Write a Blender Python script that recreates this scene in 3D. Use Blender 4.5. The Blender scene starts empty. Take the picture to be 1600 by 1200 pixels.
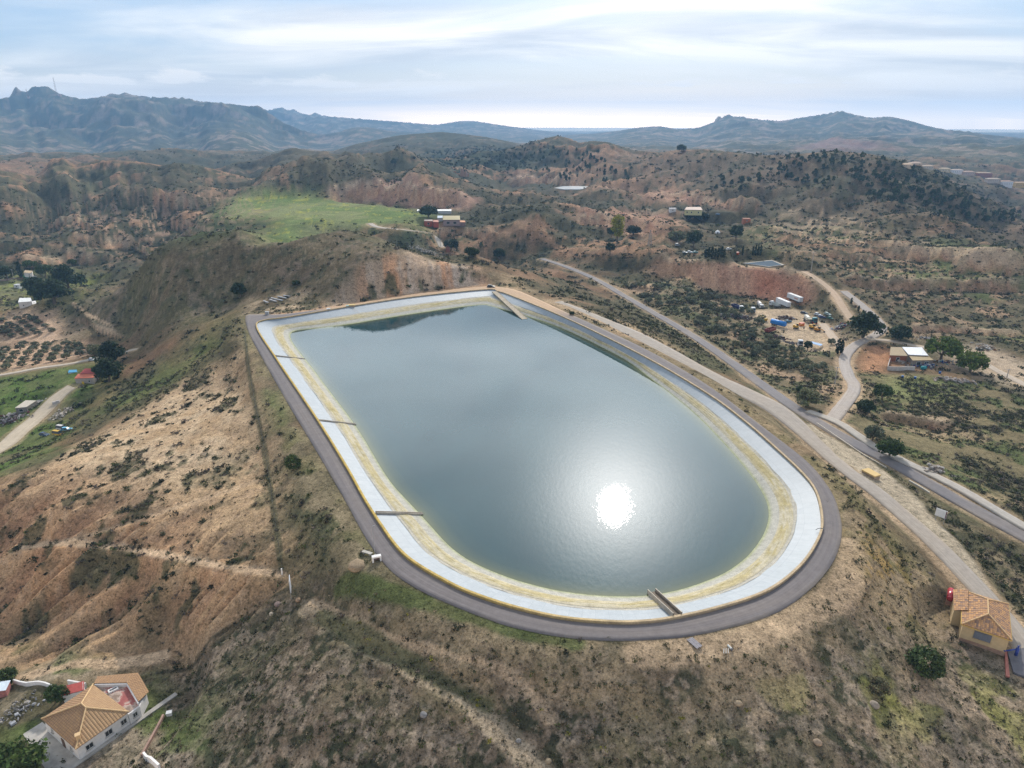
NAZ, RSTEP, LSTEP = 1250, .085, .007
SUN_E, SUN_ANG = 3.4, 1.3
SKY_SEED = 47.0
SKY_COV = [(.41, 0), (.55, 1)]
SKY_GAIN = .1
GLOW = (9.5, 1.7)
HAZE = 1.02e-4
HAZE_COL = (.27, .52, .86, 1)
EXPO = 0.2
WROUGH, WBUMP = .06, .09
import bpy, bmesh, math, random
import numpy as np
random.seed(7)
RNG = np.random.default_rng(11)
SC = bpy.context.scene
COL = SC.collection
# ------------------------------------------------------------------ camera numbers
HC = 85.0
FPX = 1067.0
PITCH = math.atan((600 - 187) / FPX)
CP, SP = math.cos(PITCH), math.sin(PITCH)

def ray(px, py):
    a = (np.asarray(px, float) - 800) / FPX
    b = (600 - np.asarray(py, float)) / FPX
    return a, CP + b * SP, b * CP - SP          # x, y(forward), z for unit depth

def P(px, py, z=0.0):
    """world point seen at a photo pixel, at height z"""
    x, y, w = ray(px, py)
    d = (z - HC) / w
    return np.array([x * d, y * d, z])

def PD(px, py, d):
    x, y, w = ray(px, py)
    return np.array([x * d, y * d, HC + w * d])

def catmull(pts, n=12, closed=False):
    pts = [np.asarray(p, float) for p in pts]
    out = []
    m = len(pts)
    rng = range(m) if closed else range(m - 1)
    for i in rng:
        if closed:
            a, b, c, d = pts[(i - 1) % m], pts[i], pts[(i + 1) % m], pts[(i + 2) % m]
        else:
            a, b, c, d = pts[max(i - 1, 0)], pts[i], pts[i + 1], pts[min(i + 2, m - 1)]
        for k in range(n):
            t = k / n
            out.append(0.5 * ((2 * b) + (c - a) * t + (2 * a - 5 * b + 4 * c - d) * t * t + (3 * b - a - 3 * c + d) * t ** 3))
    if not closed:
        out.append(pts[-1])
    return np.array(out)

def resample(line, step, closed=False):
    L = np.asarray(line, float)
    if closed:
        L = np.vstack([L, L[:1]])
    s = np.r_[0, np.cumsum(np.linalg.norm(np.diff(L, axis=0), axis=1))]
    n = max(2, int(s[-1] / step) + 1)
    t = np.linspace(0, s[-1], n + (1 if closed else 0))
    if closed:
        t = t[:-1]
    return np.stack([np.interp(t, s, L[:, k]) for k in range(L.shape[1])], 1)

# ------------------------------------------------------------------ noise
def _h(ix, iy, seed):
    n = (ix.astype(np.int64) * 374761393 + iy.astype(np.int64) * 668265263 + seed * 974711) & 0xffffffff
    n = ((n ^ (n >> 13)) * 1274126177) & 0xffffffff
    n = (n ^ (n >> 16)) & 0xffffff
    return (n / float(0xffffff)).astype(np.float32)

def vnoise(x, y, seed=0):
    fx, fy = np.floor(x), np.floor(y)
    ix, iy = fx.astype(np.int64), fy.astype(np.int64)
    u, v = (x - fx).astype(np.float32), (y - fy).astype(np.float32)
    u = u * u * u * (u * (u * 6 - 15) + 10); v = v * v * v * (v * (v * 6 - 15) + 10)
    a, b = _h(ix, iy, seed), _h(ix + 1, iy, seed)
    c, d = _h(ix, iy + 1, seed), _h(ix + 1, iy + 1, seed)
    return (a + (b - a) * u) * (1 - v) + (c + (d - c) * u) * v

def fbm(x, y, wl, octv=4, seed=0, gain=0.5):
    s = 0; a = 1; t = 0
    for k in range(octv):
        c, sn = math.cos(0.6 * k), math.sin(0.6 * k)
        s = s + a * vnoise((x * c - y * sn) / wl + 13.7 * k, (x * sn + y * c) / wl - 7.3 * k, seed + 17 * k)
        t += a; a *= gain; wl *= 0.5
    return s / t

def ridged(x, y, wl, octv=4, seed=0, gain=0.5):
    s = 0; a = 1; t = 0
    for k in range(octv):
        c, sn = math.cos(0.7 * k + .3), math.sin(0.7 * k + .3)
        n = vnoise((x * c - y * sn) / wl + 3.7 * k, (x * sn + y * c) / wl - 9.3 * k, seed + 31 * k)
        s = s + a * (1 - np.abs(2 * n - 1)); t += a; a *= gain; wl *= 0.5
    return s / t

def sstep(a, b, x):
    t = np.clip((x - a) / (b - a), 0, 1)
    return t * t * (3 - 2 * t)

def inpoly(x, y, poly):
    poly = np.asarray(poly)[:, :2]
    res = np.zeros(x.shape, bool)
    j = len(poly) - 1
    for i in range(len(poly)):
        xi, yi = poly[i]; xj, yj = poly[j]
        if yi != yj:
            c = ((yi > y) != (yj > y)) & (x < (xj - xi) * (y - yi) / (yj - yi) + xi)
            res ^= c
        j = i
    return res

def distline(x, y, line, maxd, closed=False):
    """distance from points to polyline (xy[z]) and the line's z at the nearest place; points beyond maxd of the bbox get inf"""
    L = np.asarray(line, float)
    if closed:
        L = np.vstack([L, L[:1]])
    D = np.full(x.shape, np.inf); Z = np.zeros(x.shape)
    lo, hi = L[:, :2].min(0) - maxd, L[:, :2].max(0) + maxd
    m = (x > lo[0]) & (x < hi[0]) & (y > lo[1]) & (y < hi[1])
    idx = np.nonzero(m.ravel())[0]
    if len(idx) == 0:
        return D, Z
    xs, ys = x.ravel()[idx], y.ravel()[idx]
    bd = np.full(len(idx), np.inf); bz = np.zeros(len(idx))
    CH = 24
    for k in range(0, len(L) - 1, CH):                 # chunks of segments with their own box
        seg = L[k:k + CH + 1]
        lo, hi = seg[:, :2].min(0) - maxd, seg[:, :2].max(0) + maxd
        q = np.nonzero((xs > lo[0]) & (xs < hi[0]) & (ys > lo[1]) & (ys < hi[1]))[0]
        if len(q) == 0:
            continue
        xq, yq, b, z = xs[q], ys[q], bd[q], bz[q]
        for i in range(len(seg) - 1):
            ax, ay = seg[i, :2]; dx, dy = seg[i + 1, :2] - seg[i, :2]
            l2 = dx * dx + dy * dy
            if l2 < 1e-9:
                continue
            t = np.clip(((xq - ax) * dx + (yq - ay) * dy) / l2, 0, 1)
            d = np.hypot(xq - ax - t * dx, yq - ay - t * dy)
            w = d < b
            b[w] = d[w]
            if L.shape[1] > 2:
                z[w] = seg[i, 2] + t[w] * (seg[i + 1, 2] - seg[i, 2])
        bd[q] = b; bz[q] = z
    D.ravel()[idx] = bd; Z.ravel()[idx] = bz
    return D, Z
# ------------------------------------------------------------------ reservoir outlines (photo pixels -> plan)
CREST_PX = [(401,511),(431,559),(497,657),(542,730),(570,780),(597,822),(622,856),(650,880),(700,909),(737,926),(800,947),(875,964),(950,971),(1000,971),
            (1050,965),(1125,948),(1200,922),(1250,884),(1277,845),(1285,815),(1277,772),(1257,742),(1215,702),(1162,656),(1100,611),(1000,553),(885,497),(800,462),
            (778,455),(760,452),(650,463),(550,478),(450,495),(412,500)]
OUTER_PX = [(384,494),(389,520),(412,563),(450,630),(480,680),(505,722),(537,777),(570,837),(607,887),(650,918),(700,942),(750,962),(800,979),(875,994),(950,1000),(1025,998),
            (1100,989),(1200,962),(1260,925),(1300,880),(1315,835),(1310,795),(1295,762),(1262,722),(1200,673),(1100,598),(1000,541),(885,488),(812,455),
            (775,448),(750,448),(650,459),(550,475),(450,490),(400,491)]
WATER_PX = [(452,521),(490,580),(550,660),(575,700),(612,760),(655,803),(700,857),(750,888),(800,907),(850,922),(925,933),(1000,935),(1050,928),(1135,899),(1180,862),(1200,830),(1206,800),
            (1195,770),(1170,735),(1130,690),(1080,640),(1000,578),(975,560),(870,509),(775,480),(752,476),(700,482),(600,497),(520,511)]
CREST = resample(catmull([P(x, y, 0.45) for x, y in CREST_PX], 8, True), 2.0, True)
OUTER = resample(catmull([P(x, y, 0.0) for x, y in OUTER_PX], 8, True), 2.0, True)
WLEV = -3.4
WATER = resample(catmull([P(x, y, WLEV) for x, y in WATER_PX], 8, True), 2.0, True)

# ------------------------------------------------------------------ roads and tracks: (px, py, z), width
def road3(pts, step=3.0):
    return resample(catmull([P(*p) for p in pts], 8), step)
ROADS = {
 'ramp_road':    (road3([(868,472,-.6),(930,497,-2),(1000,527,-4),(1100,583,-6.5),(1160,612,-8),(1205,634,-8.7),(1240,660,-9.2),(1272,690,-9.6),(1313,727,-10),(1371,770,-10.5),(1412,805,-11),(1455,843,-11.6),(1504,893,-12.3),(1560,955,-13),(1600,1010,-13.3),(1640,1080,-13.6)]), 5.5),
 'country_road': (road3([(846,404,-28),(885,417,-28),(930,436,-28),(975,462,-27),(1020,488,-26),(1060,511,-25),(1100,536,-22.5),(1150,571,-20),(1195,604,-17.5),(1250,642,-14.5),(1320,684,-14),(1400,726,-14),(1500,783,-15),(1600,838,-16),(1720,905,-18)]), 5.2),
 'concrete_path':(road3([(1262,642,-14.2),(1310,660,-13.8),(1362,694,-13.7),(1410,719,-13.7),(1500,763,-14.5),(1600,822,-15.5),(1720,888,-17.5)]), 3.2),
 'side_road':    (road3([(1300,655,-14),(1322,628,-17),(1335,605,-19),(1325,585,-21),(1320,560,-23),(1335,540,-23.5),(1365,525,-23.5),(1378,510,-23),(1350,480,-20),(1318,455,-17)]), 5.0),
 'yard_track':   (road3([(1316,545,-24),(1300,525,-26),(1285,505,-27)]), 5.0),
 'upper_track':  (road3([(1330,500,-23),(1320,485,-21),(1300,455,-17),(1270,432,-13),(1255,424,-12)]), 4.5),
 'compound_track':(road3([(1355,530,-23.3),(1390,532,-23.5),(1440,542,-24),(1500,548,-24),(1560,580,-24),(1610,605,-24)]), 4.0),
 'farm_road':    (road3([(578,349,-6),(592,355,-7),(640,360,-9),(672,364,-14),(683,374,-20),(690,386,-24)]), 5.0),
 'valley_road':  (road3([(-80,596,-42),(0,586,-42),(60,575,-41),(110,568,-39),(160,557,-37),(215,545,-34)]), 3.2),
 'dirt_lane':    (road3([(-90,745,-44),(0,700,-43),(30,675,-42),(60,650,-41),(90,620,-37.5),(112,604,-35)]), 7.0),
}
DIRT = {   # narrow footpaths, drawn in the earth (colour + little bench), not as meshes
 'path_a': (road3([(25,856,-27),(110,848,-21),(160,853,-19),(230,862,-16),(330,880,-12),(440,897,-9)]), 2.2),
 'path_b': (road3([(125,842,-20.5),(230,808,-14),(330,775,-9.5),(400,752,-7)]), 1.6),
 'path_c': (road3([(480,955,-9.5),(560,1000,-7.5),(640,1045,-5.5),(720,1095,-6),(790,1150,-7.5),(850,1215,-9.2)]), 3.0),
 'path_d': (road3([(490,940,-8),(580,990,-5.2),(700,1030,-4.2),(800,1065,-4.4),(860,1120,-5.6)]), 1.6),
 'path_e': (road3([(25,1060,-30),(110,1040,-27.5),(180,1028,-25),(250,1005,-22.5)]), 3.0),
 'hill_path': (road3([(112,465,-33),(125,475,-33),(140,490,-33),(175,503,-32)]), 1.5),
 'ring_verge': (road3([(1330,860,-1.6),(1320,920,-1.6),(1240,975,-1.5),(1140,1012,-1.3),(1000,1030,-1.6)]), 5.0),
}
# ------------------------------------------------------------------ height control points
CPT = []
def z_(*pts):
    for px, py, z in pts:
        CPT.append(P(px, py, z))
def d_(*pts):
    for px, py, d in pts:
        CPT.append(PD(px, py, d))
def h_(*pts):                                   # hidden ground: pixel column, range, height
    for px, r, z in pts:
        a = math.atan2((px - 800) / FPX, CP); CPT.append(np.array([r * math.sin(a), r * math.cos(a), z]))
z_((-300,1500,-38),(200,1500,-30),(600,1500,-22),(1000,1500,-18),(1500,1500,-22),(2000,1500,-30))
z_((-300,1200,-34),(0,1200,-29.5),(145,1150,-27.5),(300,1190,-20),(450,1200,-14),(600,1200,-11),(800,1200,-9),(1000,1200,-8),(1200,1200,-8),(1400,1200,-10.5),(1600,1200,-15),(1900,1200,-22))
z_((0,1100,-30),(60,1050,-29),(230,1060,-24),(300,1050,-20),(400,1100,-14.5),(500,1080,-9.5),(650,1060,-6),(800,1080,-5),(1000,1090,-4.5),(1200,1100,-5),(1400,1100,-9.5),(1500,1080,-12.5),(1600,1120,-14.5))
z_((0,1000,-33),(100,1000,-29),(200,1010,-25),(250,1030,-23),(350,970,-16),(445,920,-9),(460,960,-10),(520,920,-6),(560,870,-1.5),(600,950,-3.5),(700,980,-2.5),(800,1010,-2),(1000,1030,-1.6),(1200,1000,-1.5),(1300,950,-1.5),(1400,950,-7),(1350,850,-3),(1420,900,-8),(1450,1000,-11.5))
z_((100,850,-21),(0,850,-28),(250,870,-15),(430,900,-9),(0,900,-31),(0,950,-33),(100,920,-26),(200,930,-22),(300,900,-14.5),(350,780,-8),(200,800,-14),(100,800,-18),(0,780,-22),(300,700,-9),(200,720,-13),(100,720,-18),(60,735,-21),(0,745,-25),(-100,770,-33))
z_((0,690,-43),(110,690,-30),(130,650,-33),(200,650,-22),(200,600,-30),(300,600,-14),(380,600,-8),(400,700,-6),(420,800,-5.5),(300,530,-22),(250,560,-25),(360,530,-10),(380,480,-4),(330,500,-18),(170,560,-36),(170,590,-35))
z_((0,600,-42),(60,650,-41),(0,650,-43),(0,560,-45),(80,540,-45),(100,500,-44),(0,500,-45),(50,470,-42),(130,510,-42),(200,525,-37),(0,440,-42),(100,430,-40),(140,455,-40))
z_((450,345,26),(400,350,23),(350,365,17),(500,355,24),(560,362,21),(600,378,18),(270,392,3),(200,430,-14),(150,460,-30),(110,487,-41),(450,400,14),(400,430,3),(300,440,-4),(200,480,-28),(300,480,-16),(450,450,2),(250,510,-28),(500,440,6),(550,420,13))
z_((640,393,18),(620,430,9),(700,410,13),(700,452,0.5),(760,440,2),(800,440,0),(800,425,-2),(700,395,14),(660,385,16),(720,390,10),(780,415,3),(560,450,5),(600,455,3))
z_((900,465,-8),(850,430,-12),(950,480,-10),(1000,500,-12),(1050,530,-12))
h_((450,530,-15),(350,540,-25),(250,550,-35),(560,510,-15),(640,480,-14),(200,560,-38))
z_((280,380,-34),(330,340,-5),(300,365,-22))
z_((200,400,-38),(100,400,-40),(30,410,-38),(0,380,-30),(140,390,-35),(60,375,-28),(30,292,7),(80,310,-8),(0,330,-15),(80,350,-25),(130,340,-22),(160,300,0),(200,330,-15),(230,370,-30),(210,285,8),(165,277,10),(280,330,-18),(310,300,-2),(330,290,-2))
z_((100,257,15),(180,251,20),(250,260,14),(300,258,15),(360,272,8))
h_((-100,1500,-30),(60,1480,-30),(200,1480,-30),(330,1400,-30))
z_((50,250,0),(210,238,5),(280,245,0))
d_((-250,170,4300),(-120,160,4300),(0,156,4300),(60,150,4400),(90,146,4400),(130,153,4400),(190,149,4500),(280,152,4500),(340,162,4300),(400,166,4200),(430,180,4200),(470,207,4000),(520,222,3700))
d_((0,200,3300),(150,195,3400),(300,200,3300),(400,215,3200),(250,225,2800),(100,225,2700),(0,242,2300),(430,240,2600),(350,246,2200),(-200,205,3300),(-200,240,2300))
h_((-250,5800,20),(-100,5800,20),(50,5800,20),(200,5800,20),(350,5800,20),(470,5600,0))
d_((440,172,7200),(540,184,7000),(620,190,7200),(680,195,7200),(720,189,7000),(780,195,7000),(860,206,6800),(900,212,6500))
h_((440,8800,-30),(600,8800,-40),(750,8800,-40),(900,8800,-45),(1000,8000,-45),(1200,8000,-45),(1400,8000,-45),(1600,8000,-45),(1800,8000,-45),(200,9000,-30),(-200,9000,-30))
h_((-250,20000,-45),(200,20000,-45),(600,20000,-45),(1000,20000,-45),(1400,20000,-45),(1850,20000,-45),(800,12000,-45),(1300,12000,-45),(300,12000,-45))
d_((500,211,5200),(600,213,5200),(700,213,5200),(850,221,5000),(560,201,4700),(520,208,4700))
d_((690,206,2200),(620,213,2200),(560,225,2100),(750,215,2200),(810,224,2100))
h_((560,3000,-40),(690,3000,-40),(800,3000,-40),(900,3000,-40))
d_((460,232,1400),(400,250,1350),(520,243,1350),(380,265,1250),(430,262,1200))
h_((460,1750,-25),(400,1750,-25),(520,1750,-25))
d_((510,250,950),(560,262,880),(600,270,850),(640,283,830),(480,262,960),(430,285,930),(400,296,900),(600,241,1150),(650,243,1150),(690,262,1080))
h_((650,1500,-10),(720,1650,-10),(740,1450,15))
z_((480,308,-5),(560,312,-5),(640,320,-5),(720,325,-6),(700,305,4),(740,310,-3))
z_((400,310,-5),(400,340,-5),(500,330,-5),(600,335,-5),(640,350,-8),(550,350,-6),(450,320,-5))
z_((690,340,-8),(720,352,-12),(680,372,-22),(720,385,-25),(760,395,-28),(830,400,-29),(800,380,-20),(760,370,-16))
z_((830,322,5),(770,345,-8),(900,345,-8),(870,370,-16),(940,385,-20))
h_((830,850,-12))
z_((800,290,-10),(740,290,-8),(760,275,-5),(895,293,-10),(880,310,-10),(945,297,0),(945,330,-14),(1000,320,-10),(1040,345,-12),(1000,360,-16),(960,375,-20))
d_((780,237,1500),(830,222,1500),(870,212,1500),(900,220,1400),(940,222,1250),(990,235,1200),(1050,233,1150),(1090,232,1100),(1150,238,1050),(1200,243,1000),(1250,240,930),(1310,237,900),(1360,240,880),(1420,252,850),(1480,268,820),(1540,285,790),(1600,302,770),(1700,330,740),(1800,350,720))
d_((870,262,1200),(800,270,1200),(950,270,1080),(1050,280,950),(1150,290,850),(1000,295,930),(1250,290,780),(1350,300,740),(1450,320,690),(1550,350,620),(1650,380,600))
z_((1150,330,-8),(1200,350,-12),(1300,360,-12)); d_((1250,330,700))
h_((870,1900,0),(960,1600,0),(1060,1500,-5),(1160,1450,-8),(1270,1250,0),(1350,1150,5))
d_((1450,256,1250),(1500,262,1150),(1560,272,1080),(1600,283,1000),(1700,310,950),(1550,246,1700),(1450,241,1900),(1300,236,1900))
d_((1250,228,2500),(1330,217,2700),(1400,222,2600),(1200,240,2200),(1550,225,2400),(1600,232,2000),(1600,215,2800),(1750,225,2600))
d_((920,212,6000),(960,205,5500),(1000,200,5300),(1040,196,5200),(1080,199,5000),(1110,194,4850),(1121,184,4800),(1132,180,4800),(1160,183,4700),(1220,189,4600),(1260,182,4500),(1310,174,4500),(1345,184,4400),(1400,185,4300),(1440,193,4200),(1480,203,4000),(1550,210,3500))
d_((1000,220,3800),(1100,213,3600),(1200,211,3500),(1300,203,3600),(1400,208,3300),(1050,232,2600),(950,232,2400))
h_((960,6800,-35),(1120,6300,-35),(1300,6000,-35),(1450,5500,-35),(1600,5000,-35))
z_((1000,440,-26),(1050,470,-26),(1150,490,-27),(1100,500,-25),(1230,510,-28),(1200,550,-25),(1250,590,-21),(1290,630,-15.5),(1200,455,-27),(1270,480,-27),(1260,450,-18),(1180,415,-12),(1230,420,-12),(1100,420,-16),(1020,395,-16),(1050,430,-25),(1100,400,-13),(1150,390,-12),(950,410,-22),(1100,360,-12),(1020,370,-16))
z_((1320,560,-23),(1330,510,-24),(1380,520,-23),(1300,450,-16),(1350,440,-18),(1450,440,-20),(1600,440,-20),(1450,480,-24),(1600,490,-25),(1500,520,-25),(1600,540,-25),(1430,560,-24),(1550,580,-24),(1350,620,-20),(1450,620,-21),(1420,660,-22),(1500,700,-20),(1600,760,-21),(1600,650,-23),(1500,640,-22),(1800,700,-24),(1800,500,-26),(1800,900,-20),(1900,1000,-25))
z_((1400,380,-8),(1500,400,-8),(1600,420,-12))
z_((-200,600,-44),(-200,500,-46),(-200,400,-40),(-200,800,-36),(-200,950,-38),(-300,1100,-38)); d_((-200,265,1100),(-200,300,850))
for q in OUTER[::9]:
    CPT.append(np.array([q[0], q[1], -0.4]))
for L, w in list(ROADS.values()) + list(DIRT.values()):
    for q in L[::8]:
        CPT.append(q)
CPT = np.array(CPT)
_rng = np.hypot(CPT[:, 0], CPT[:, 1])
_uv = np.stack([np.arctan2(CPT[:, 0], CPT[:, 1]), np.log(_rng)], 1)
def _ker(d2):
    return np.sqrt(d2 + 0.0016)
_A = _ker(((_uv[:, None] - _uv[None]) ** 2).sum(-1))
_n = len(_uv)
_zz = CPT[:, 2]
_M = np.block([[_A - 0.004 * np.eye(_n), np.ones((_n, 1))], [np.ones((1, _n)), np.zeros((1, 1))]])
_W = np.linalg.solve(_M, np.r_[_zz, 0])

# ------------------------------------------------------------------ the polar grid
AZ = np.radians(np.linspace(-54, 54, NAZ))
_phi = np.radians(np.arange(74, 4.4, -RSTEP))
_r1 = (HC + 8) / np.tan(_phi)
_r2 = np.exp(np.arange(math.log(_r1[-1]) + LSTEP, math.log(12500), LSTEP))
RR = np.r_[_r1, _r2]
LR = np.log(RR)
# coarse evaluation then bilinear upsample
_ca = np.linspace(AZ[0], AZ[-1], 330); _cl = np.linspace(LR[0], LR[-1], 480)
_G = np.zeros((len(_cl), len(_ca)))
for i, l in enumerate(_cl):
    d2 = (_ca[:, None] - _uv[None, :, 0]) ** 2 + (l - _uv[None, :, 1]) ** 2
    _G[i] = _ker(d2) @ _W[:-1] + _W[-1]
def _upsample(G, l, a):
    fi = np.clip((l - _cl[0]) / (_cl[1] - _cl[0]), 0, len(_cl) - 1.001); fj = np.clip((a - _ca[0]) / (_ca[1] - _ca[0]), 0, len(_ca) - 1.001)
    i = fi.astype(int); j = fj.astype(int); u = (fi - i)[:, None]; v = (fj - j)[None]
    g = lambda p, q: G[np.ix_(p, q)]
    return (g(i, j) * (1 - v) + g(i, j + 1) * v) * (1 - u) + (g(i + 1, j) * (1 - v) + g(i + 1, j + 1) * v) * u
ZG = _upsample(_G, LR, AZ)
X = RR[:, None] * np.sin(AZ)[None]; Y = RR[:, None] * np.cos(AZ)[None]
R2 = np.broadcast_to(RR[:, None], X.shape)
ZBASE = ZG.copy()

def _idx(x, y):
    r = np.hypot(x, y); a = np.arctan2(x, y)
    fi = np.interp(np.log(np.maximum(r, 1)), LR, np.arange(len(LR))); fj = np.interp(a, AZ, np.arange(len(AZ)))
    return fi, fj
def height(x, y, G=None):
    G = ZG if G is None else G
    x, y = np.asarray(x, float), np.asarray(y, float)
    fi, fj = _idx(x, y)
    i = np.minimum(fi.astype(int), G.shape[0] - 2); j = np.minimum(fj.astype(int), G.shape[1] - 2)
    u, v = fi - i, fj - j
    return (G[i, j] * (1 - v) + G[i, j + 1] * v) * (1 - u) + (G[i + 1, j] * (1 - v) + G[i + 1, j + 1] * v) * u

def hit(px, py):
    """ground point seen at a photo pixel"""
    x, y, w = ray(px, py)
    h = math.hypot(x, y); a = math.atan2(x, y); s = w / h
    fj = np.interp(a, AZ, np.arange(len(AZ))); j = min(int(fj), len(AZ) - 2); v = fj - j
    prof = ZG[:, j] * (1 - v) + ZG[:, j + 1] * v
    e = prof - (HC + s * RR)
    k = np.nonzero(e > 0)[0]
    if len(k) == 0:
        r = RR[-1]; i = len(RR) - 1
    else:
        i = max(k[0], 1); t = -e[i - 1] / (e[i] - e[i - 1]); r = RR[i - 1] + t * (RR[i] - RR[i - 1])
    return np.array([r * math.sin(a), r * math.cos(a), HC + s * r])

def zone(poly_px):
    """plan polygon of the ground seen inside an outline in the photo"""
    out = []
    m = len(poly_px)
    for i in range(m):
        a, b = poly_px[i], poly_px[(i + 1) % m]
        n = max(1, int(math.hypot(b[0] - a[0], b[1] - a[1]) / 25))
        for k in range(n):
            out.append(hit(a[0] + (b[0] - a[0]) * k / n, a[1] + (b[1] - a[1]) * k / n)[:2])
    return np.array(out)
# ------------------------------------------------------------------ relief
def soft(poly_px, feather=0.02, wob=1.0, seed=3):
    pl = zone(poly_px)
    r = np.hypot(pl[:, 0], pl[:, 1]).mean()
    mg = r * (feather * 2 + .05 * wob)
    lo, hi = pl.min(0) - mg, pl.max(0) + mg
    idx = np.nonzero(((X > lo[0]) & (X < hi[0]) & (Y > lo[1]) & (Y < hi[1])).ravel())[0]
    out = np.zeros(X.size)
    x, y = X.ravel()[idx], Y.ravel()[idx]
    wx = (fbm(x, y, r * .05, 3, seed) - .5) * r * .05 * wob; wy = (fbm(x, y, r * .05, 3, seed + 5) - .5) * r * .05 * wob
    x, y = x + wx, y + wy
    ins = inpoly(x, y, pl)
    D, _ = distline(x, y, pl, r * feather * 2, True)
    D = np.clip(D / (r * feather), 0, 1)
    out[idx] = np.where(ins, 0.5 + 0.5 * D, 0.5 - 0.5 * D)
    return out.reshape(X.shape)

Dring, _ = distline(X, Y, OUTER, 60, True)
IN_OUT = inpoly(X, Y, OUTER)
Dring = np.where(IN_OUT, 0, np.where(np.isinf(Dring), 60, Dring))
IN_CR = inpoly(X, Y, CREST)
Dcr, _ = distline(X, Y, CREST, 30, True)
Dcr = np.where(np.isinf(Dcr), 30, Dcr)
ROADD = {}
Rmin = np.full(X.shape, 60.0)
for k, (L, w) in ROADS.items():
    D, Z = distline(X, Y, L, 30)
    ROADD[k] = (np.where(np.isinf(D), 60, D), Z)
    Rmin = np.minimum(Rmin, ROADD[k][0] - w / 2)
calm = sstep(1, 25, Dring) * sstep(0, 12, Rmin)

# zones that shape the land
MEADOW = soft([(372,306),(470,305),(560,312),(640,323),(672,338),(655,352),(600,352),(560,356),(470,352),(400,345),(335,341),(350,322)], .03, .5, 3)
ORCH = np.maximum(soft([(0,500),(30,488),(80,488),(125,520),(122,528),(60,538),(0,540)], .015, .4, 4), soft([(0,545),(60,533),(135,538),(142,555),(80,572),(0,584)], .015, .4, 5))
YARD = soft([(1165,487),(1200,484),(1240,482),(1275,488),(1300,505),(1322,540),(1305,547),(1260,548),(1225,530),(1200,512)], .015, .5, 6)
PAD = soft([(0,1020),(40,1015),(120,1035),(240,1040),(330,1120),(300,1200),(0,1200)], .03, .3, 7)
TERR = soft([(1160,345),(1300,352),(1450,385),(1600,395),(1650,420),(1650,520),(1420,520),(1380,470),(1300,430),(1215,395)], .06, .6, 8)
TERL = soft([(80,310),(200,300),(350,300),(380,340),(300,385),(200,395),(120,380),(70,345)], .08, .6, 9)
GULLY = soft([(-60,770),(60,840),(160,858),(300,870),(440,905),(400,950),(250,1010),(60,1010),(-60,1010)], .05, .5, 10)
GULLY2 = soft([(-60,750),(60,742),(240,800),(300,810),(200,840),(100,842),(-60,830)], .05, .5, 12)
CUTS = soft([(500,484),(530,462),(600,410),(640,388),(700,400),(740,412),(765,448),(700,455),(600,470),(520,488)], .02, .4, 13)
flat = np.clip(MEADOW + ORCH + YARD + .6 * PAD, 0, 1)
calm *= 1 - .95 * flat

hgt = np.clip(ZBASE + 46, 0, 400)
# far mountains: spurs and ravines
wf = sstep(1800, 3200, R2) * (1 - sstep(9000, 14000, R2))
xw = X + (fbm(X, Y, 700, 3, 90) - .5) * 500; yw = Y + (fbm(X, Y, 700, 3, 91) - .5) * 500
ZG = ZG + wf * np.minimum(hgt, 260) * .62 * (ridged(xw, yw, 900, 5, 20, .55) - .66)
ZG = ZG + wf * np.minimum(hgt, 200) * .55 * (ridged(xw, yw, 300, 3, 92, .6) - .6)
# hills in the middle distance
wm = sstep(480, 950, R2) * (1 - sstep(2600, 4200, R2)) * calm
xw = X + (fbm(X, Y, 120, 3, 93) - .5) * 90; yw = Y + (fbm(X, Y, 120, 3, 94) - .5) * 90
RID = ridged(xw, yw, 210, 5, 21, .55)
ZG = ZG + wm * (40 * (RID - .66) + 7 * (fbm(X, Y, 45, 3, 22) - .5))
wb = sstep(430, 600, R2) * (1 - sstep(1300, 1900, R2)) * calm
RID2 = ridged(X + (fbm(X, Y, 40, 3, 97) - .5) * 40, Y + (fbm(X, Y, 40, 3, 98) - .5) * 40, 85, 4, 99, .55)
ZG = ZG + wb * 15 * (RID2 - .64) + wb * 4.5 * (ridged(X, Y, 34, 3, 89, .6) - .6)
# keep the ridge lines where they are seen
def settle(rmin):
    global ZG
    pts = CPT[(_rng > rmin)]; uvp = np.stack([np.arctan2(pts[:, 0], pts[:, 1]), np.log(np.hypot(pts[:, 0], pts[:, 1]))], 1)
    res_ = height(pts[:, 0], pts[:, 1]) - pts[:, 2]
    G = np.zeros((len(_cl), len(_ca)))
    for i, l in enumerate(_cl):
        q = np.exp(-(((_ca[:, None] - uvp[None, :, 0]) / .028) ** 2 + ((l - uvp[None, :, 1]) / .035) ** 2))
        G[i] = (q @ res_) / (q.sum(1) + .25)
    ZG = ZG - _upsample(G, LR, AZ)
settle(600)
def fit_skyline(px_, r0, r1, sm=7, edge=.05):
    """lift or lower a range of hills so that its crest stands where the photo shows it; local roughness stays"""
    global ZG
    p = np.array(px_, float); x, y, w = ray(p[:, 0], p[:, 1]); az = np.arctan2(x, y); te = w / np.hypot(x, y)
    td = np.interp(AZ, az, te); i = (RR > r0) & (RR < r1)
    tc_ = ((ZG[i] - HC) / RR[i][:, None]).max(0)
    k = np.exp(-np.linspace(-2, 2, 2 * sm + 1) ** 2); k /= k.sum()
    d = np.convolve(np.pad(td - tc_, sm, 'edge'), k, 'valid')
    d = d * sstep(az[0] - edge, az[0] + .2 * edge, AZ) * (1 - sstep(az[-1] - .2 * edge, az[-1] + edge, AZ)); e = .12
    wr = sstep(r0 * (1 - e), r0 * (1 + e), RR) * (1 - sstep(r1, r1 * 1.25, RR))
    ZG = ZG + (d[None] * RR[:, None]) * wr[:, None]
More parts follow.
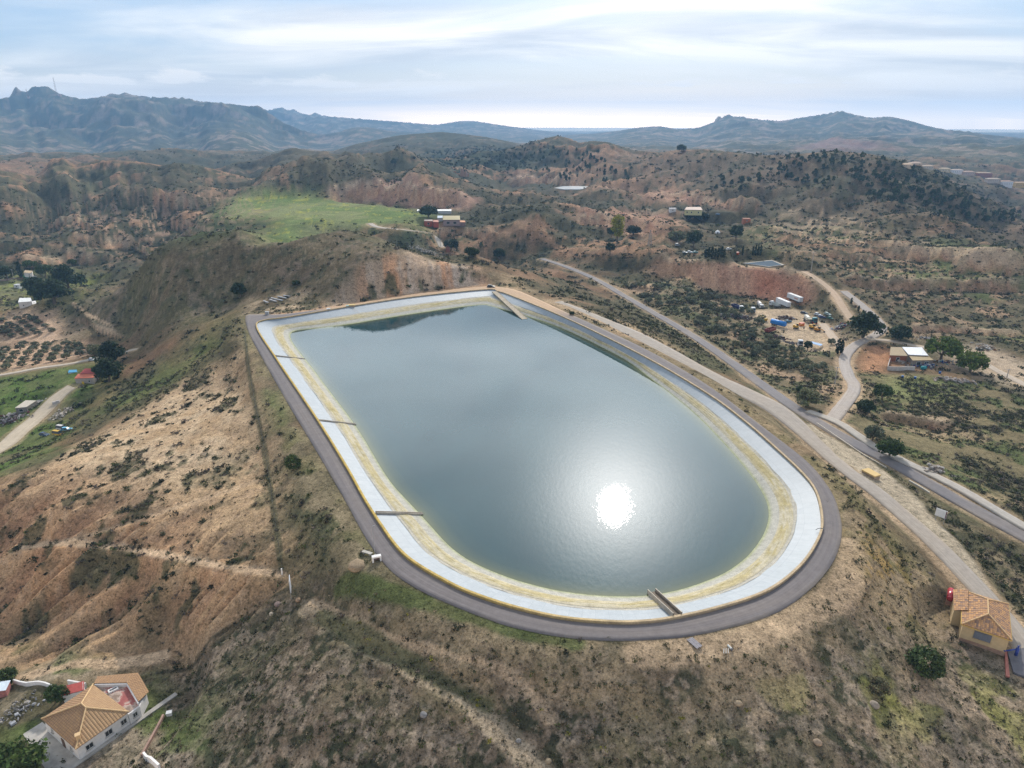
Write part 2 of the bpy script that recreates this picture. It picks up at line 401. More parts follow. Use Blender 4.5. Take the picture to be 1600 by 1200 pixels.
fit_skyline([(300,381),(325,372),(350,364),(400,349),(430,344),(450,343),(470,346),(500,353),(560,362),(600,376),(640,391),(690,408)], 375, 465, 3, .10)
for _ in range(2):
    fit_skyline([(-300,168),(-120,160),(0,155),(20,150),(45,150),(60,147),(90,145),(105,150),(130,155),(150,152),(180,149),(210,149),(240,152),(290,153),(310,158),(350,161),(390,166),(405,165),(418,175),(440,190),(470,203),(500,210)], 2900, 5300)
    fit_skyline([(925,209),(960,205),(1000,199),(1030,197),(1060,202),(1090,200),(1112,192),(1150,182),(1190,187),(1220,189),(1250,184),(1290,178),(1315,173),(1330,178),(1360,184),(1390,182),(1420,188),(1450,197),(1480,203),(1510,205),(1540,210),(1600,216),(1750,222)], 2900, 6200)
    fit_skyline([(430,172),(470,178),(540,184),(580,187),(620,190),(680,195),(720,189),(740,189),(780,195),(830,202),(870,207),(905,212)], 6300, 7800)
    fit_skyline([(520,236),(560,224),(620,212),(650,209),(690,206),(720,209),(760,214),(810,224)], 1900, 2500, 4)
    fit_skyline([(780,236),(820,225),(845,218),(870,212),(890,216),(905,223),(925,220),(950,222),(990,235),(1030,238),(1060,234),(1100,233),(1150,238),(1200,243),(1250,240),(1310,236),(1360,241),(1420,252),(1480,268),(1540,285),(1600,302),(1700,330)], 760, 1650, 4)
    fit_skyline([(60,275),(80,260),(100,257),(115,262),(140,258),(160,252),(180,250),(220,253),(250,258),(280,254),(310,258),(350,268),(390,280)], 950, 1300, 4)
    fit_skyline([(400,288),(430,277),(470,259),(510,249),(540,254),(575,265),(610,272)], 820, 1020, 4)
wn = sstep(230, 380, R2) * (1 - sstep(700, 1200, R2)) * calm * (1 - .75 * TERR)
xw = X + (fbm(X, Y, 50, 3, 95) - .5) * 40; yw = Y + (fbm(X, Y, 50, 3, 96) - .5) * 40
ZG = ZG + wn * (5.5 * (ridged(xw, yw, 70, 4, 23) - .64) + 1.6 * (fbm(X, Y, 14, 3, 24) - .5))
wc = (1 - sstep(260, 420, R2)) * calm
ZG = ZG + wc * (2.2 * (fbm(X, Y, 26, 3, 25) - .5) + .9 * (fbm(X, Y, 6, 3, 26) - .5))
ZG = ZG + (1 - sstep(200, 330, R2)) * sstep(2, 8, Dring) * sstep(0, 3, Rmin) * .35 * (fbm(X, Y, 1.6, 2, 27) - .5)
# spire and rough crest of the right-hand massif
q = PD(1122, 184, 4800)
for dx, w, hh in ((0, 13, 38), (48, 40, 26), (95, 55, 18)):
    ZG = ZG + hh * np.exp(-(((X - q[0] - dx) / w) ** 2 + ((Y - q[1]) / 90) ** 2))
# gullies running down the orange slopes
g0, g1 = P(330, 950, -16)[:2], P(200, 1060, -25)[:2]
gd = (g1 - g0) / np.linalg.norm(g1 - g0); gp = np.array([-gd[1], gd[0]])
def gul(sx, ln, seed, bend=6):
    s = X * gp[0] + Y * gp[1]; t = X * gd[0] + Y * gd[1]
    s = s + bend * (fbm(X, Y, 22, 3, seed) - .5)
    a = np.abs(2 * vnoise(s / sx, t / ln, seed + 1) - 1)
    b = np.abs(2 * vnoise(s / (sx * .45), t / (ln * .6), seed + 2) - 1)
    return .65 * a + .35 * b
GU = gul(4.6, 40, 40, 5)
ZG = ZG + np.clip(GULLY + .6 * GULLY2, 0, 1) * sstep(0, 2.5, np.minimum.reduce([distline(X, Y, DIRT[k][0], 12)[0] for k in ('path_a', 'path_b')]) - 1) * (GU - .55) * 7.5
# terraces
def terrace(mask, step, keep, seed, warp):
    global ZG
    zz = ZG + warp * (fbm(X, Y, 60, 3, seed) - .5)
    f = zz / step; fr = f - np.floor(f)
    st = sstep(.62, .98, fr)
    ZG = ZG + mask * keep * step * (st - fr)
    return mask * sstep(.6, .68, fr) * (1 - sstep(.95, 1.0, fr))
RIS1 = terrace(TERR * calm, 2.3, .95, 50, 3)
RIS2 = terrace(TERL, 4.2, .8, 51, 7)
# banks and cliffs: the land jumps by h along lines seen in the photo
EDGE = np.zeros(X.shape); RISER = np.zeros(X.shape); TREAD = np.zeros(X.shape)
def step_line(pts, h, up=30, down=16, paint_=1.0, seed=0, wid=None):
    global ZG, RISER, TREAD, EDGE
    q = np.array([hit(*p) for p in pts]); az = np.arctan2(q[:, 0], q[:, 1]); r = np.hypot(q[:, 0], q[:, 1]); o = np.argsort(az); az, r = az[o], r[o]
    rl = np.interp(AZ, az, r)
    sx = AZ * rl.mean()
    rl = rl + (fbm(sx, sx * 0 + seed, 26, 4, 300 + seed, .6) - .5) * rl * .035
    inside = sstep(az[0], az[0] + .02, AZ) * (1 - sstep(az[-1] - .02, az[-1], AZ)); inside = inside * (.75 + .5 * fbm(sx, sx * 0 + 9, 40, 2, 310 + seed))
    s = R2 - rl[None]; w = h * .42
    prof = np.where(s > 0, .5 * np.exp(-s / up), .5 * np.exp(s / down)) * np.tanh(s / w)
    near_ = np.abs(s) < max(up, down) * 5
    gl = (vnoise(X / 4.5, Y / 30, 320 + seed) - .5) * np.exp(-(s / (w * 1.6)) ** 2) * h * .22
    ZG = ZG + np.where(near_, inside[None] * (h * prof + gl), 0)
    EDGE = np.maximum(EDGE, inside[None] * np.exp(-((s - h * .9) / (1.2 + .006 * rl[None])) ** 4) * paint_)
    RISER = np.maximum(RISER, inside[None] * np.exp(-((s + .2 * w) / (w * 1.15)) ** 4) * paint_); TREAD = np.maximum(TREAD, inside[None] * np.exp(-((s - h) / (h * .6)) ** 2) * paint_)
for k_, (pts, h, up, dn, pa) in enumerate([
    ([(1195,362),(1250,368),(1310,376),(1360,384),(1420,392),(1500,402),(1610,415)], 3.5, 20, 12, .8),
    ([(1200,343),(1260,345),(1320,350),(1390,362)], 2.5, 14, 10, .8), ([(1210,330),(1280,333),(1350,340)], 2.2, 14, 10, .7), ([(1195,352),(1260,356),(1330,363),(1400,374),(1480,384)], 2.2, 12, 9, .7),
    ([(1200,375),(1260,383),(1320,390),(1400,399),(1500,411),(1610,424)], 5.0, 20, 14, .9), ([(1230,396),(1300,401),(1370,406),(1440,412)], 3.0, 14, 10, .8),
    ([(1480,420),(1540,424),(1610,428)], 5.5, 20, 14, .9), ([(1308,440),(1360,442),(1440,445),(1520,448),(1610,448)], 6.5, 40, 16, .55),
    ([(1410,512),(1480,516),(1560,520),(1610,526)], 3.0, 16, 10, .8), ([(1365,650),(1420,660),(1475,668),(1500,664)], 3.0, 16, 8, .8), ([(1335,592),(1340,618),(1350,640)], 2.0, 8, 8, .7),
    ([(1015,412),(1060,420),(1100,428),(1140,438),(1190,444),(1240,448),(1275,460)], 9.5, 40, 22, 1.0), ([(882,340),(940,344),(1000,352),(1050,362)], 7.0, 30, 18, .9), ([(960,326),(1010,330),(1060,338)], 4, 16, 12, .8),
    ([(1015,303),(1080,308),(1150,322),(1200,335)], 6, 26, 16, .8), ([(798,281),(850,283),(910,288)], 8, 30, 20, .8),
    ([(500,309),(560,303),(620,305),(680,309),(740,318)], 13, 60, 30, 1.0), ([(660,360),(700,362),(740,366),(780,372)], 6, 20, 16, .7),
    ([(105,497),(150,514),(200,522)], 2.5, 12, 10, .9), ([(20,410),(60,405),(110,398),(160,405)], 6, 22, 16, .9), ([(100,372),(150,378),(210,386),(270,392)], 7, 24, 16, .8),
    ([(60,352),(120,345),(170,352)], 8, 30, 16, .7), ([(240,345),(300,350),(360,350)], 7, 24, 16, .7), ([(200,315),(260,318),(320,322)], 6, 20, 14, .7)]):
    step_line(pts, h * 1.3, up, dn, pa, k_)
# stripes washed down the red cutting
c0, c1 = P(640, 393, 18)[:2], P(655, 462, 0)[:2]
cd = (c1 - c0) / np.linalg.norm(c1 - c0); cs = X * -cd[1] + Y * cd[0] + 3 * (fbm(X, Y, 9, 3, 60) - .5); ct = X * cd[0] + Y * cd[1]
CUTN = vnoise(cs / 7.5, ct / 60, 61); CUTF = vnoise(cs / 2.0, ct / 30, 62)
ZG = ZG + CUTS * sstep(1, 8, Dring) * (1.8 * (CUTN - .5) + 1.0 * (CUTF - .5))
# house pads, roads, paths and the reservoir platform
def pad(center, rad, z, blend=8, soft_=1):
    global ZG
    d = np.hypot(X - center[0], Y - center[1])
    w = 1 - sstep(rad, rad + blend, d)
    ZG = ZG * (1 - w) + z * w
PADS = [(P(150, 1120, -27), 17, -27.0, 7), (P(1535, 1000, -13), 9.5, -13.2, 5), (P(1430, 560, -24), 16, -24.0, 8), (P(690, 338, -9), 30, -9.0, 15), (P(1130, 330, -8), 14, -8.0, 10),
        (P(133, 596, -36), 8, -36.0, 5), (P(43, 475, -42.5), 9, -42.5, 6), (P(1190, 411, -12), 17, -12.6, 8), (P(43, 636, -42), 9, -42.0, 4), (P(896, 293.2, -10), 30, -10.0, 14)]
for c, r, z, b in PADS:
    pad(c, r, z, b)
w = 1 - sstep(.2, 1.0, 1 - YARD)
ZG = ZG * (1 - YARD) + YARD * (-27.5 + (Y - P(1240, 515, -27.5)[1]) * .012)
MZ = -5.0
ZG = ZG * (1 - MEADOW) + MEADOW * (np.minimum(ZBASE, -3) * .3 + MZ * .7 + .8 * (fbm(X, Y, 60, 3, 29) - .5))
for k, (L, w) in DIRT.items():
    D, Z = distline(X, Y, L, 12)
    m = 1 - sstep(w * .45, w * .5 + 2.2, D)
    m = m * (.2 if k in ('path_e', 'hill_path') else .8)
    ZG = np.where(np.isinf(D), ZG, ZG * (1 - m) + (Z - .1) * m)
for k, (L, w) in sorted(ROADS.items(), key=lambda kv: kv[0] == 'country_road'):
    D, Z = ROADD[k]
    m = 1 - sstep(w / 2 + .7, w / 2 + 7.5, D)
    ZG = ZG * (1 - m) + (Z - .16) * m
m = 1 - sstep(.6, 13, Dring)
ZG = ZG * (1 - m) + (-.14 - .06 * np.minimum(Dring, 6)) * m
ZG = np.where(IN_CR, -.14 - np.minimum(Dcr * 1.3, 14), ZG)
# ------------------------------------------------------------------ ground colours (albedo of soils, dry scrub, grass), per vertex
def C(*v): return np.array(v, np.float32)
TAN, PALE, RED, ORANGE = C(.43, .295, .175), C(.56, .42, .28), C(.32, .15, .085), C(.43, .25, .135)
SCRUB, DRY, OLIVE, GREEN, LUSH, DARK = C(.066, .064, .036), C(.145, .112, .08), C(.115, .12, .06), C(.115, .145, .045), C(.075, .125, .025), C(.035, .042, .024)
GREY = C(.30, .25, .21)
COLR = np.empty(X.shape + (3,), np.float32)
def mix(c, m):
    global COLR
    m = np.clip(m, 0, 1).astype(np.float32)[..., None]
    COLR = COLR * (1 - m) + c * m
VEG = np.zeros(X.shape, np.float32)
def veg(m, k=1.0):
    global VEG
    VEG = np.maximum(VEG, np.clip(m, 0, 1) * k)
n1 = fbm(X, Y, 40, 4, 100); n2 = fbm(X, Y, 9, 4, 101, .6); n3 = fbm(X, Y, 2.2, 3, 102, .7)
nf1 = fbm(X, Y, 260, 5, 103, .6); nf2 = fbm(X, Y, 60, 4, 104, .65); nf3 = fbm(X, Y, 900, 4, 105)
farw = sstep(330, 700, R2)
slope = np.abs(np.gradient(ZG, axis=0)) / np.maximum(np.gradient(RR)[:, None], 1e-3)
# default: red-brown land under olive scrub
COLR[:] = C(.20, .122, .072)
mix(C(.26, .16, .10), sstep(.45, .6, nf1))
mix(C(.32, .155, .09), sstep(.58, .70, nf2) * .8)
mix(SCRUB * 1.15, sstep(.35, .52, nf2 * .5 + nf1 * .5 + .16 * (n2 - .5)) * .9)
mix(OLIVE * .8, sstep(.52, .66, n1 * .6 + nf3 * .4) * .5)
mix(C(.36, .20, .12), sstep(.5, .9, slope) * sstep(.35, .6, n2) * .6 * farw)
mix(DARK, sstep(.54, .60, n2) * .8 * farw)                       # scattered bushes
mix(SCRUB, wm * sstep(.64, .52, RID) * .75); mix(C(.30, .175, .105), wm * sstep(.72, .86, RID) * sstep(.4, .6, n2) * .7)
mix(SCRUB * .8, wb * sstep(.60, .52, RID2) * .8); mix(C(.36, .205, .12), wb * sstep(.72, .80, RID2) * sstep(.38, .5, n2) * .75)
mix(C(.075, .078, .042), sstep(1700, 2600, R2) * .8); mix(C(.26, .20, .15), sstep(1900, 2600, R2) * sstep(.60, .72, ridged(X, Y, 260, 4, 140, .6)) * sstep(.45, .6, nf2) * .8); mix(C(.05, .055, .035), sstep(1900, 2600, R2) * sstep(.60, .48, ridged(X, Y, 520, 4, 141, .6)) * .6)
mix(C(.30, .21, .15), sstep(1700, 2600, R2) * sstep(.55, .7, nf2) * .6)
# plain beyond the mountains, sea glare painted in as a pale ground colour
mix(C(.70, .62, .50), sstep(8500, 10500, R2))
veg(sstep(.40, .60, nf2 * .5 + nf1 * .5 + .12 * (n2 - .5)) * sstep(260, 330, R2) * (1 - sstep(900, 1300, R2)), .5); veg(sstep(.60, .66, n2) * sstep(260, 330, R2) * (1 - sstep(900, 1300, R2)), 1)
# near scrub of the foreground
near = soft([(440,925),(520,930),(600,960),(760,1005),(1000,1030),(1250,1010),(1350,900),(1320,790),(1420,860),(1480,960),(1640,1080),(1700,1300),(-50,1300),(200,1075),(300,1010)], .04, .8, 14)
mix(DRY, near)
mix(C(.20, .15, .105), near * sstep(.45, .62, n1) * .9)
mix(SCRUB * 1.15, near * sstep(.50, .58, n2 * .5 + n3 * .5) * .75)
mix(C(.25, .195, .15), near * sstep(.56, .68, n3) * .75)
mix(OLIVE * .8, near * sstep(.54, .68, fbm(X, Y, 16, 4, 110)) * .4)
mix(DARK, near * sstep(.55, .62, fbm(X, Y, 3.2, 3, 111, .7)) * .8); mix(C(.30, .235, .175), near * sstep(.56, .64, fbm(X, Y, 2.6, 3, 117, .75)) * .65)
veg(near * (.22 + .6 * sstep(.48, .60, n2 * .7 + n3 * .3)))
bare = soft([(1130,1020),(1260,1000),(1390,1040),(1500,1060),(1620,1080),(1640,1190),(1400,1150),(1250,1130),(1150,1090),(1060,1050)], .06, 1.2, 15)
mix(C(.37, .275, .19), bare * sstep(.34, .62, n2 + .25 * (n1 - .5)) * .9)
mix(C(.22, .21, .06), bare * sstep(.56, .68, fbm(X, Y, 8, 4, 112)) * .8)
# embankment flanks right and left of the ring
eb = (1 - sstep(6, 26, Dring)) * (~IN_CR)
mix(C(.32, .24, .15), eb * sstep(.38, .62, n2) * .65)
rflank = soft([(1000,548),(1110,600),(1230,680),(1330,760),(1440,880),(1490,960),(1450,1000),(1340,960),(1330,830),(1290,750),(1150,630),(1000,540)], .02, .4, 16)
mix(C(.34, .25, .15), rflank * .8)
mix(C(.15, .13, .06), rflank * sstep(.44, .58, n2) * .9)
VEG *= 1 - .6 * bare.astype(np.float32); veg(rflank * sstep(.44, .58, n2), .8)
mix(C(.36, .23, .07), soft([(1340,830),(1400,870),(1440,930),(1400,940),(1350,880)], .04, 1, 17) * sstep(.46, .56, n3 * .6 + n2 * .4) * .7)
lflank = soft([(384,520),(415,590),(470,690),(560,830),(600,890),(540,900),(470,780),(425,720),(400,600)], .02, .4, 18)
mix(C(.27, .215, .135), lflank * .9)
mix(C(.15, .145, .06), lflank * sstep(.42, .58, n2) * .85)
mix(C(.09, .12, .04), lflank * sstep(.55, .66, n1) * .7)
lsc = soft([(430,720),(520,800),(590,890),(560,930),(470,905),(440,860)], .03, .8, 19)
mix(SCRUB * 1.5, lsc * sstep(.40, .56, n2) * .9)
veg(lsc * sstep(.38, .54, n2), .9); veg(lflank * sstep(.55, .66, n2), .4)
far_r = soft([(820,460),(900,480),(1000,510),(1060,545),(1020,548),(900,492),(815,465),(760,445),(800,430)], .02, .6, 20)
mix(C(.40, .28, .17), far_r * .85)
mix(SCRUB * 1.5, far_r * sstep(.5, .58, n2) * .85)
# orange badlands on the left and their sandy top
lft = soft([(380,560),(400,650),(435,760),(450,900),(300,1000),(180,1030),(60,1040),(-60,1020),(-60,760),(60,735),(130,690),(220,640),(290,590)], .03, .8, 21)
mix(TAN, lft)
mix(PALE, lft * soft([(290,600),(385,600),(410,740),(340,760),(250,770),(120,740),(100,700),(200,660)], .08, 1.2, 22) * sstep(.36, .58, n2 * .6 + n1 * .4) * .9)
mix(ORANGE, lft * np.clip(GULLY + .7 * GULLY2, 0, 1) * (.55 + .4 * sstep(.4, .6, n1)))
mix(C(.45, .31, .20), lft * sstep(.56, .66, n3) * .5)
mix(C(.29, .16, .095), lft * np.clip(GULLY + GULLY2, 0, 1) * sstep(.50, .78, 1 - GU) * .75); mix(C(.45, .27, .15), lft * GULLY * sstep(.62, .85, GU) * .6)
mix(SCRUB * 1.4, lft * sstep(.56, .615, n2 * .75 + n1 * .25) * .8)
VEG *= 1 - lft.astype(np.float32); veg(lft * sstep(.55, .61, n2 * .75 + n1 * .25), 1.0); veg(lft * .02)
vegL = soft([(330,740),(420,700),(440,860),(400,850),(370,800)], .06, 1.2, 23)
mix(SCRUB * 1.5, vegL * sstep(.40, .52, n2) * .9)
veg0 = soft([(60,960),(130,930),(250,950),(200,1010),(80,1010)], .08, 1.2, 24)
mix(SCRUB * 1.6, veg0 * sstep(.42, .54, n2) * .85)
veg(vegL * sstep(.40, .52, n2)); veg(veg0 * sstep(.42, .54, n2))
gr1 = soft([(200,640),(300,580),(372,520),(378,480),(330,495),(290,540),(220,590),(150,610),(140,660),(190,640)], .04, 1, 25)
mix(C(.17, .15, .07), gr1 * .85)
mix(SCRUB * 1.3, gr1 * sstep(.5, .58, n2) * .8)
mix(LUSH * .9, gr1 * sstep(.58, .68, n1) * .45)
veg(gr1 * sstep(.46, .56, n2), .8)
# green valley floor on the left
val = soft([(-80,590),(60,580),(140,565),(170,580),(150,610),(120,640),(90,690),(60,720),(0,745),(-80,760)], .03, .8, 26)
mix(C(.12, .15, .05), val * .9)
mix(LUSH, val * sstep(.45, .6, n2) * .75)
mix(C(.17, .13, .08), val * sstep(.56, .64, n1) * .7)
veg(val * sstep(.52, .62, n2), .7)
val2 = soft([(-80,430),(30,425),(130,425),(170,440),(150,460),(110,475),(20,485),(-80,500)], .03, .8, 27)
mix(C(.15, .15, .075), val2 * .85)
mix(C(.22, .24, .06), val2 * sstep(.56, .64, n2) * .7)
mix(C(.54, .37, .25), ORCH)
mix(C(.48, .31, .20), ORCH * sstep(.5, .65, n2) * .7)
veg(val2 * sstep(.5, .6, n2), .6); VEG *= 1 - ORCH.astype(np.float32)
# brown hill behind the reservoir
hill = soft([(450,344),(520,356),(600,377),(640,390),(560,440),(520,475),(400,470),(380,480),(300,510),(200,525),(120,510),(110,485),(200,425),(270,390),(350,363)], .03, .6, 28)
mix(C(.125, .098, .058), hill * .95)
mix(C(.09, .085, .04), hill * sstep(.48, .62, n1) * .8)
cs2 = X * .93 + Y * .36
mix(C(.27, .20, .155), hill * sstep(.60, .72, vnoise(cs2 / 9 + 3 * n1, Y / 70, 66) * .5 + n2 * .5) * .45)
mix(C(.20, .16, .11), hill * sstep(.52, .62, n3) * .6)
mix(DARK * 1.6, hill * sstep(.57, .63, fbm(X, Y, 5, 3, 113, .7)) * .6)
mix(C(.40, .30, .20), soft([(385,470),(440,455),(500,470),(495,488),(420,492),(385,490)], .02, .6, 29) * sstep(.35, .55, n2) * .9)
VEG *= 1 - .93 * hill.astype(np.float32); veg(hill * sstep(.57, .63, fbm(X, Y, 5, 3, 113, .7)), .5)
# red cutting with washed stripes
mix(C(.42, .30, .21), CUTS)
mix(C(.52, .26, .13), CUTS * sstep(.50, .70, CUTN * .7 + n2 * .3) * .8)
mix(C(.46, .37, .30), CUTS * sstep(.55, .75, CUTF * .6 + n3 * .4) * .5)
mix(C(.38, .33, .29), CUTS * .6 * soft([(690,405),(745,415),(750,448),(700,452)], .02, .5, 30) * .6)
mix(SCRUB * 1.6, CUTS * sstep(.60, .66, n2) * .9)
mix(C(.44, .27, .16), soft([(420,492),(530,478),(640,460),(750,446),(748,451),(640,466),(530,486),(440,498)], .006, .2, 31))
VEG *= 1 - CUTS.astype(np.float32); veg(CUTS * sstep(.55, .62, n2), .9); VEG *= 1 - MEADOW.astype(np.float32)
# meadow
mix(C(.135, .175, .055), MEADOW)
mix(C(.20, .21, .09), MEADOW * sstep(.48, .62, n1) * .8)
mix(C(.10, .15, .04), MEADOW * sstep(.52, .64, nf2) * .7)
mix(C(.30, .29, .05), MEADOW * sstep(.64, .70, n2) * .7)
bank = soft([(325,343),(400,347),(470,354),(430,352),(360,362),(290,378),(285,372)], .02, .4, 32)
mix(C(.055, .075, .03), bank * .9)
mix(C(.05, .075, .03), soft([(590,360),(672,362),(680,376),(640,378),(600,366)], .02, .4, 33) * .85)
hb = soft([(505,246),(560,222),(620,211),(690,205),(760,212),(818,225),(790,236),(700,238),(600,246)], .03, .6, 240); mix(C(.06, .062, .036), hb * .8); mix(C(.20, .145, .10), hb * sstep(.56, .66, nf2) * .6)
ha = soft([(370,268),(400,248),(460,231),(530,242),(560,256),(480,266),(420,272)], .03, .6, 241); mix(C(.10, .085, .05), ha * .8)
mix(C(.040, .050, .026), soft([(640,244),(700,234),(760,229),(820,232),(860,242),(800,262),(700,262),(650,256)], .03, .8, 242) * sstep(.36, .5, n1) * .85)
rp = soft([(1210,255),(1310,238),(1380,242),(1480,272),(1600,310),(1660,335),(1660,365),(1560,350),(1400,318),(1290,290),(1200,280)], .04, 1, 243); mix(C(.05, .058, .03), rp * sstep(.44, .56, n1 * .6 + n2 * .4) * .75)
# red cliffs
def cliff(poly, seed, a=C(.36, .19, .125), b=C(.42, .24, .16)):
    m = soft(poly, .012, .4, seed)
    mix(a, m); mix(b, m * sstep(.45, .6, vnoise(X / 5, Y / 60, seed)) * .8); mix(C(.25, .12, .085), m * sstep(.55, .7, vnoise(X / 9 + 40, Y / 80, seed + 3)) * .5)
cliff([(505,306),(540,296),(580,284),(640,282),(655,296),(690,298),(740,310),(735,324),(700,326),(640,319),(560,312)], 34, C(.37, .225, .165), C(.43, .28, .21))
cliff([(1105,425),(1160,420),(1210,425),(1262,440),(1268,462),(1230,466),(1150,455),(1100,440)], 35)
mix(C(.30, .10, .06), soft([(1180,440),(1230,440),(1240,465),(1190,462)], .01, .5, 36) * .6)
cliff([(1005,425),(1050,400),(1085,405),(1095,440),(1040,445)], 37, C(.30, .18, .11), C(.36, .22, .14))
cliff([(880,335),(960,325),(1040,335),(1060,352),(1000,366),(940,352)], 38, C(.33, .19, .12), C(.37, .23, .15))
cliff([(1020,300),(1100,305),(1160,330),(1100,320),(1010,310)], 39, C(.33, .19, .125), C(.37, .23, .15))
cliff([(800,272),(905,282),(905,290),(800,284)], 43, C(.34, .22, .15), C(.4, .27, .19))
cliff([(1245,230),(1310,214),(1380,222),(1410,232),(1300,236)], 44, C(.18, .12, .09), C(.22, .14, .11))
cliff([(1295,628),(1320,592),(1323,612),(1296,640)], 45, C(.36, .18, .10), C(.40, .21, .12))
# the right-hand lowland: olive groves, terraces, green banks
low = soft([(930,440),(1020,432),(1100,445),(1180,470),(1220,520),(1310,548),(1318,600),(1290,640),(1240,620),(1190,590),(1100,525),(1000,468)], .02, .6, 46)
mix(C(.20, .155, .095), low * .9)
mix(C(.095, .105, .05), low * sstep(.44, .56, n2) * .85)
mix(C(.38, .26, .17), low * sstep(.62, .70, n1) * .8)
veg(low * sstep(.44, .56, n2), 1.0)
rt = soft([(1215,400),(1300,430),(1390,470),(1400,530),(1660,545),(1660,400),(1450,370),(1300,345),(1160,335)], .04, .6, 47)
mix(C(.12, .10, .058), rt * .85)
mix(SCRUB * 1.0, rt * sstep(.44, .56, n2) * .8)
mix(C(.12, .14, .05), rt * sstep(.56, .64, n1) * .7)
mix(C(.37, .245, .155), RIS1 * (.5 + .5 * sstep(.4, .6, n2)))
mix(C(.34, .22, .15), RIS2 * .75)
veg(rt * sstep(.44, .56, n2), 1.0)
rl = soft([(1340,580),(1400,585),(1480,590),(1660,600),(1660,870),(1560,800),(1450,730),(1370,690),(1325,655),(1330,620)], .02, .5, 48)
mix(C(.19, .155, .085), rl * .9)
mix(C(.075, .10, .035), rl * sstep(.50, .58, n2) * .8); mix(SCRUB, rl * sstep(.5, .58, fbm(X, Y, 22, 4, 150, .6)) * .8)
mix(C(.38, .27, .17), rl * sstep(.58, .68, n1 * .6 + n2 * .4) * .8)
mix(C(.19, .20, .08), soft([(1380,590),(1470,590),(1490,610),(1480,632),(1400,625),(1375,610)], .02, .5, 49) * .85)
mix(C(.38, .20, .11), soft([(1345,540),(1385,538),(1390,560),(1382,582),(1345,580)], .012, .4, 52) * .95)
mix(C(.46, .36, .26), soft([(1470,540),(1540,540),(1600,570),(1660,590),(1660,625),(1560,600),(1480,575)], .02, .6, 53) * .8)
veg(rl * sstep(.48, .58, n2), .9); veg(rl * sstep(.5, .58, fbm(X, Y, 22, 4, 150, .6)), 1.6)
pf = soft([(1000,240),(1250,240),(1330,240),(1480,275),(1600,310),(1660,340),(1660,395),(1500,370),(1360,345),(1250,335),(1150,300),(1000,270)], .05, .8, 54)
mix(C(.135, .095, .062), pf * .8); mix(SCRUB, pf * sstep(.48, .58, n2 * .5 + n1 * .5) * .8)
mix(C(.45, .34, .23), YARD)
mix(C(.36, .27, .19), YARD * sstep(.5, .65, n2) * .7)
mix(C(.40, .32, .23), PAD * sstep(.35, .6, n1 * .5 + n2 * .5) * .8)
mix(C(.09, .12, .035), PAD * sstep(.54, .64, fbm(X, Y, 12, 3, 115)) * .85)
for k, (L, w) in DIRT.items():
    D, _ = distline(X, Y, L, 12)
    D = np.where(np.isinf(D), 99, D) + (n2 - .5) * 2.2
    mix(C(.47, .335, .22) if k != 'path_c' else C(.42, .33, .23), (1 - sstep(w * .35, w * .75, D)) * (.9 if k in ('path_a', 'path_e', 'hill_path') else .6))
mix(C(.44, .265, .16), RISER * (.55 + .45 * sstep(.35, .6, n2)) * .92); mix(C(.32, .16, .095), RISER * sstep(.52, .68, vnoise(X / 3.2, Y / 40, 131)) * .6); mix(SCRUB * 1.1, TREAD * sstep(.42, .55, n2) * .7)
mix(C(.50, .37, .25), EDGE * sstep(.40, .54, n1 * .6 + n2 * .4) * .75)
VEG = (np.maximum(VEG * (1 - .85 * RISER), TREAD * .8) * (1 - .7 * EDGE)).astype(np.float32)
rb = soft([(1085,420),(1160,417),(1215,422),(1262,437),(1277,466),(1230,470),(1150,460),(1090,447)], .008, .3, 250); mix(C(.52, .31, .20), rb * .9); mix(C(.44, .17, .10), rb * soft([(1165,425),(1225,428),(1245,466),(1180,464)], .012, .4, 251) * .85); mix(C(.34, .17, .11), rb * sstep(.52, .66, vnoise(X / 3, Y / 60, 252)) * .6); VEG = VEG * (1 - .8 * rb).astype(np.float32)
# sandy verges of the roads
for k, (L, w) in ROADS.items():
    D = ROADD[k][0] + (n2 - .5) * 2.0
    mix(C(.43, .31, .20), (1 - sstep(w / 2 + .4, w / 2 + 3.0, D)) * (.85 if k in ('ramp_road', 'upper_track', 'side_road', 'yard_track', 'farm_road') else .55))
q0 = soft([(1262,662),(1312,690),(1375,730),(1425,770),(1462,810),(1497,850),(1537,897),(1570,950),(1550,950),(1516,897),(1464,850),(1425,810),(1378,770),(1332,730),(1276,690),(1246,660)], .004, .25, 55)
strip = soft([(1264,652),(1330,698),(1390,735),(1440,770),(1500,810),(1600,870),(1680,930),(1640,1000),(1560,920),(1500,850),(1430,770),(1376,728),(1312,688)], .006, .3, 56)
mix(C(.20, .16, .10), strip * .8); mix(SCRUB * 1.1, strip * sstep(.38, .52, n2) * .85)
VEG = np.maximum(VEG, (strip * .9).astype(np.float32)) * (1 - q0).astype(np.float32)
mix(C(.40, .33, .24), q0)
# narrow drainage ditch and dark strip along the fence
for L, w, c in ((road3([(455,922,-9.5),(350,975,-15.5),(240,1022,-22)]), .9, C(.05, .045, .03)), (road3([(383,525,-2.5),(392,600,-5),(412,700,-6),(428,800,-6.5),(440,890,-9)]), 1.0, C(.10, .095, .055)),
                (road3([(540,915,-4),(640,955,-3.6),(800,1000,-2.6),(900,1025,-3)]), 2.6, C(.07, .09, .03)), (road3([(500,962,-8),(640,1040,-5.6),(760,1100,-6)]), 2.2, C(.08, .085, .04))):
    D, _ = distline(X, Y, L, 8)
    mix(c, (1 - sstep(w * .4, w, np.where(np.isinf(D), 99, D) + (n2 - .5) * w)) * .8)

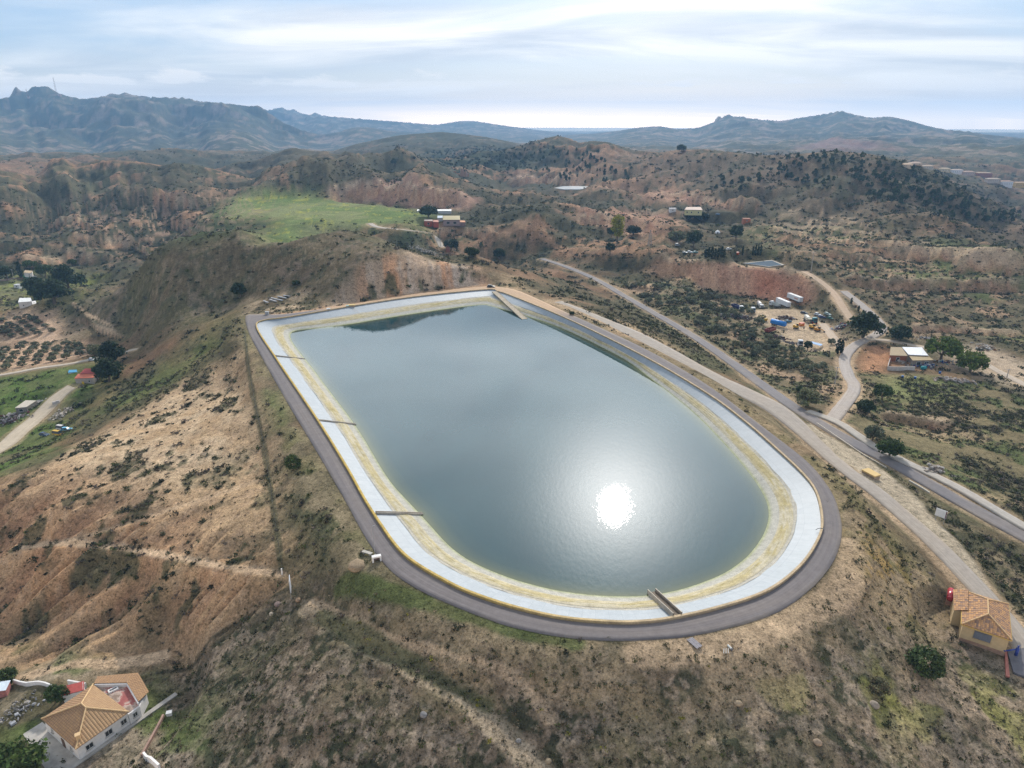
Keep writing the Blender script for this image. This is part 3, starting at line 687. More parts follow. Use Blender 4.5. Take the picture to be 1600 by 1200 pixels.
VEG *= (1 - YARD) * sstep(.5, 3, Dring) * sstep(.3, 2.5, Rmin)
for c_, r_, z_0, b_ in PADS: VEG *= sstep(r_ - 3, r_ + 2, np.hypot(X - c_[0], Y - c_[1]))
VEG *= ~IN_CR
# ------------------------------------------------------------------ object helpers
def link(o, parent=None):
    COL.objects.link(o)
    if parent is not None:
        o.parent = parent
    return o
def tag(o, label=None, cat=None, group=None, kind=None):
    if label: o['label'] = label
    if cat: o['category'] = cat
    if group: o['group'] = group
    if kind: o['kind'] = kind
    return o
def thing(name, label, cat, loc=(0, 0, 0), rz=0, group=None):
    o = bpy.data.objects.new(name, None); o.location = loc; o.rotation_euler = (0, 0, rz); o.empty_display_size = .2
    link(o); return tag(o, label, cat, group)
def copy_tree(o, parent=None):
    c = o.copy(); COL.objects.link(c)
    if parent is not None: c.parent = parent
    for ch in list(o.children): copy_tree(ch, c)
    return c
def npmesh(name, V, F, mat=None, smooth=True, cols=None, parent=None):
    """F: (n,4) or (n,3) array"""
    me = bpy.data.meshes.new(name)
    V = np.ascontiguousarray(V, np.float32); F = np.ascontiguousarray(F, np.int32)
    n, k = F.shape
    me.vertices.add(len(V)); me.vertices.foreach_set('co', V.ravel())
    me.loops.add(n * k); me.loops.foreach_set('vertex_index', F.ravel())
    me.polygons.add(n); me.polygons.foreach_set('loop_start', np.arange(0, n * k, k, dtype=np.int32))
    me.polygons.foreach_set('use_smooth', np.full(n, smooth))
    me.update(calc_edges=True)
    if cols is not None:
        at = me.color_attributes.new('Col', 'FLOAT_COLOR', 'POINT')
        c = np.ones((len(V), 4), np.float32); c[:, :3] = cols
        at.data.foreach_set('color', c.ravel())
    if mat: me.materials.append(mat)
    o = bpy.data.objects.new(name, me)
    return link(o, parent)
def bmobj(name, bm, mat=None, parent=None, smooth=False):
    me = bpy.data.meshes.new(name)
    bmesh.ops.recalc_face_normals(bm, faces=bm.faces)
    bm.to_mesh(me); bm.free()
    if smooth:
        for p in me.polygons: p.use_smooth = True
    if mat:
        for m_ in (mat if isinstance(mat, (list, tuple)) else [mat]): me.materials.append(m_)
    return link(bpy.data.objects.new(name, me), parent)
# ------------------------------------------------------------------ materials
def new_mat(name):
    m = bpy.data.materials.new(name); m.use_nodes = True
    nt = m.node_tree
    return m, nt, nt.nodes['Principled BSDF']
def node(nt, typ, **kw):
    n = nt.nodes.new(typ)
    for k, v in kw.items():
        if k.startswith('i_'):
            n.inputs[int(k[2:]) if k[2:].isdigit() else k[2:].replace('_', ' ')].default_value = v
        else:
            setattr(n, k, v)
    return n
def ramp(nt, fac, stops):
    r = nt.nodes.new('ShaderNodeValToRGB'); e = r.color_ramp.elements
    while len(e) < len(stops): e.new(.5)
    for k, (p, c) in enumerate(stops):
        e[k].position = p; e[k].color = (c[0], c[1], c[2], 1) if hasattr(c, '__len__') else (c, c, c, 1)
    nt.links.new(fac, r.inputs[0]); return r
def mixrgb(nt, a, b, f, mode='MIX'):
    n = nt.nodes.new('ShaderNodeMix'); n.data_type = 'RGBA'; n.blend_type = mode
    for s, v in ((n.inputs[0], f), (n.inputs[6], a), (n.inputs[7], b)):
        if isinstance(v, bpy.types.NodeSocket): nt.links.new(v, s)
        elif hasattr(v, '__len__'): s.default_value = (v[0], v[1], v[2], 1)
        else: s.default_value = v
    return n.outputs[2]
def plain(name, col, rough=.7, var=.25, scale=1.5, metal=0, bump=0, spec=.3, detail=5):
    """a plain surface with irregular fading and dirt"""
    m, nt, b = new_mat(name)
    tc = node(nt, 'ShaderNodeTexCoord')
    n = node(nt, 'ShaderNodeTexNoise', i_Scale=scale, i_Detail=detail, i_Roughness=.65); nt.links.new(tc.outputs['Object'], n.inputs['Vector'])
    c = np.array(col)
    r = ramp(nt, n.outputs['Fac'], [(.3, c * (1 - var)), (.55, c), (.75, np.minimum(c * (1 + var * .7) + .01 * var, 1))])
    nt.links.new(r.outputs[0], b.inputs['Base Color'])
    b.inputs['Roughness'].default_value = rough; b.inputs['Metallic'].default_value = metal; b.inputs['Specular IOR Level'].default_value = spec
    if bump:
        bp = node(nt, 'ShaderNodeBump', i_Strength=bump, i_Distance=.05); nt.links.new(n.outputs['Fac'], bp.inputs['Height']); nt.links.new(bp.outputs[0], b.inputs['Normal'])
    return m
def vcol_mat(name, rough=.95, var=.3, scales=(.35, 2.2), bump=.25, dist=.25, spec=.1, sss=0):
    m, nt, b = new_mat(name)
    at = node(nt, 'ShaderNodeAttribute', attribute_name='Col')
    tc = node(nt, 'ShaderNodeTexCoord')
    na = node(nt, 'ShaderNodeTexNoise', i_Scale=scales[0], i_Detail=6, i_Roughness=.7); nt.links.new(tc.outputs['Object'], na.inputs['Vector'])
    nb = node(nt, 'ShaderNodeTexNoise', i_Scale=scales[1], i_Detail=4, i_Roughness=.75); nt.links.new(tc.outputs['Object'], nb.inputs['Vector'])
    ra = ramp(nt, na.outputs['Fac'], [(.3, 1 - var), (.7, 1 + var)]); rb = ramp(nt, nb.outputs['Fac'], [(.3, 1 - var), (.7, 1 + var)])
    c = mixrgb(nt, at.outputs['Color'], ra.outputs[0], 1.0, 'MULTIPLY'); c = mixrgb(nt, c, rb.outputs[0], 1.0, 'MULTIPLY')
    nt.links.new(c, b.inputs['Base Color'])
    b.inputs['Roughness'].default_value = rough; b.inputs['Specular IOR Level'].default_value = spec
    if bump:
        bp = node(nt, 'ShaderNodeBump', i_Strength=bump, i_Distance=dist); nt.links.new(nb.outputs['Fac'], bp.inputs['Height']); nt.links.new(bp.outputs[0], b.inputs['Normal'])
    return m
def ground_mat():
    """vertex colour broken up by tufts, stones and small dry plants"""
    m, nt, b = new_mat('earth_and_scrub')
    at = node(nt, 'ShaderNodeAttribute', attribute_name='Col'); tc = node(nt, 'ShaderNodeTexCoord'); c = at.outputs['Color']
    def layer(scale, det, rough, stops, seed):
        nonlocal c
        mp = node(nt, 'ShaderNodeMapping'); mp.inputs['Location'].default_value = (seed, -seed, 0); nt.links.new(tc.outputs['Object'], mp.inputs[0])
        n = node(nt, 'ShaderNodeTexNoise', i_Scale=scale, i_Detail=det, i_Roughness=rough); nt.links.new(mp.outputs[0], n.inputs['Vector'])
        c = mixrgb(nt, c, ramp(nt, n.outputs['Fac'], stops).outputs[0], 1.0, 'MULTIPLY'); return n
    layer(.05, 5, .7, [(.3, .78), (.7, 1.22)], 3); layer(.28, 6, .75, [(.32, .76), (.5, 1.0), (.68, 1.26)], 17)
    layer(.75, 5, .8, [(.36, (.45, .46, .43)), (.47, (.95, .95, .94)), (.58, (1.04, 1.04, 1.03)), (.68, (1.38, 1.36, 1.33))], 47)
    n = layer(2.2, 4, .8, [(.36, (.40, .41, .38)), (.46, (.95, .95, .94)), (.56, (1.05, 1.04, 1.03)), (.66, (1.55, 1.5, 1.45))], 31)
    nt.links.new(c, b.inputs['Base Color']); b.inputs['Roughness'].default_value = 1; b.inputs['Specular IOR Level'].default_value = .05
    bp = node(nt, 'ShaderNodeBump', i_Strength=.55, i_Distance=.35); nt.links.new(n.outputs['Fac'], bp.inputs['Height']); nt.links.new(bp.outputs[0], b.inputs['Normal']); return m
M_GROUND = ground_mat()
# ------------------------------------------------------------------ the ground sheet, cut by range into ground / hills / mountains / plain
def land(name, i0, i1):
    v = np.stack([X[i0:i1 + 1], Y[i0:i1 + 1], ZG[i0:i1 + 1]], -1)
    h, w = v.shape[:2]
    i = np.arange(h * w).reshape(h, w)
    F = np.stack([i[:-1, :-1], i[:-1, 1:], i[1:, 1:], i[1:, :-1]], -1).reshape(-1, 4)
    return tag(npmesh(name, v.reshape(-1, 3), F, M_GROUND, True, COLR[i0:i1 + 1].reshape(-1, 3)), kind='structure')
_k1, _k2, _k3 = [int(np.searchsorted(RR, r)) for r in (640, 2100, 8600)]
land('ground', 0, _k1); land('hills', _k1, _k2); land('mountains', _k2, _k3); land('coastal_plain', _k3, len(RR) - 1)
# ------------------------------------------------------------------ reservoir, water, roads
def nearest(A, B, smooth=4):
    """for every point of closed curve A the matching place on closed curve B (smoothed along the curve)"""
    d = ((A[:, None, :2] - B[None, :, :2]) ** 2).sum(-1).argmin(1)
    Q = B[d].copy()
    k = np.ones(2 * smooth + 1) / (2 * smooth + 1)
    for c in range(3):
        Q[:, c] = np.convolve(np.r_[Q[-smooth:, c], Q[:, c], Q[:smooth, c]], k, 'valid')
    return Q
def band(name, rows, mat, parent=None, cols=None, uvs=None, smooth=True, closed=True):
    """rows: list of (n,3) curves lofted together"""
    R_ = np.stack(rows); h, w = R_.shape[:2]
    i = np.arange(h * w).reshape(h, w)
    if closed:
        j = np.roll(i, -1, 1); F = np.stack([i[:-1], j[:-1], j[1:], i[1:]], -1).reshape(-1, 4)
    else:
        F = np.stack([i[:-1, :-1], i[:-1, 1:], i[1:, 1:], i[1:, :-1]], -1).reshape(-1, 4)
    o = npmesh(name, R_.reshape(-1, 3), F, mat, smooth, None if cols is None else np.asarray(cols, np.float32).reshape(-1, 3), parent)
    if uvs is not None:
        uv = o.data.uv_layers.new(name='UVMap'); li = np.empty(len(o.data.loops), np.int32); o.data.loops.foreach_get('vertex_index', li)
        u = np.asarray(uvs, np.float32).reshape(-1, 2)[li]
        if closed:
            L = float(np.asarray(uvs)[..., 0].max()); u4 = u.reshape(-1, 4, 2); wrap = (u4[:, :, 0].max(1) - u4[:, :, 0].min(1)) > L / 2
            q = u4[wrap]; q[:, :, 0] = np.where(q[:, :, 0] < L / 2, q[:, :, 0] + L + 2, q[:, :, 0]); u4[wrap] = q; u = u4.reshape(-1, 2)
        uv.data.foreach_set('uv', u.ravel())
    return o
def uvmat(name, joints=0, streak=.25, grain=.2, rough=.85, bump=.1, tint=None, spec=.25):
    """vertex colour times streaks along u and grain; optional slab joints every `joints` metres"""
    m, nt, b = new_mat(name)
    at = node(nt, 'ShaderNodeAttribute', attribute_name='Col'); uv = node(nt, 'ShaderNodeUVMap'); tc = node(nt, 'ShaderNodeTexCoord')
    mp = node(nt, 'ShaderNodeMapping'); mp.inputs['Scale'].default_value = (.02, 1.6, 1) if not joints else (.5, .35, 1); nt.links.new(uv.outputs[0], mp.inputs[0])
    ns = node(nt, 'ShaderNodeTexNoise', i_Scale=1.6, i_Detail=5, i_Roughness=.65); nt.links.new(mp.outputs[0], ns.inputs['Vector'])
    ng = node(nt, 'ShaderNodeTexNoise', i_Scale=.6, i_Detail=8, i_Roughness=.75); nt.links.new(tc.outputs['Object'], ng.inputs['Vector'])
    c = mixrgb(nt, at.outputs['Color'], ramp(nt, ns.outputs['Fac'], [(.3, 1 - streak), (.7, 1 + streak)]).outputs[0], 1, 'MULTIPLY')
    c = mixrgb(nt, c, ramp(nt, ng.outputs['Fac'], [(.3, 1 - grain), (.7, 1 + grain)]).outputs[0], 1, 'MULTIPLY')
    if joints:
        br = node(nt, 'ShaderNodeTexBrick'); br.offset = 0; br.inputs['Scale'].default_value = 1; br.inputs['Mortar Size'].default_value = .035; br.inputs['Brick Width'].default_value = joints; br.inputs['Row Height'].default_value = 3.4
        br.inputs['Color1'].default_value = (1, 1, 1, 1); br.inputs['Color2'].default_value = (.9, .92, .93, 1); br.inputs['Mortar'].default_value = (.66, .69, .72, 1); nt.links.new(uv.outputs[0], br.inputs['Vector'])
        c = mixrgb(nt, c, br.outputs['Color'], 1, 'MULTIPLY')
    nt.links.new(c, b.inputs['Base Color']); b.inputs['Roughness'].default_value = rough; b.inputs['Specular IOR Level'].default_value = spec
    if bump:
        bp = node(nt, 'ShaderNodeBump', i_Strength=bump, i_Distance=.1); nt.links.new(ng.outputs['Fac'], bp.inputs['Height']); nt.links.new(bp.outputs[0], b.inputs['Normal'])
    return m
M_LIN = uvmat('membrane', 2.6, .09, .06, .55, 0, spec=.4); M_SED = vcol_mat('dried_sediment', .95, .22, (.7, 3.0), .5, .3); M_CONC = plain('old_concrete', (.42, .39, .34), .9, .3, .8, bump=.3)
M_ASPH = uvmat('worn_asphalt', 0, .16, .16, .9, .15); M_PAR = vcol_mat('lichened_kerb', .9, .25, (.5, 2.5), .3, .1)
res = thing('reservoir', 'large pale lined reservoir basin with a rounded near end and yellow parapet on the hilltop', 'reservoir', (0, 0, 0))
PC = nearest(CREST, WATER, 5); nC = len(CREST); su = np.arange(nC) * 2.0
inward = (PC - CREST)[:, :2]; inl = np.linalg.norm(inward, axis=1, keepdims=True); inward /= inl
def lin(t, off=0.0):
    p = CREST + (PC - CREST) * t
    p[:, :2] += inward * .2; p[:, 2] = .1 + (WLEV - .1) * t + off
    return p
def lrows(ts, off): return [lin(t, off) for t in ts]
def uvr(ts): return np.stack([np.stack([su, np.full(nC, t) * inl[:, 0]], 1) for t in ts])
def flatc(ts, c): return np.broadcast_to(C(*c), (len(ts), nC, 3))
sx, sy = CREST[:, 0], CREST[:, 1]
shift = (fbm(sx, sy, 12, 3, 70) - .5)
t1 = np.linspace(0, .5, 6); band('membrane_lining', lrows(t1, 0), M_LIN, res, flatc(t1, (.235, .27, .30)), uvr(t1))
# pale dusty transition, rough yellow sediment, pale lower strip
t2 = np.linspace(.44, .58, 4)
rows = lrows(t2, .03); rows = [r_ + (np.stack([inward[:, 0], inward[:, 1], np.zeros(nC)], 1) * (shift[:, None] * 1.6 if k == 0 else 0)) for k, r_ in enumerate(rows)]
band('dusty_lining', rows, M_SED, res, flatc(t2, (.42, .39, .325)))
t3 = np.linspace(.52, .80, 16); cl, rws = [], []
for k, t in enumerate(t3):
    r_ = lin(t, .06)
    f = math.sin(math.pi * k / (len(t3) - 1)) ** .5
    nn = vnoise(su / .9, np.full(nC, k * .9), 71); n4 = fbm(su, np.full(nC, k * 1.2), 9, 3, 72); n5 = vnoise(su / 2.2, np.full(nC, k * .5), 73)
    side = .6 + .4 * sstep(60, 110, sx + 60) 
    r_[:, 2] += f * (.05 + .22 * nn)
    dirt = sstep(.40, .56, n4 * .6 + nn * .4) * f
    cc = C(.46, .41, .30)[None] * (1 - dirt[:, None]) + C(.42, .35, .19)[None] * dirt[:, None]
    dk = sstep(.66, .8, n5) * f * .6
    cc = cc * (1 - dk[:, None]) + C(.30, .25, .10)[None] * dk[:, None]
    cl.append(cc); rws.append(r_)
band('sediment_band', rws, M_SED, res, np.stack(cl))
t4 = np.r_[np.linspace(.77, .96, 5), 1.0, 1.06, 1.2]; 
cl4 = []
for t in t4:
    g = sstep(.93, 1.0, t); cl4.append(np.broadcast_to(C(.41, .39, .335) * (1 - g) + C(.33, .34, .20) * g, (nC, 3)))
band('lower_lining', [lin(t, .05) for t in t4], M_SED, res, np.stack(cl4))
t5 = np.array([1.15, 1.8, 2.6]); band('basin_floor', lrows(t5, 0), M_SED, res, flatc(t5, (.3, .32, .2)))
# parapet kerb with yellow lichen, strongest on the left side
outw = -inward
def off(c, d, z):
    p = c.copy(); p[:, :2] += outw * d; p[:, 2] = z; return p
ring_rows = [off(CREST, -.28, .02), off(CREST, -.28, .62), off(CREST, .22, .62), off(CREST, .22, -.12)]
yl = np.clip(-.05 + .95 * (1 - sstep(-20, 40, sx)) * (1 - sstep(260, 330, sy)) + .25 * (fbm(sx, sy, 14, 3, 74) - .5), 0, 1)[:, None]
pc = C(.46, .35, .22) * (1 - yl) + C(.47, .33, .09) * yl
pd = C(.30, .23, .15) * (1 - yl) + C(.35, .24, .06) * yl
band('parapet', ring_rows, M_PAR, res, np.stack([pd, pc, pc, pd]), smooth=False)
# flumes and stairways crossing the lining
def flume(p0, p1, w, wall_h, name='drain_channel', dark=(.14, .115, .09), light=(.40, .35, .29)):
    a = P(p0[0], p0[1], .15); b = P(p1[0], p1[1], WLEV + .1)
    d = b - a; l = np.linalg.norm(d[:2]); dx, dy = d[:2] / l; nx, ny = -dy, dx
    prof = [(-w / 2 - .16, -.3), (-w / 2 - .16, wall_h), (-w / 2, wall_h), (-w / 2, .12), (w / 2, .12), (w / 2, wall_h), (w / 2 + .16, wall_h), (w / 2 + .16, -.3)]
    pc_ = [light, light, light, dark, dark, light, light, light]
    rows, cc = [], []
    for (o_, h_) in prof:
        pts = np.array([[a[0] + nx * o_ + dx * l * t, a[1] + ny * o_ + dy * l * t, a[2] + (b[2] - a[2]) * t + h_] for t in np.linspace(-.01, 1.04, 12)])
        rows.append(pts); cc.append(np.broadcast_to(C(*light if h_ > .12 or h_ < 0 else dark), (12, 3)))
    return band(name, rows, M_PAR, res, np.stack(cc), smooth=False, closed=False)
flume((431, 556), (475, 561), .3, .3, dark=(.22, .18, .14)); flume((497, 656.5), (554, 663), .3, .3, dark=(.22, .18, .14)); flume((588, 801), (658, 803), .4, .32, dark=(.22, .18, .14))
flume((1058, 963), (1019, 927), 1.5, .9); flume((549, 478), (568, 500.5), .9, .3, dark=(.26, .22, .18))
flume((773, 456), (818, 497), 2.6, .22, 'access_ramp', (.40, .335, .25), (.34, .29, .22))
# water
PW = WATER[:, :2]
ax0, ax1 = P(690, 560, 0)[:2], P(950, 800, 0)[:2]
tt = np.clip(((PW - ax0) @ (ax1 - ax0)) / ((ax1 - ax0) ** 2).sum(), 0, 1)[:, None]
AXP = ax0 + tt * (ax1 - ax0); al = np.linalg.norm(AXP - PW, axis=1, keepdims=True)
rings = [(-2.2, 0.0), (.0, .04), (.9, .3), (2.2, .65), (4.5, .92), (8.0, 1.0), (20., 1.0), (1e9, 1.0)]
V, cw = [], []
sh, dp = C(.13, .135, .06), C(.006, .044, .055)
for d, g in rings:
    V.append(np.c_[PW + (AXP - PW) * np.minimum(d / al, 1), np.full(len(PW), WLEV)]); cw.append(np.broadcast_to(sh * (1 - g) + dp * g, (len(PW), 3)))
m, nt, b = new_mat('reservoir_water')
at = node(nt, 'ShaderNodeAttribute', attribute_name='Col'); nt.links.new(at.outputs['Color'], b.inputs['Base Color'])
b.inputs['Roughness'].default_value = WROUGH; b.inputs['IOR'].default_value = 1.45; b.inputs['Specular IOR Level'].default_value = .5
tc = node(nt, 'ShaderNodeTexCoord'); mp = node(nt, 'ShaderNodeMapping'); mp.inputs['Scale'].default_value = (1, .45, 1); mp.inputs['Rotation'].default_value = (0, 0, .35); nt.links.new(tc.outputs['Object'], mp.inputs[0])
wv = node(nt, 'ShaderNodeTexNoise', i_Scale=1.1, i_Detail=3, i_Roughness=.6); nt.links.new(mp.outputs[0], wv.inputs['Vector'])
bp = node(nt, 'ShaderNodeBump', i_Strength=WBUMP, i_Distance=.1); nt.links.new(wv.outputs['Fac'], bp.inputs['Height'])
wp = node(nt, 'ShaderNodeTexNoise', i_Scale=.022, i_Detail=5, i_Roughness=.6, i_Distortion=1.2); nt.links.new(mp.outputs[0], wp.inputs['Vector'])
mr = node(nt, 'ShaderNodeMapRange'); mr.inputs['From Min'].default_value = .35; mr.inputs['From Max'].default_value = .65; mr.inputs['To Min'].default_value = WBUMP * .4; mr.inputs['To Max'].default_value = WBUMP * 1.8
nt.links.new(wp.outputs['Fac'], mr.inputs['Value']); nt.links.new(mr.outputs[0], bp.inputs['Strength'])
nt.links.new(mixrgb(nt, at.outputs['Color'], ramp(nt, wp.outputs['Fac'], [(.3, (.75, .82, .85)), (.7, (1.25, 1.2, 1.15))]).outputs[0], 1, 'MULTIPLY'), b.inputs['Base Color']); nt.links.new(bp.outputs[0], b.inputs['Normal'])
wo = band('water', V, m, None, np.stack(cw), smooth=False); wo['kind'] = 'structure'
# a water mirror with a narrow spread (Beckmann) over the green body of the water
df = node(nt, 'ShaderNodeBsdfDiffuse'); gs = node(nt, 'ShaderNodeBsdfGlossy'); gs.distribution = 'BECKMANN'; gs.inputs['Roughness'].default_value = WROUGH; fr = node(nt, 'ShaderNodeFresnel'); fr.inputs['IOR'].default_value = 1.45
mx = node(nt, 'ShaderNodeMixShader'); nt.links.new(b.inputs['Base Color'].links[0].from_socket, df.inputs['Color'])
for t_ in (df, gs, fr): nt.links.new(bp.outputs[0], t_.inputs['Normal'])
nt.links.new(fr.outputs[0], mx.inputs[0]); nt.links.new(df.outputs[0], mx.inputs[1]); nt.links.new(gs.outputs[0], mx.inputs[2]); nt.links.new(mx.outputs[0], nt.nodes['Material Output'].inputs['Surface'])
# ring road: asphalt, bare earth along the far side
PO = nearest(OUTER, CREST, 3); nO = len(OUTER); so_ = np.arange(nO) * 2.0
earth = (sstep(300, 325, OUTER[:, 1]) * (1 - sstep(20, 55, OUTER[:, 0])) * sstep(-100, -85, OUTER[:, 0]))[:, None]
rows, cc, uu = [], [], []
for t, z in ((-.02, -.3), (0, .0), (.2, .03), (.4, .05), (.6, .05), (.8, .04), (1.0, .02)):
    p = OUTER + (PO - OUTER) * t; wob = (fbm(OUTER[:, 0], OUTER[:, 1], 5, 3, 75) - .5) * .5
    if t <= 0: p[:, :2] += np.stack([np.sin(so_), np.cos(so_)], 1) * wob[:, None] * .3
    p[:, 2] = z; rows.append(p)
    tr = .012 if .1 < t < .9 and abs(t - .4) > .1 else 0
    dust = (sstep(.45, .7, fbm(OUTER[:, 0] + 50 * t, OUTER[:, 1], 14, 3, 76)) * (.5 if t in (0, 1.0) else .12))[:, None]
    a_ = C(.150 + tr, .131 + tr, .128 + tr) * (1 - dust) + C(.30, .24, .18) * dust
    cc.append(a_ * (1 - earth) + C(.42, .28, .17) * earth); uu.append(np.stack([so_, np.full(nO, (1 - t) * 5)], 1))
tag(band('ring_road', rows, M_ASPH, None, np.stack(cc), np.stack(uu)), kind='structure')
def road(name, key, col, dust=(.36, .28, .2), dz=.05, duste=.5, w=None, patch=.15):
    L, w0 = ROADS[key]; w = w or w0; n = len(L); w = np.interp(np.arange(n) / (n - 1), *w) if isinstance(w, tuple) else w * np.ones(n); s = np.arange(n) * 3.0
    t = np.gradient(L[:, :2], axis=0); t /= np.linalg.norm(t, axis=1, keepdims=True); nr = np.stack([t[:, 1], -t[:, 0]], 1)
    rows, cc, uu = [], [], []
    for f in (-.52, -.5, -.3, -.1, .1, .3, .5, .52):
        o_ = w * f + (.35 * (vnoise(s / 5, np.full(n, f * 3), 77) - .5) if abs(f) >= .5 else 0)
        p = L.copy(); p[:, :2] += nr * o_[:, None]; p[:, 2] += dz if abs(f) < .51 else -.3
        if name == 'track': p[:, 2] += .0
        rows.append(p)
        d_ = (sstep(.45, .65, fbm(p[:, 0], p[:, 1], 9, 3, 78)) * (duste if abs(f) >= .5 else patch))[:, None]
        cc.append(C(*col) * (1 - d_) + C(*dust) * d_); uu.append(np.stack([s, f * w], 1))
    return tag(band(name, rows, M_ASPH, None, np.stack(cc), np.stack(uu), closed=False), kind='structure')
road('service_road', 'ramp_road', (.33, .285, .24), dz=.05, w=((0, .3, .47, .55, .6, .66, 1), (8, 8.5, 9, 8, 6, 4.8, 4.8))); road('asphalt_road', 'country_road', (.165, .15, .15), dz=.07)
road('concrete_path', 'concrete_path', (.38, .345, .30), dz=.10); road('side_road', 'side_road', (.33, .285, .25), dz=.14)
road('track', 'yard_track', (.43, .33, .24), dz=.02); road('track', 'upper_track', (.44, .31, .205), dz=.02); road('track', 'compound_track', (.42, .34, .26), dz=.02)
road('farm_road', 'farm_road', (.38, .33, .27), dz=.05); road('valley_road', 'valley_road', (.44, .37, .29), dz=.05); road('dirt_lane', 'dirt_lane', (.50, .41, .30), dz=.02)
# ------------------------------------------------------------------ plants
def leaf_mat(name, trans=.2, rough=.8):
    m, nt, b = new_mat(name)
    at = node(nt, 'ShaderNodeAttribute', attribute_name='Col'); oi = node(nt, 'ShaderNodeObjectInfo')
    tc = node(nt, 'ShaderNodeTexCoord'); nz = node(nt, 'ShaderNodeTexNoise', i_Scale=1.3, i_Detail=4, i_Roughness=.7); nt.links.new(tc.outputs['Object'], nz.inputs['Vector'])
    c = mixrgb(nt, at.outputs['Color'], ramp(nt, nz.outputs['Fac'], [(.3, .6), (.7, 1.4)]).outputs[0], 1, 'MULTIPLY')
    c = mixrgb(nt, c, ramp(nt, oi.outputs['Random'], [(0, (.78, .80, .8)), (.5, (1, 1, 1)), (1, (1.22, 1.14, .95))]).outputs[0], 1, 'MULTIPLY')
    nt.links.new(c, b.inputs['Base Color']); b.inputs['Roughness'].default_value = rough; b.inputs['Specular IOR Level'].default_value = .12
    tr = node(nt, 'ShaderNodeBsdfTranslucent'); nt.links.new(c, tr.inputs['Color'])
    mx = node(nt, 'ShaderNodeMixShader'); mx.inputs[0].default_value = trans
    nt.links.new(b.outputs[0], mx.inputs[1]); nt.links.new(tr.outputs[0], mx.inputs[2]); nt.links.new(mx.outputs[0], nt.nodes['Material Output'].inputs['Surface'])
    return m
M_LEAF = leaf_mat('leaves'); M_BARK = plain('bark', (.16, .115, .08), .95, .4, 3)
def leaves(cent, rad, n, size, rng, flat=.75, shell=.55):
    """n leaf quads through an ellipsoid; returns (4n,3) corners"""
    d = rng.normal(size=(n, 3)); d /= np.linalg.norm(d, axis=1, keepdims=True)
    rr = (shell + (1 - shell) * rng.random((n, 1))) ** .8
    c = np.asarray(cent) + d * rr * np.asarray(rad)
    nrm = d * .7 + rng.normal(size=(n, 3)) * .55 + np.array([0, 0, .35]); nrm /= np.linalg.norm(nrm, axis=1, keepdims=True)
    t = np.cross(nrm, rng.normal(size=(n, 3))); t /= np.linalg.norm(t, axis=1, keepdims=True); b = np.cross(nrm, t)
    s = size * (.6 + .8 * rng.random((n, 1))); s2 = s * (.5 + .5 * rng.random((n, 1)))
    return np.stack([c - t * s - b * s2 * .6, c + t * s * .8 - b * s2, c + t * s + b * s2 * .7, c - t * s * .7 + b * s2], 1).reshape(-1, 3)
def quads(V): return np.arange(len(V)).reshape(-1, 4)
def leafcol(n, base, rng, var=.35):
    c = np.asarray(base)[None] * (1 + var * (rng.random((n, 1)) * 2 - 1)) * (1 + .12 * (rng.random((n, 3)) * 2 - 1))
    return np.repeat(np.clip(c, .004, 1), 4, 0)
def bush_variant(seed, n=34):
    rng = np.random.default_rng(seed); V = []
    for k in range(4):
        c = np.array([rng.normal() * .42, rng.normal() * .42, .22 + .15 * rng.random()]); r = .45 + .25 * rng.random()
        V.append(leaves(c, (r, r, r * .75), n // 4, .20, rng, shell=.5))
    return np.concatenate(V)
BV = [bush_variant(200 + k) for k in range(6)]
BCOL = np.array([(.078, .078, .044), (.048, .056, .024), (.12, .098, .08), (.066, .08, .028), (.095, .078, .052), (.03, .034, .02), (.30, .24, .165), (.22, .18, .12), (.22, .20, .03)])
def scatter(name, pts, rad, cidx, hz=None, seed=1, kind='stuff', cvar=.3):
    rng = np.random.default_rng(seed); V, Cc = [], []
    which = rng.integers(0, len(BV), len(pts)); a = rng.random(len(pts)) * 6.283; hz = (.8 + .6 * rng.random(len(pts))) if hz is None else hz
    for v in range(len(BV)):
        q = np.nonzero(which == v)[0]
        if len(q) == 0: continue
        B = BV[v]; ca, sa = np.cos(a[q])[:, None], np.sin(a[q])[:, None]
        x = (B[None, :, 0] * ca - B[None, :, 1] * sa) * rad[q, None] + pts[q, 0, None]
        y = (B[None, :, 0] * sa + B[None, :, 1] * ca) * rad[q, None] + pts[q, 1, None]
        z = B[None, :, 2] * rad[q, None] * hz[q, None] + pts[q, 2, None] - .08 * rad[q, None]
        V.append(np.stack([x, y, z], -1).reshape(-1, 3))
        base = BCOL[cidx[q]] * (1 + cvar * (rng.random((len(q), 1)) * 2 - 1))
        nl = len(B) // 4
        cl = base[:, None, :] * (1 + .4 * (rng.random((len(q), nl, 1)) * 2 - 1))
        Cc.append(np.repeat(cl, 4, 1).reshape(-1, 3))
    V = np.concatenate(V); Cc = np.concatenate(Cc)
    o = npmesh(name, V, quads(V), M_LEAF, False, Cc)
    o['kind'] = kind
    return o
AREA = (RR * np.gradient(RR))[:, None] * (AZ[1] - AZ[0]) * np.ones_like(X)
inview = (np.abs(AZ) < math.radians(46))[None, :]
def sample(mask, dens, rmin, rmax, seed):
    rng = np.random.default_rng(seed)
    lam = mask * dens * AREA * ((R2 > rmin) & (R2 < rmax) & inview)
    cnt = rng.poisson(np.clip(lam, 0, 50)); i, j = np.nonzero(cnt); i, j = np.repeat(i, cnt[i, j]), np.repeat(j, cnt[i, j])
    x = X[i, j] + (rng.random(len(i)) - .5) * RR[i] * (AZ[1] - AZ[0]); y = Y[i, j] + (rng.random(len(i)) - .5) * np.gradient(RR)[i]
    return np.stack([x, y, height(x, y)], 1)
rngp = np.random.default_rng(5)
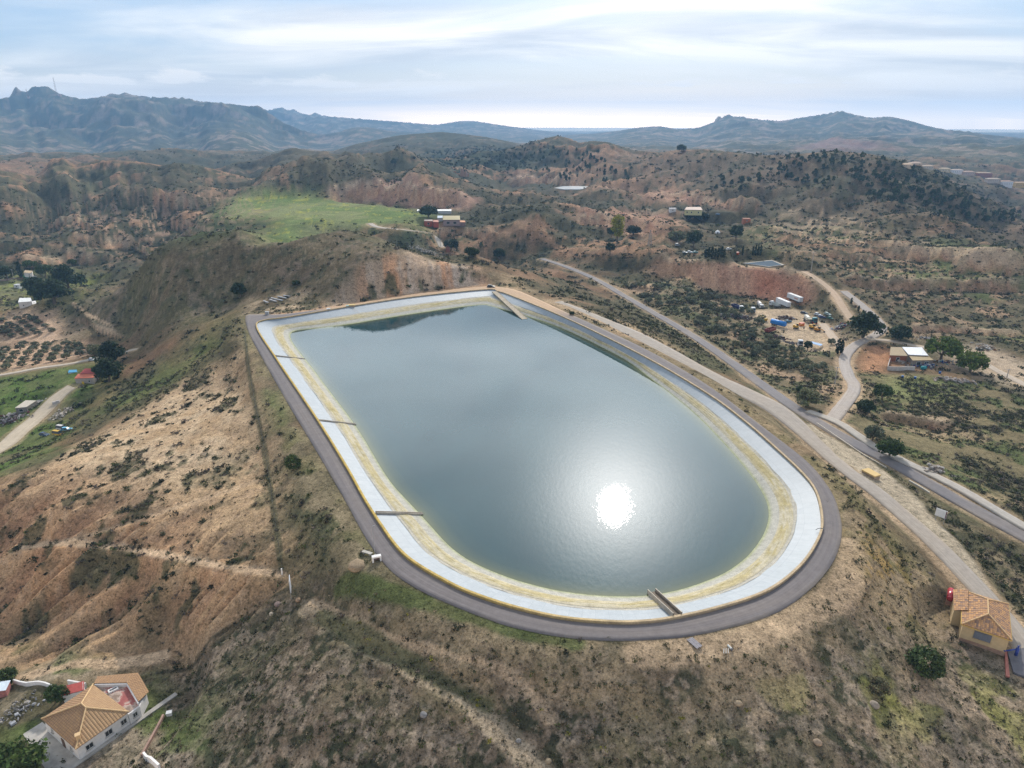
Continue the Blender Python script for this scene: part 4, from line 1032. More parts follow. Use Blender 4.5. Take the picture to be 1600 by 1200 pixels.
NEARV = near * (1 - lft)
p = sample(VEG * NEARV + .14 * NEARV * (~IN_CR), .85, 40, 260, 31); scatter('scrub', p, .18 + .5 * rngp.random(len(p)) ** 2, rngp.choice(6, len(p), p=[.22, .26, .08, .06, .08, .30]), seed=32)
p = sample(NEARV * (~IN_CR) * sstep(1, 3, Dring), .7, 40, 230, 131); scatter('dry_grass', p, .12 + .25 * rngp.random(len(p)) ** 2, rngp.choice([6, 7, 2], len(p)), seed=132)
p = sample(VEG * (1 - NEARV), .65, 60, 340, 33); scatter('scrub', p, .28 + .8 * rngp.random(len(p)) ** 2.2, rngp.choice(6, len(p), p=[.26, .24, .2, .1, .08, .12]), seed=34)
p = sample(np.clip(lft + .5 * rflank + .4 * far_r, 0, 1) * (~IN_CR) * sstep(2, 5, Dring), .05, 60, 340, 35); scatter('scrub', p, .18 + .3 * rngp.random(len(p)) ** 2, rngp.choice(6, len(p), p=[.3, .2, .22, .04, .12, .12]), seed=36)
p = sample(VEG, .17, 340, 620, 37); scatter('scrub', p, .55 + 1.1 * rngp.random(len(p)) ** 2, rngp.choice(6, len(p), p=[.24, .3, .1, .12, .06, .18]), seed=38)
p = sample(VEG, .05, 620, 1250, 39); scatter('scrub', p, .9 + 1.6 * rngp.random(len(p)) ** 2, rngp.choice(6, len(p), p=[.2, .36, .06, .1, .04, .24]), seed=40)
p = sample(pf + .5 * sstep(.5, .6, nf2) * sstep(1200, 1500, R2), .004, 620, 2100, 41); scatter('scrub', p, 1.8 + 2.4 * rngp.random(len(p)) ** 2, rngp.choice(6, len(p), p=[.1, .45, 0, .1, 0, .35]), seed=42)
# ---------------- single shrubs on the bare slopes
lo = lft * sstep(.35, .5, n2 * .75 + n1 * .25) * sstep(1, 5, Dring) * (1 - vegL)
p = sample(lo, .022, 120, 330, 43)
p = p[np.argsort(np.hypot(p[:, 0], p[:, 1]))][:200]
SHM = []
for k in range(5):
    rng = np.random.default_rng(300 + k); V = np.concatenate([bush_variant(400 + k * 7 + j, 40) * (.8 + .2 * j) + np.array([rng.normal() * .35 * j, rng.normal() * .35 * j, 0]) for j in range(2)])
    o = npmesh('shrub', V, quads(V), M_LEAF, False, leafcol(len(V) // 4, BCOL[[0, 2, 1, 0, 5][k]], rng)); SHM.append(o)
for q_, pt in enumerate(p):
    o = SHM[q_ % 5] if q_ < 5 else SHM[q_ % 5].copy()
    if q_ >= 5: COL.objects.link(o)
    s = .55 + .9 * random.random() ** 2
    o.location = pt - np.array([0, 0, .08]); o.scale = (s * (.8 + .5 * random.random()), s, s * (.6 + .4 * random.random())); o.rotation_euler[2] = random.random() * 6.28
    tag(o, 'low grey-green shrub scattered on the bare tan slope left of the reservoir', 'shrub', 'shrubs on the bare tan slope')
# ---------------- trees
def limb_mesh(bm, a, b, r0, r1, seg=6):
    a, b = np.asarray(a, float), np.asarray(b, float); d = b - a; d = d / np.linalg.norm(d); u = np.cross(d, [.3, .9, .1]); u /= np.linalg.norm(u); v = np.cross(d, u)
    ra = [bm.verts.new(a + (u * math.cos(t) + v * math.sin(t)) * r0) for t in np.linspace(0, 6.283, seg, False)]
    rb = [bm.verts.new(b + (u * math.cos(t) + v * math.sin(t)) * r1) for t in np.linspace(0, 6.283, seg, False)]
    for i in range(seg): bm.faces.new([ra[i], ra[(i + 1) % seg], rb[(i + 1) % seg], rb[i]])
    bm.faces.new(rb)
def tree_parts(kind, seed, h=1.0, w=1.0, nl=34, mult=1.0):
    """unit-ish tree of height h and crown width w: returns crown corners, crown colours, trunk bmesh"""
    rng = np.random.default_rng(seed); V, Cc = [], []
    base = dict(pine=(.038, .056, .024), olive=(.135, .145, .09), broad=(.055, .085, .025), cypress=(.026, .042, .021), poplar=(.26, .25, .035), lime=(.11, .145, .028), dark=(.032, .05, .022), bush=(.05, .075, .028), grey=(.12, .115, .075))[kind]
    bm = bmesh.new(); tz = dict(cypress=.08, pine=.3, bush=.04, grey=.04, olive=.16, poplar=.3, dark=.2).get(kind, .26) * h
    lean = np.array([rng.normal() * .03 * h, rng.normal() * .03 * h, 0])
    limb_mesh(bm, (0, 0, -.1 * h), lean + (0, 0, tz), .045 * w + .012 * h, .03 * w + .006 * h, 7)
    if kind == 'cypress':
        for k in range(14):
            t = (k + .5) / 14; r = w * .5 * (math.sin(math.pi * min(t * .8 + .12, 1)) ** .7) 
            V.append(leaves((rng.normal() * w * .06, rng.normal() * w * .06, h * (.06 + .9 * t)), (r, r, h * .07), 30, w * .12, rng)); 
            Cc.append(leafcol(30, np.array(base) * (.75 + .5 * rng.random()), rng))
        limb_mesh(bm, lean + (0, 0, tz), (0, 0, h * .85), .03 * w, .008 * w, 6)
    else:
        nc = int(dict(bush=24, grey=20, poplar=26).get(kind, 20) * mult)
        for k in range(nc):
            t = rng.random(); a = rng.random() * 6.283; 
            if kind in ('pine',):
                zc_ = tz + (h - tz) * (.1 + .8 * t); rr = w * .5 * (1 - .75 * t ** 1.3) * (.35 + .6 * rng.random())
            elif kind == 'poplar':
                zc_ = tz * .8 + (h - tz) * (.05 + .9 * t); rr = w * .42 * math.sin(math.pi * (.15 + .75 * t)) * (.3 + .7 * rng.random())
            else:
                e = math.acos(1 - t * 1.55); zc_ = tz + (h - tz) * (.44 + .42 * math.cos(e)); rr = w * .38 * (math.sin(e) * .8 + .2)
            c = np.array([rr * math.cos(a), rr * math.sin(a), zc_]) + lean; s = w * (.13 + .10 * rng.random())
            if kind == 'poplar': s *= 1.1
            V.append(leaves(c, (s * 1.15, s * 1.15, s * .8), nl, w * (.052 if mult == 1 else .036), rng, shell=.35)); Cc.append(leafcol(nl, np.array(base) * (.7 + .65 * rng.random()), rng))
            if k % 4 == 0: limb_mesh(bm, lean * .8 + (0, 0, tz * .8), c, .018 * w + .004 * h, .006 * w, 5)
    return np.concatenate(V), np.concatenate(Cc), bm
KINDNAME = dict(pine='pine_tree', olive='olive_tree', broad='tree', cypress='cypress_tree', poplar='poplar_tree', lime='tree', dark='tree', bush='bush', grey='bush')
TPROTO = {}
def tree(kind, px, py, hpx, wpx, label, group=None, variant=0, parts=True, base=None, d=None):
    """a tree whose foot is seen at (px, py); its size in photo pixels is turned into metres at that range"""
    g = hit(px, py) if base is None else base
    depth = g[1] * CP + (HC - g[2]) * SP
    h, w = hpx * depth / FPX, wpx * depth / FPX
    key = (kind, variant, parts)
    if parts:
        V, Cc, bm = tree_parts(kind, 1000 + variant * 13 + len(kind), h, w, 70, 1.6)
        r = thing(KINDNAME[kind], label, 'bush' if kind in ('bush', 'grey') else 'tree', (g[0], g[1], g[2] - .05), 0, group)
        npmesh('crown', V, quads(V), M_LEAF, False, Cc, r); bmobj('trunk', bm, M_BARK, r, True)
        return r
    if key not in TPROTO:
        V, Cc, bm = tree_parts(kind, 2000 + variant * 13 + len(kind), 1.0, 1.0 if kind != 'cypress' else .25)
        me0 = bpy.data.meshes.new('x'); bm.to_mesh(me0); bm.free()
        tv = np.array([v.co for v in me0.vertices]); tf = [list(f.vertices) for f in me0.polygons if len(f.vertices) == 4]
        Vn = np.concatenate([V, tv]); Fn = np.concatenate([quads(V), np.array(tf) + len(V)]); Cn = np.concatenate([Cc, np.tile(C(.13, .10, .07), (len(tv), 1))])
        o = npmesh(KINDNAME[kind], Vn, Fn, M_LEAF, False, Cn); TPROTO[key] = o
    else:
        o = TPROTO[key].copy(); COL.objects.link(o)
    o.location = (g[0], g[1], g[2] - .05 * h); o.rotation_euler[2] = random.random() * 6.28
    o.scale = (w, w, h) if kind != 'cypress' else (w / .25, w / .25, h)
    return tag(o, label, 'bush' if kind in ('bush', 'grey') else 'tree', group)
# olive orchard on the left valley floor
z7 = lambda x, y: (x / 4, y / 4 + 400)
lower = [(40,690),(58,665),(78,642),(100,608),(125,572),(150,550),(140,675),(156,642),(178,608),(208,582),(222,557),(235,655),(248,625),(270,604),(287,580),(300,553),(325,645),(336,620),(350,595),(362,575),(415,628),(425,602),(432,582),(418,548),(500,610),(507,588),(492,562),(478,552),(8,640),(14,615),(36,585)]
upper = [(20,400),(60,425),(95,443),(122,462),(150,488),(110,392),(145,413),(182,438),(217,464),(242,484),(168,378),(203,393),(242,413),(282,438),(322,464),(30,444),(52,472),(76,497),(10,470),(215,388)]
for i_, (x, y) in enumerate(lower): tree('olive', *z7(x, y + 14), 9.5, 14, 'grey-green olive tree in the lower orchard rows beside the pale valley lane', 'olive trees of the lower orchard', i_ % 4, False)
for i_, (x, y) in enumerate(upper): tree('olive', *z7(x, y + 10), 7, 12, 'grey-green olive tree in the upper orchard rows below the white cube house', 'olive trees of the upper orchard', i_ % 4, False)
# olive grove beside the asphalt road on the right
z8 = lambda x, y: (x / 4 + 1100, y / 4 + 400)
for i_, (x, y) in enumerate([(335,600),(390,585),(425,645),(475,668),(525,695),(580,690),(635,672),(630,745),(685,770),(740,695),(485,632),(380,620),(440,610),(490,597),(545,590),(350,565),(290,570),(600,600),(560,640),(690,700),(655,715),(400,560),(450,560)]):
    tree('olive', *z8(x, y + 10), 12, 14, 'rounded grey-green olive tree in the grove below the truck yard', 'olive trees below the truck yard', i_ % 4, False)
gp = [(960,448),(1020,445),(1100,458),(1180,482),(1200,520),(1225,545),(1180,560),(1110,522),(1040,490)]
gpw = np.array(gp, float); n_ = 0
while n_ < 75:
    x, y = 960 + 270 * random.random(), 445 + 115 * random.random()
    if inpoly(np.array([x]), np.array([y]), gpw)[0]:
        tree('olive' if random.random() < .8 else 'grey', x, y, 8 + (y - 445) * .03, 11 + (y - 445) * .03, 'small olive tree in the dense grove between the asphalt road and the red bluff', 'olive trees of the dense grove', random.randint(0, 3), False); n_ += 1
# pines over the far ridges
def pines(poly, n, label, group, hp, wp, kinds=('pine', 'pine', 'dark')):
    pw = np.array(poly, float); lo_, hi_ = pw.min(0), pw.max(0); k = 0; tries = 0
    while k < n and tries < n * 40:
        tries += 1; x, y = lo_ + (hi_ - lo_) * np.random.default_rng(tries * 7 + n).random(2)
        if not inpoly(np.array([x]), np.array([y]), pw)[0]: continue
        g = hit(x, y); dd = np.linalg.norm(g[:2])
        if fbm(np.array([g[0]]), np.array([g[1]]), 90, 2, 222)[0] < .30: continue
        s = (.7 + .6 * random.random())
        tree(kinds[k % 3], x, y, hp * s * 900 / dd, wp * s * 900 / dd, label, group, k % 3, False, base=g); k += 1
pines([(800,245),(870,232),(950,240),(990,262),(980,285),(900,288),(850,275),(800,268)], 85, 'small dark pine on the reddish hillside above the pale pond', 'pines on the hillside above the pale pond', 8.5, 5.5)
pines([(1080,285),(1200,262),(1215,300),(1120,300)], 14, 'lone dark pine dotted on the bare middle slope between the two pine hills', 'pines on the middle slope', 10, 7)
pines([(1205,262),(1230,250),(1310,240),(1380,248),(1480,285),(1600,325),(1600,360),(1500,345),(1400,320),(1300,295),(1200,280)], 205, 'dark pine standing on the broad brown hill at right', 'pines on the broad hill at right', 9.5, 6.5)
bigl = [
 ('pine',1347,527,38,52,'broad dark pine with a wide crown beside the dirt road junction'),('cypress',1308,553,26,8,'taller dark cypress of the pair at the yard entrance',),('cypress',1314,552,22,7,'shorter dark cypress of the pair at the yard entrance'),
 ('lime',1470,562,34,48,'spreading yellow-green tree behind the white-roofed compound'),('lime',1515,582,32,42,'yellow-green tree at the right edge of the compound yard'),('dark',1405,530,20,32,'dark bushy tree beside the lane to the compound'),
 ('olive',1258,636,30,32,'large rounded olive tree on the bank above the asphalt road'),('broad',1378,624,24,27,'dark bushy tree on the grassy plot below the compound'),('dark',1352,645,20,28,'low dark tree at the edge of the red bank by the side road'),
 ('broad',1390,714,32,38,'large green tree beside the concrete path'),('olive',1362,688,24,28,'grey-green olive bush on the green bank below the side road'),('bush',1442,1052,44,48,'large round dark green bush on the slope below the pump house'),
 ('grey',1372,1080,22,30,'grey-green bush on the pale slope left of the round dark bush'),('bush',458,732,24,23,'single bright green round bush on the slope left of the ring road'),('dark',376,464,22,22,'round dark green tree on the saddle behind the reservoir corner'),
 ('dark',463,446,8,12,'small dark bush on the flank of the brown hill'),('pine',58,468,34,44,'left broad pine in the dark clump above the white cube house'),('pine',85,474,36,48,'middle broad pine in the dark clump above the white cube house'),('pine',108,452,38,44,'tallest broad pine at the right end of the dark clump'),
 ('pine',12,436,20,26,'dark pine at the left picture edge behind the green netting'),('cypress',33,434,26,8,'tall slim cypress standing over the green netting'),('broad',48,419,12,20,'round green tree up slope from the tall slim cypress'),('broad',71,432,18,22,'dark round tree just right of the green netting'),('broad',113,415,10,12,'small round tree near the dirt track in the left valley'),
 ('pine',178,574,42,42,'big dark pine behind the small red-roofed house'),('pine',171,596,36,42,'wide dark pine beside the small red-roofed house'),('olive',150,556,18,22,'grey-green tree at the edge of the olive orchard beside the big pine'),
 ('broad',32,1222,64,78,'round dense green tree in front of the tiled house terrace'),('broad',87,1098,34,24,'small leafy tree with bare trunk behind the tiled house'),('broad',99,1100,36,22,'slender leafy tree touching the red tiled lean-to'),('bush',12,1066,24,30,'dense green bush beside the dirt path at left edge'),
 ('dark',669,340,18,26,'dark tree clump between the pale farm sheds'),('dark',705,391,17,22,'dark round tree beside the bend of the farm road'),('dark',737,401,14,22,'dark wide tree in the hollow beyond the red cutting'),('dark',780,405,17,18,'dark upright tree at the far edge of the hollow'),('broad',752,392,14,6,'slim tree between the two dark trees of the hollow'),
 ('poplar',964,378,44,24,'tall yellow-green tree standing above the dark trees'),('dark',955,370,16,14,'dark tree at the foot of the tall yellow tree'),('dark',990,367,14,22,'dark bushy tree right of the tall yellow tree'),('dark',953,396,18,14,'dark round tree below the tall yellow tree'),
 ('dark',1078,343,12,20,'left dark tree of the hedge below the cream farmhouse'),('dark',1096,345,12,22,'right dark tree of the hedge below the cream farmhouse'),('dark',1151,377,26,20,'dark tree beside the bend of the dirt track'),('dark',1084,386,27,24,'tall dark tree behind the parked cars'),('olive',1058,378,18,26,'grey-green tree left of the tall dark tree'),
 ('dark',1064,237,10,14,'small tree group on the skyline above the bare slope'),('dark',615,258,11,9,'lone round tree on the small grassy hill'),('bush',1250,612,9,12,'small round bush on the red earth bank')]
for i_, t_ in enumerate(bigl): tree(t_[0], t_[1], t_[2], t_[3], t_[4], t_[5], None, i_ + 1)
for i_, x in enumerate((1102,1107,1112,1117,1122,1127,1131)): tree('cypress', x, 402 - (i_ % 2), 14 + 2 * (i_ % 3), 6, 'dark cypress in the dense row beside the parked cars', 'cypresses in the dense row', i_ % 3, False)
for i_, x in enumerate((1176,1180,1184,1188,1160)): tree('cypress', x, 399, 16 + 2 * (i_ % 2), 4, 'thin cypress in the short row above the blue pool', 'cypresses above the pool', i_ % 3, False)
for i_, (x, y) in enumerate([(1330,474),(1341,486),(1348,492),(1353,497),(1357,500)]): tree('cypress', x, y, 10 - i_ * .6, 4, 'little dark cypress along the edge of the upper dirt road', 'little cypresses by the upper dirt road', i_ % 3, False)
p = sample(rp * sstep(.44, .56, n1 * .6 + n2 * .4), .006, 600, 1500, 235); rng = np.random.default_rng(12); scatter('hillside_wood', p, 1.1 + 1.1 * rng.random(len(p)), np.full(len(p), 5), 1.3 + .6 * rng.random(len(p)), 236)
p = sample(((1 - sstep(6, 22, Dring)) * near + .3 * soft([(540,900),(640,950),(800,1000),(900,1030),(1100,1040),(1140,1060),(900,1050),(700,985),(560,930)], .03, .8, 237)) * sstep(1.5, 3, Dring), .045, 60, 200, 238); scatter('flowering_broom', p, .25 + .35 * rng.random(len(p)), rng.choice([8, 3, 3], len(p)), .8 + .3 * rng.random(len(p)), 239)
# the far wood
p = sample(soft([(640,246),(730,232),(800,228),(860,240),(800,262),(700,262)], .03, .6, 232), .009, 1000, 2000, 233)
V = []; rng = np.random.default_rng(9); o_ = scatter('distant_wood', p, 2.0 + 1.3 * rng.random(len(p)), np.full(len(p), 5), 1.5 + .4 * rng.random(len(p)), 234)
# ------------------------------------------------------------------ shapes
class MB:
    """collects boxes, prisms, tubes in one bmesh; build() links ONE mesh object"""
    def __init__(s): s.bm = bmesh.new()
    def box(s, c, size, rz=0, taper=1.0, ry=0):
        x, y, z = size[0] / 2, size[1] / 2, size[2] / 2; ca, sa = math.cos(rz), math.sin(rz); cb, sb = math.cos(ry), math.sin(ry); v = []
        for dz in (-1, 1):
            k = taper if dz > 0 else 1
            for dx, dy in ((-1, -1), (1, -1), (1, 1), (-1, 1)):
                px, py, pz = dx * x * k, dy * y * k, dz * z
                px, pz = px * cb + pz * sb, -px * sb + pz * cb
                v.append(s.bm.verts.new((c[0] + px * ca - py * sa, c[1] + px * sa + py * ca, c[2] + pz)))
        for f in ((0, 3, 2, 1), (4, 5, 6, 7), (0, 1, 5, 4), (1, 2, 6, 5), (2, 3, 7, 6), (3, 0, 4, 7)): s.bm.faces.new([v[i] for i in f])
        return s
    def prism(s, poly, z0, z1):
        """z0, z1: numbers or per-vertex lists"""
        n = len(poly); z0 = [z0] * n if not hasattr(z0, '__len__') else z0; z1 = [z1] * n if not hasattr(z1, '__len__') else z1
        a = [s.bm.verts.new((p[0], p[1], z)) for p, z in zip(poly, z0)]; b = [s.bm.verts.new((p[0], p[1], z)) for p, z in zip(poly, z1)]
        s.bm.faces.new(a[::-1]); s.bm.faces.new(b)
        for i in range(n): s.bm.faces.new([a[i], a[(i + 1) % n], b[(i + 1) % n], b[i]])
        return s
    def tube(s, a, b, r0, r1=None, seg=10, caps=True):
        r1 = r0 if r1 is None else r1
        a, b = np.asarray(a, float), np.asarray(b, float); d = b - a; d = d / np.linalg.norm(d); u = np.cross(d, [.13, .31, .94] if abs(d[2]) < .9 else [1, .2, 0]); u /= np.linalg.norm(u); v = np.cross(d, u)
        T = np.linspace(0, 2 * math.pi, seg, False)
        ra = [s.bm.verts.new(a + (u * math.cos(t) + v * math.sin(t)) * r0) for t in T]; rb = [s.bm.verts.new(b + (u * math.cos(t) + v * math.sin(t)) * r1) for t in T]
        for i in range(seg): s.bm.faces.new([ra[i], ra[(i + 1) % seg], rb[(i + 1) % seg], rb[i]])
        if caps: s.bm.faces.new(ra[::-1]); s.bm.faces.new(rb)
        return s
    def slab(s, quad, th):
        """a thin plate under a 3-D polygon"""
        q = [np.asarray(p, float) for p in quad]; a = [s.bm.verts.new(p) for p in q]; b = [s.bm.verts.new(p - np.array([0, 0, th])) for p in q]; n = len(q)
        s.bm.faces.new(a); s.bm.faces.new(b[::-1])
        for i in range(n): s.bm.faces.new([a[i], a[(i + 1) % n], b[(i + 1) % n], b[i]])
        return s
    def build(s, name, mat, parent=None, smooth=False): return bmobj(name, s.bm, mat, parent, smooth)
_MC = {}
def paint(col, rough=.6, var=.2, metal=0, spec=.3, scale=1.5):
    k = (tuple(col), rough, var, metal)
    if k not in _MC: _MC[k] = plain('painted_surface', col, rough, var, scale, metal, spec=spec)
    return _MC[k]
def tile_mat(name, c1, c2, c3, pitch=.28, blotch=.5):
    m, nt, b = new_mat(name); uv = node(nt, 'ShaderNodeUVMap')
    w = node(nt, 'ShaderNodeTexWave'); w.bands_direction = 'X'; w.inputs['Scale'].default_value = 1 / pitch / 3.14159 * .5 * 3.14159 / 3.14159; w.inputs['Distortion'].default_value = .4; nt.links.new(uv.outputs[0], w.inputs['Vector'])
    br = node(nt, 'ShaderNodeTexBrick'); br.offset = 0; br.inputs['Scale'].default_value = 1; br.inputs['Brick Width'].default_value = pitch; br.inputs['Row Height'].default_value = .40; br.inputs['Mortar Size'].default_value = .03; br.inputs['Mortar Smooth'].default_value = .6
    br.inputs['Color1'].default_value = (*c1, 1); br.inputs['Color2'].default_value = (*c2, 1); br.inputs['Mortar'].default_value = (*(np.array(c3) * .55), 1); nt.links.new(uv.outputs[0], br.inputs['Vector'])
    nz = node(nt, 'ShaderNodeTexNoise', i_Scale=.9, i_Detail=6, i_Roughness=.7); nt.links.new(uv.outputs[0], nz.inputs['Vector'])
    c = mixrgb(nt, br.outputs['Color'], c3, ramp(nt, nz.outputs['Fac'], [(.45, 0), (.7, blotch)]).outputs[0])
    nt.links.new(c, b.inputs['Base Color']); b.inputs['Roughness'].default_value = .9
    bp = node(nt, 'ShaderNodeBump', i_Strength=.8, i_Distance=.08); nt.links.new(w.outputs['Fac'], bp.inputs['Height']); nt.links.new(bp.outputs[0], b.inputs['Normal'])
    return m
def roof_faces(name, faces, mat, parent, th=.14):
    """roof planes as thin plates; uv runs across (u) and down (v) the slope"""
    bm = bmesh.new(); uvl = bm.loops.layers.uv.new('UVMap')
    for q in faces:
        q = [np.asarray(p, float) for p in q]
        a = [bm.verts.new(p) for p in q]; b = [bm.verts.new(p - np.array([0, 0, th])) for p in q]; n = len(q)
        fs = [bm.faces.new(a), bm.faces.new(b[::-1])] + [bm.faces.new([a[i], b[i], b[(i + 1) % n], a[(i + 1) % n]]) for i in range(n)]
        e = q[1] - q[0]; e = e / np.linalg.norm(e); nn = np.cross(e, q[-1] - q[0]); nn /= np.linalg.norm(nn); d = np.cross(nn, e)
        for f in fs:
            for l in f.loops:
                r_ = np.array(l.vert.co) - q[0]; l[uvl].uv = (float(r_ @ e), float(r_ @ d))
    return bmobj(name, bm, mat, parent)
M_WHITE = paint((.72, .69, .66), .8, .13); M_CREAM = paint((.55, .41, .23), .85, .12); M_DARKGL = paint((.035, .04, .045), .2, .3, spec=.6); M_GREYC = plain('concrete', (.40, .37, .33), .9, .25, .5)
M_TILE = tile_mat('clay_tiles', (.43, .27, .135), (.37, .225, .11), (.25, .15, .085)); M_TILE2 = tile_mat('mottled_clay_tiles', (.52, .27, .10), (.15, .10, .085), (.36, .19, .09), .34, .35)
M_TILE_DK = tile_mat('darker_clay_tiles', (.38, .22, .10), (.30, .17, .085), (.20, .12, .07))  # darker clay tiles for the left roof planes and the annex
M_RIDGE = paint((.60, .41, .22), .9, .15); M_WOOD = plain('weathered_wood', (.20, .15, .11), .9, .35, 2); M_STEEL = paint((.35, .36, .37), .45, .15, .6)
def local(root, pts): return [np.array([p[0] - root.location[0], p[1] - root.location[1], p[2] - root.location[2] if len(p) > 2 else 0]) for p in pts]
def window_on(root, a, b, t, zc, w, h, frame=(.55, .54, .52), bars=2, name='window', pane_c=None, out=.05):
    """framed window on the wall line a-b (plan points, local) at fraction t; outward is to the right of a->b"""
    a, b = np.asarray(a[:2], float), np.asarray(b[:2], float); d = b - a; l = np.linalg.norm(d); d /= l; n = np.array([d[1], -d[0]]); c = a + d * l * t + n * out; ang = math.atan2(d[1], d[0])
    f = MB(); T = .09
    for s_ in (-1, 1):
        f.box((c[0] + d[0] * s_ * (w / 2), c[1] + d[1] * s_ * (w / 2), zc), (T, .12, h + T), ang); f.box((c[0], c[1], zc + s_ * h / 2), (w - T, .12, T), ang)
    for k in range(1, bars): f.box((c[0] + d[0] * w * (k / bars - .5), c[1] + d[1] * w * (k / bars - .5), zc), (.05, .1, h - T), ang)
    fr = f.build(name, paint(frame, .6), root)
    p = MB(); p.box((c[0] - n[0] * .03, c[1] - n[1] * .03, zc), (w - T, .05, h - T), ang); p.build('pane', pane_c or M_DARKGL, fr)
    s = MB(); s.box((c[0] + n[0] * .08, c[1] + n[1] * .08, zc - h / 2 - T), (w + .25, .24, .08), ang); s.build('sill', M_GREYC, fr)
    return fr
# ---------------- the white house with the hipped clay roof, bottom left
zE, zG = -23.6, -27.0
H = thing('house', 'white single-storey house with hipped tan clay roof and red roof terrace', 'house', (-82.5, 102, zG))
L_, F_, R_c, B_ = [np.array(p) for p in ((-91.5, 100.3, zE), (-80.7, 93.4, zE), (-75.3, 102.0, zE), (-86.4, 109.0, zE))]
r1, r2 = np.array((-83.9, 101.6, -21.1)), np.array((-82.4, 100.6, -21.1))
l_ = lambda *p: local(H, p)
cen = (L_ + F_ + R_c + B_) / 4
ins = [c_ + (cen - c_) * .055 for c_ in (L_, F_, R_c, B_)]
ap = [np.array(p) for p in ((-74.35, 103.9, 0), (-74.75, 107.4, 0), (-79.2, 112.3, 0), (-86.9, 111.4, 0), (-86.3, 108.7, 0))]
mb = MB(); foot = l_(*ins); mb.prism(foot, -.5, 3.42)
foot2 = l_(*([np.array((-75.55, 101.95, 0))] + ap)); mb.prism(foot2, -.5, 2.75); mb.build('wall', M_WHITE, H)
fL, fF, fR, fB = l_(L_, F_, R_c, B_); q1, q2 = l_(r1, r2)
rf = roof_faces('roof', [[fL, fF, q2, q1], [fB, fL, q1]], M_TILE_DK, H); rf2 = roof_faces('roof', [[fF, fR, q2], [fR, fB, q1, q2]], M_TILE, H)
mb = MB()
for a, b in ((q1, q2), (fL, q1), (fB, q1), (fF, q2), (fR, q2)): mb.tube(a + np.array((0, 0, .06)), b + np.array((0, 0, .06)), .14, .14, 6)
mb.build('ridge_tiles', M_RIDGE, rf)
mb = MB(); ch = fF + (q2 - fF) * .22; mb.box((ch[0] - .1, ch[1] + .3, ch[2] + .35), (.7, .7, 1.2), .6); mb.box((ch[0] - .1, ch[1] + .3, ch[2] + 1.0), (.9, .9, .12), .6); mb.build('chimney', M_RIDGE, rf)
tz = 2.80
T = l_((-75.6, 102.4, 0), (-74.6, 104.3, 0), (-79.4, 109.0, 0), (-85.9, 108.9, 0)); mb = MB(); mb.prism(T, tz - .05, tz + .03)
mt_, nt_, b_ = new_mat('red_terrace'); tc_ = node(nt_, 'ShaderNodeTexCoord'); nz_ = node(nt_, 'ShaderNodeTexNoise', i_Scale=.35, i_Detail=6, i_Roughness=.6); nt_.links.new(tc_.outputs['Object'], nz_.inputs['Vector'])
nt_.links.new(ramp(nt_, nz_.outputs['Fac'], [(.40, (.28, .075, .065)), (.47, (.33, .11, .09)), (.52, (.44, .34, .28)), (.62, (.22, .15, .11))]).outputs[0], b_.inputs['Base Color']); b_.inputs['Roughness'].default_value = .85
mb.build('roof_terrace', mt_, H)
mb = MB(); pr = l_((-74.5, 104.0, 0), (-79.45, 109.05, 0), (-86.0, 108.85, 0))
for a, b in zip(pr[:-1], pr[1:]):
    d = b - a; mb.box(((a + b) / 2)[:2].tolist() + [tz + .35], (np.linalg.norm(d), .2, .75), math.atan2(d[1], d[0]))
mb.build('parapet', M_WHITE, H)
aw = l_((-74.6, 104.3, -23.35), (-79.55, 109.25, -23.35), (-86.2, 109.0, -23.35), (-87.1, 111.7, -24.1), (-79.1, 112.7, -24.1), (-74.3, 107.6, -24.1))
roof_faces('roof', [[aw[5], aw[4], aw[1], aw[0]], [aw[4], aw[3], aw[2], aw[1]]], M_TILE_DK, H)
mb = MB(); s0 = l_((-81.8, 108.0, 0))[0]; mb.box((s0[0], s0[1], tz + .18), (1.9, 1.0, .3), .75, .95); sk = mb.build('skylight', M_WHITE, H); mb = MB(); mb.box((s0[0], s0[1], tz + .34), (1.3, .45, .05), .75); mb.build('pane', M_DARKGL, sk)
fa, fb = ins[1], np.array((-74.35, 103.9, zE)); fa, fb = l_(fa, fb)
for t, w, h in ((.165, 1.35, 1.15), (.46, 1.35, 1.2), (.70, 1.1, 1.15), (.88, .85, 1.0)):
    a_, b2 = (l_(ins[1])[0], l_(ins[2])[0]) if t < .8 else (l_((-75.55, 101.95, 0))[0], l_(ap[0])[0])
    window_on(H, a_, b2, t / .78 if t < .8 else .5, 1.75, w, h)
a_, b2 = l_(ins[0])[0], l_(ins[1])[0]
window_on(H, a_, b2, .22, 1.9, .7, .8); window_on(H, a_, b2, .80, 1.7, .8, 1.0)
mb = MB(); d_ = (b2 - a_) / np.linalg.norm(b2 - a_); c_ = a_ + (b2 - a_) * .54 + np.array((d_[1], -d_[0], 0)) * .06; mb.box((c_[0], c_[1], 1.05), (1.0, .1, 2.1), math.atan2(d_[1], d_[0])); dr = mb.build('door', paint((.12, .07, .05)), H)
mb = MB(); hc = c_ + d_ * .38 + np.array((d_[1], -d_[0], 0)) * .08; mb.tube((hc[0], hc[1], 1.0), (hc[0], hc[1], 1.25), .035, .035, 6); mb.build('handle', M_STEEL, dr)
mb = MB(); bs = l_(ins[1], np.array((-74.3, 103.8, 0))); d = bs[1] - bs[0]; n_ = np.array((d[1], -d[0], 0)) / np.linalg.norm(d); mb.box(((bs[0] + bs[1]) / 2 + n_ * .5)[:2].tolist() + [.10], (np.linalg.norm(d), 1.0, .3), math.atan2(d[1], d[0])); mb.build('plinth', M_GREYC, H)
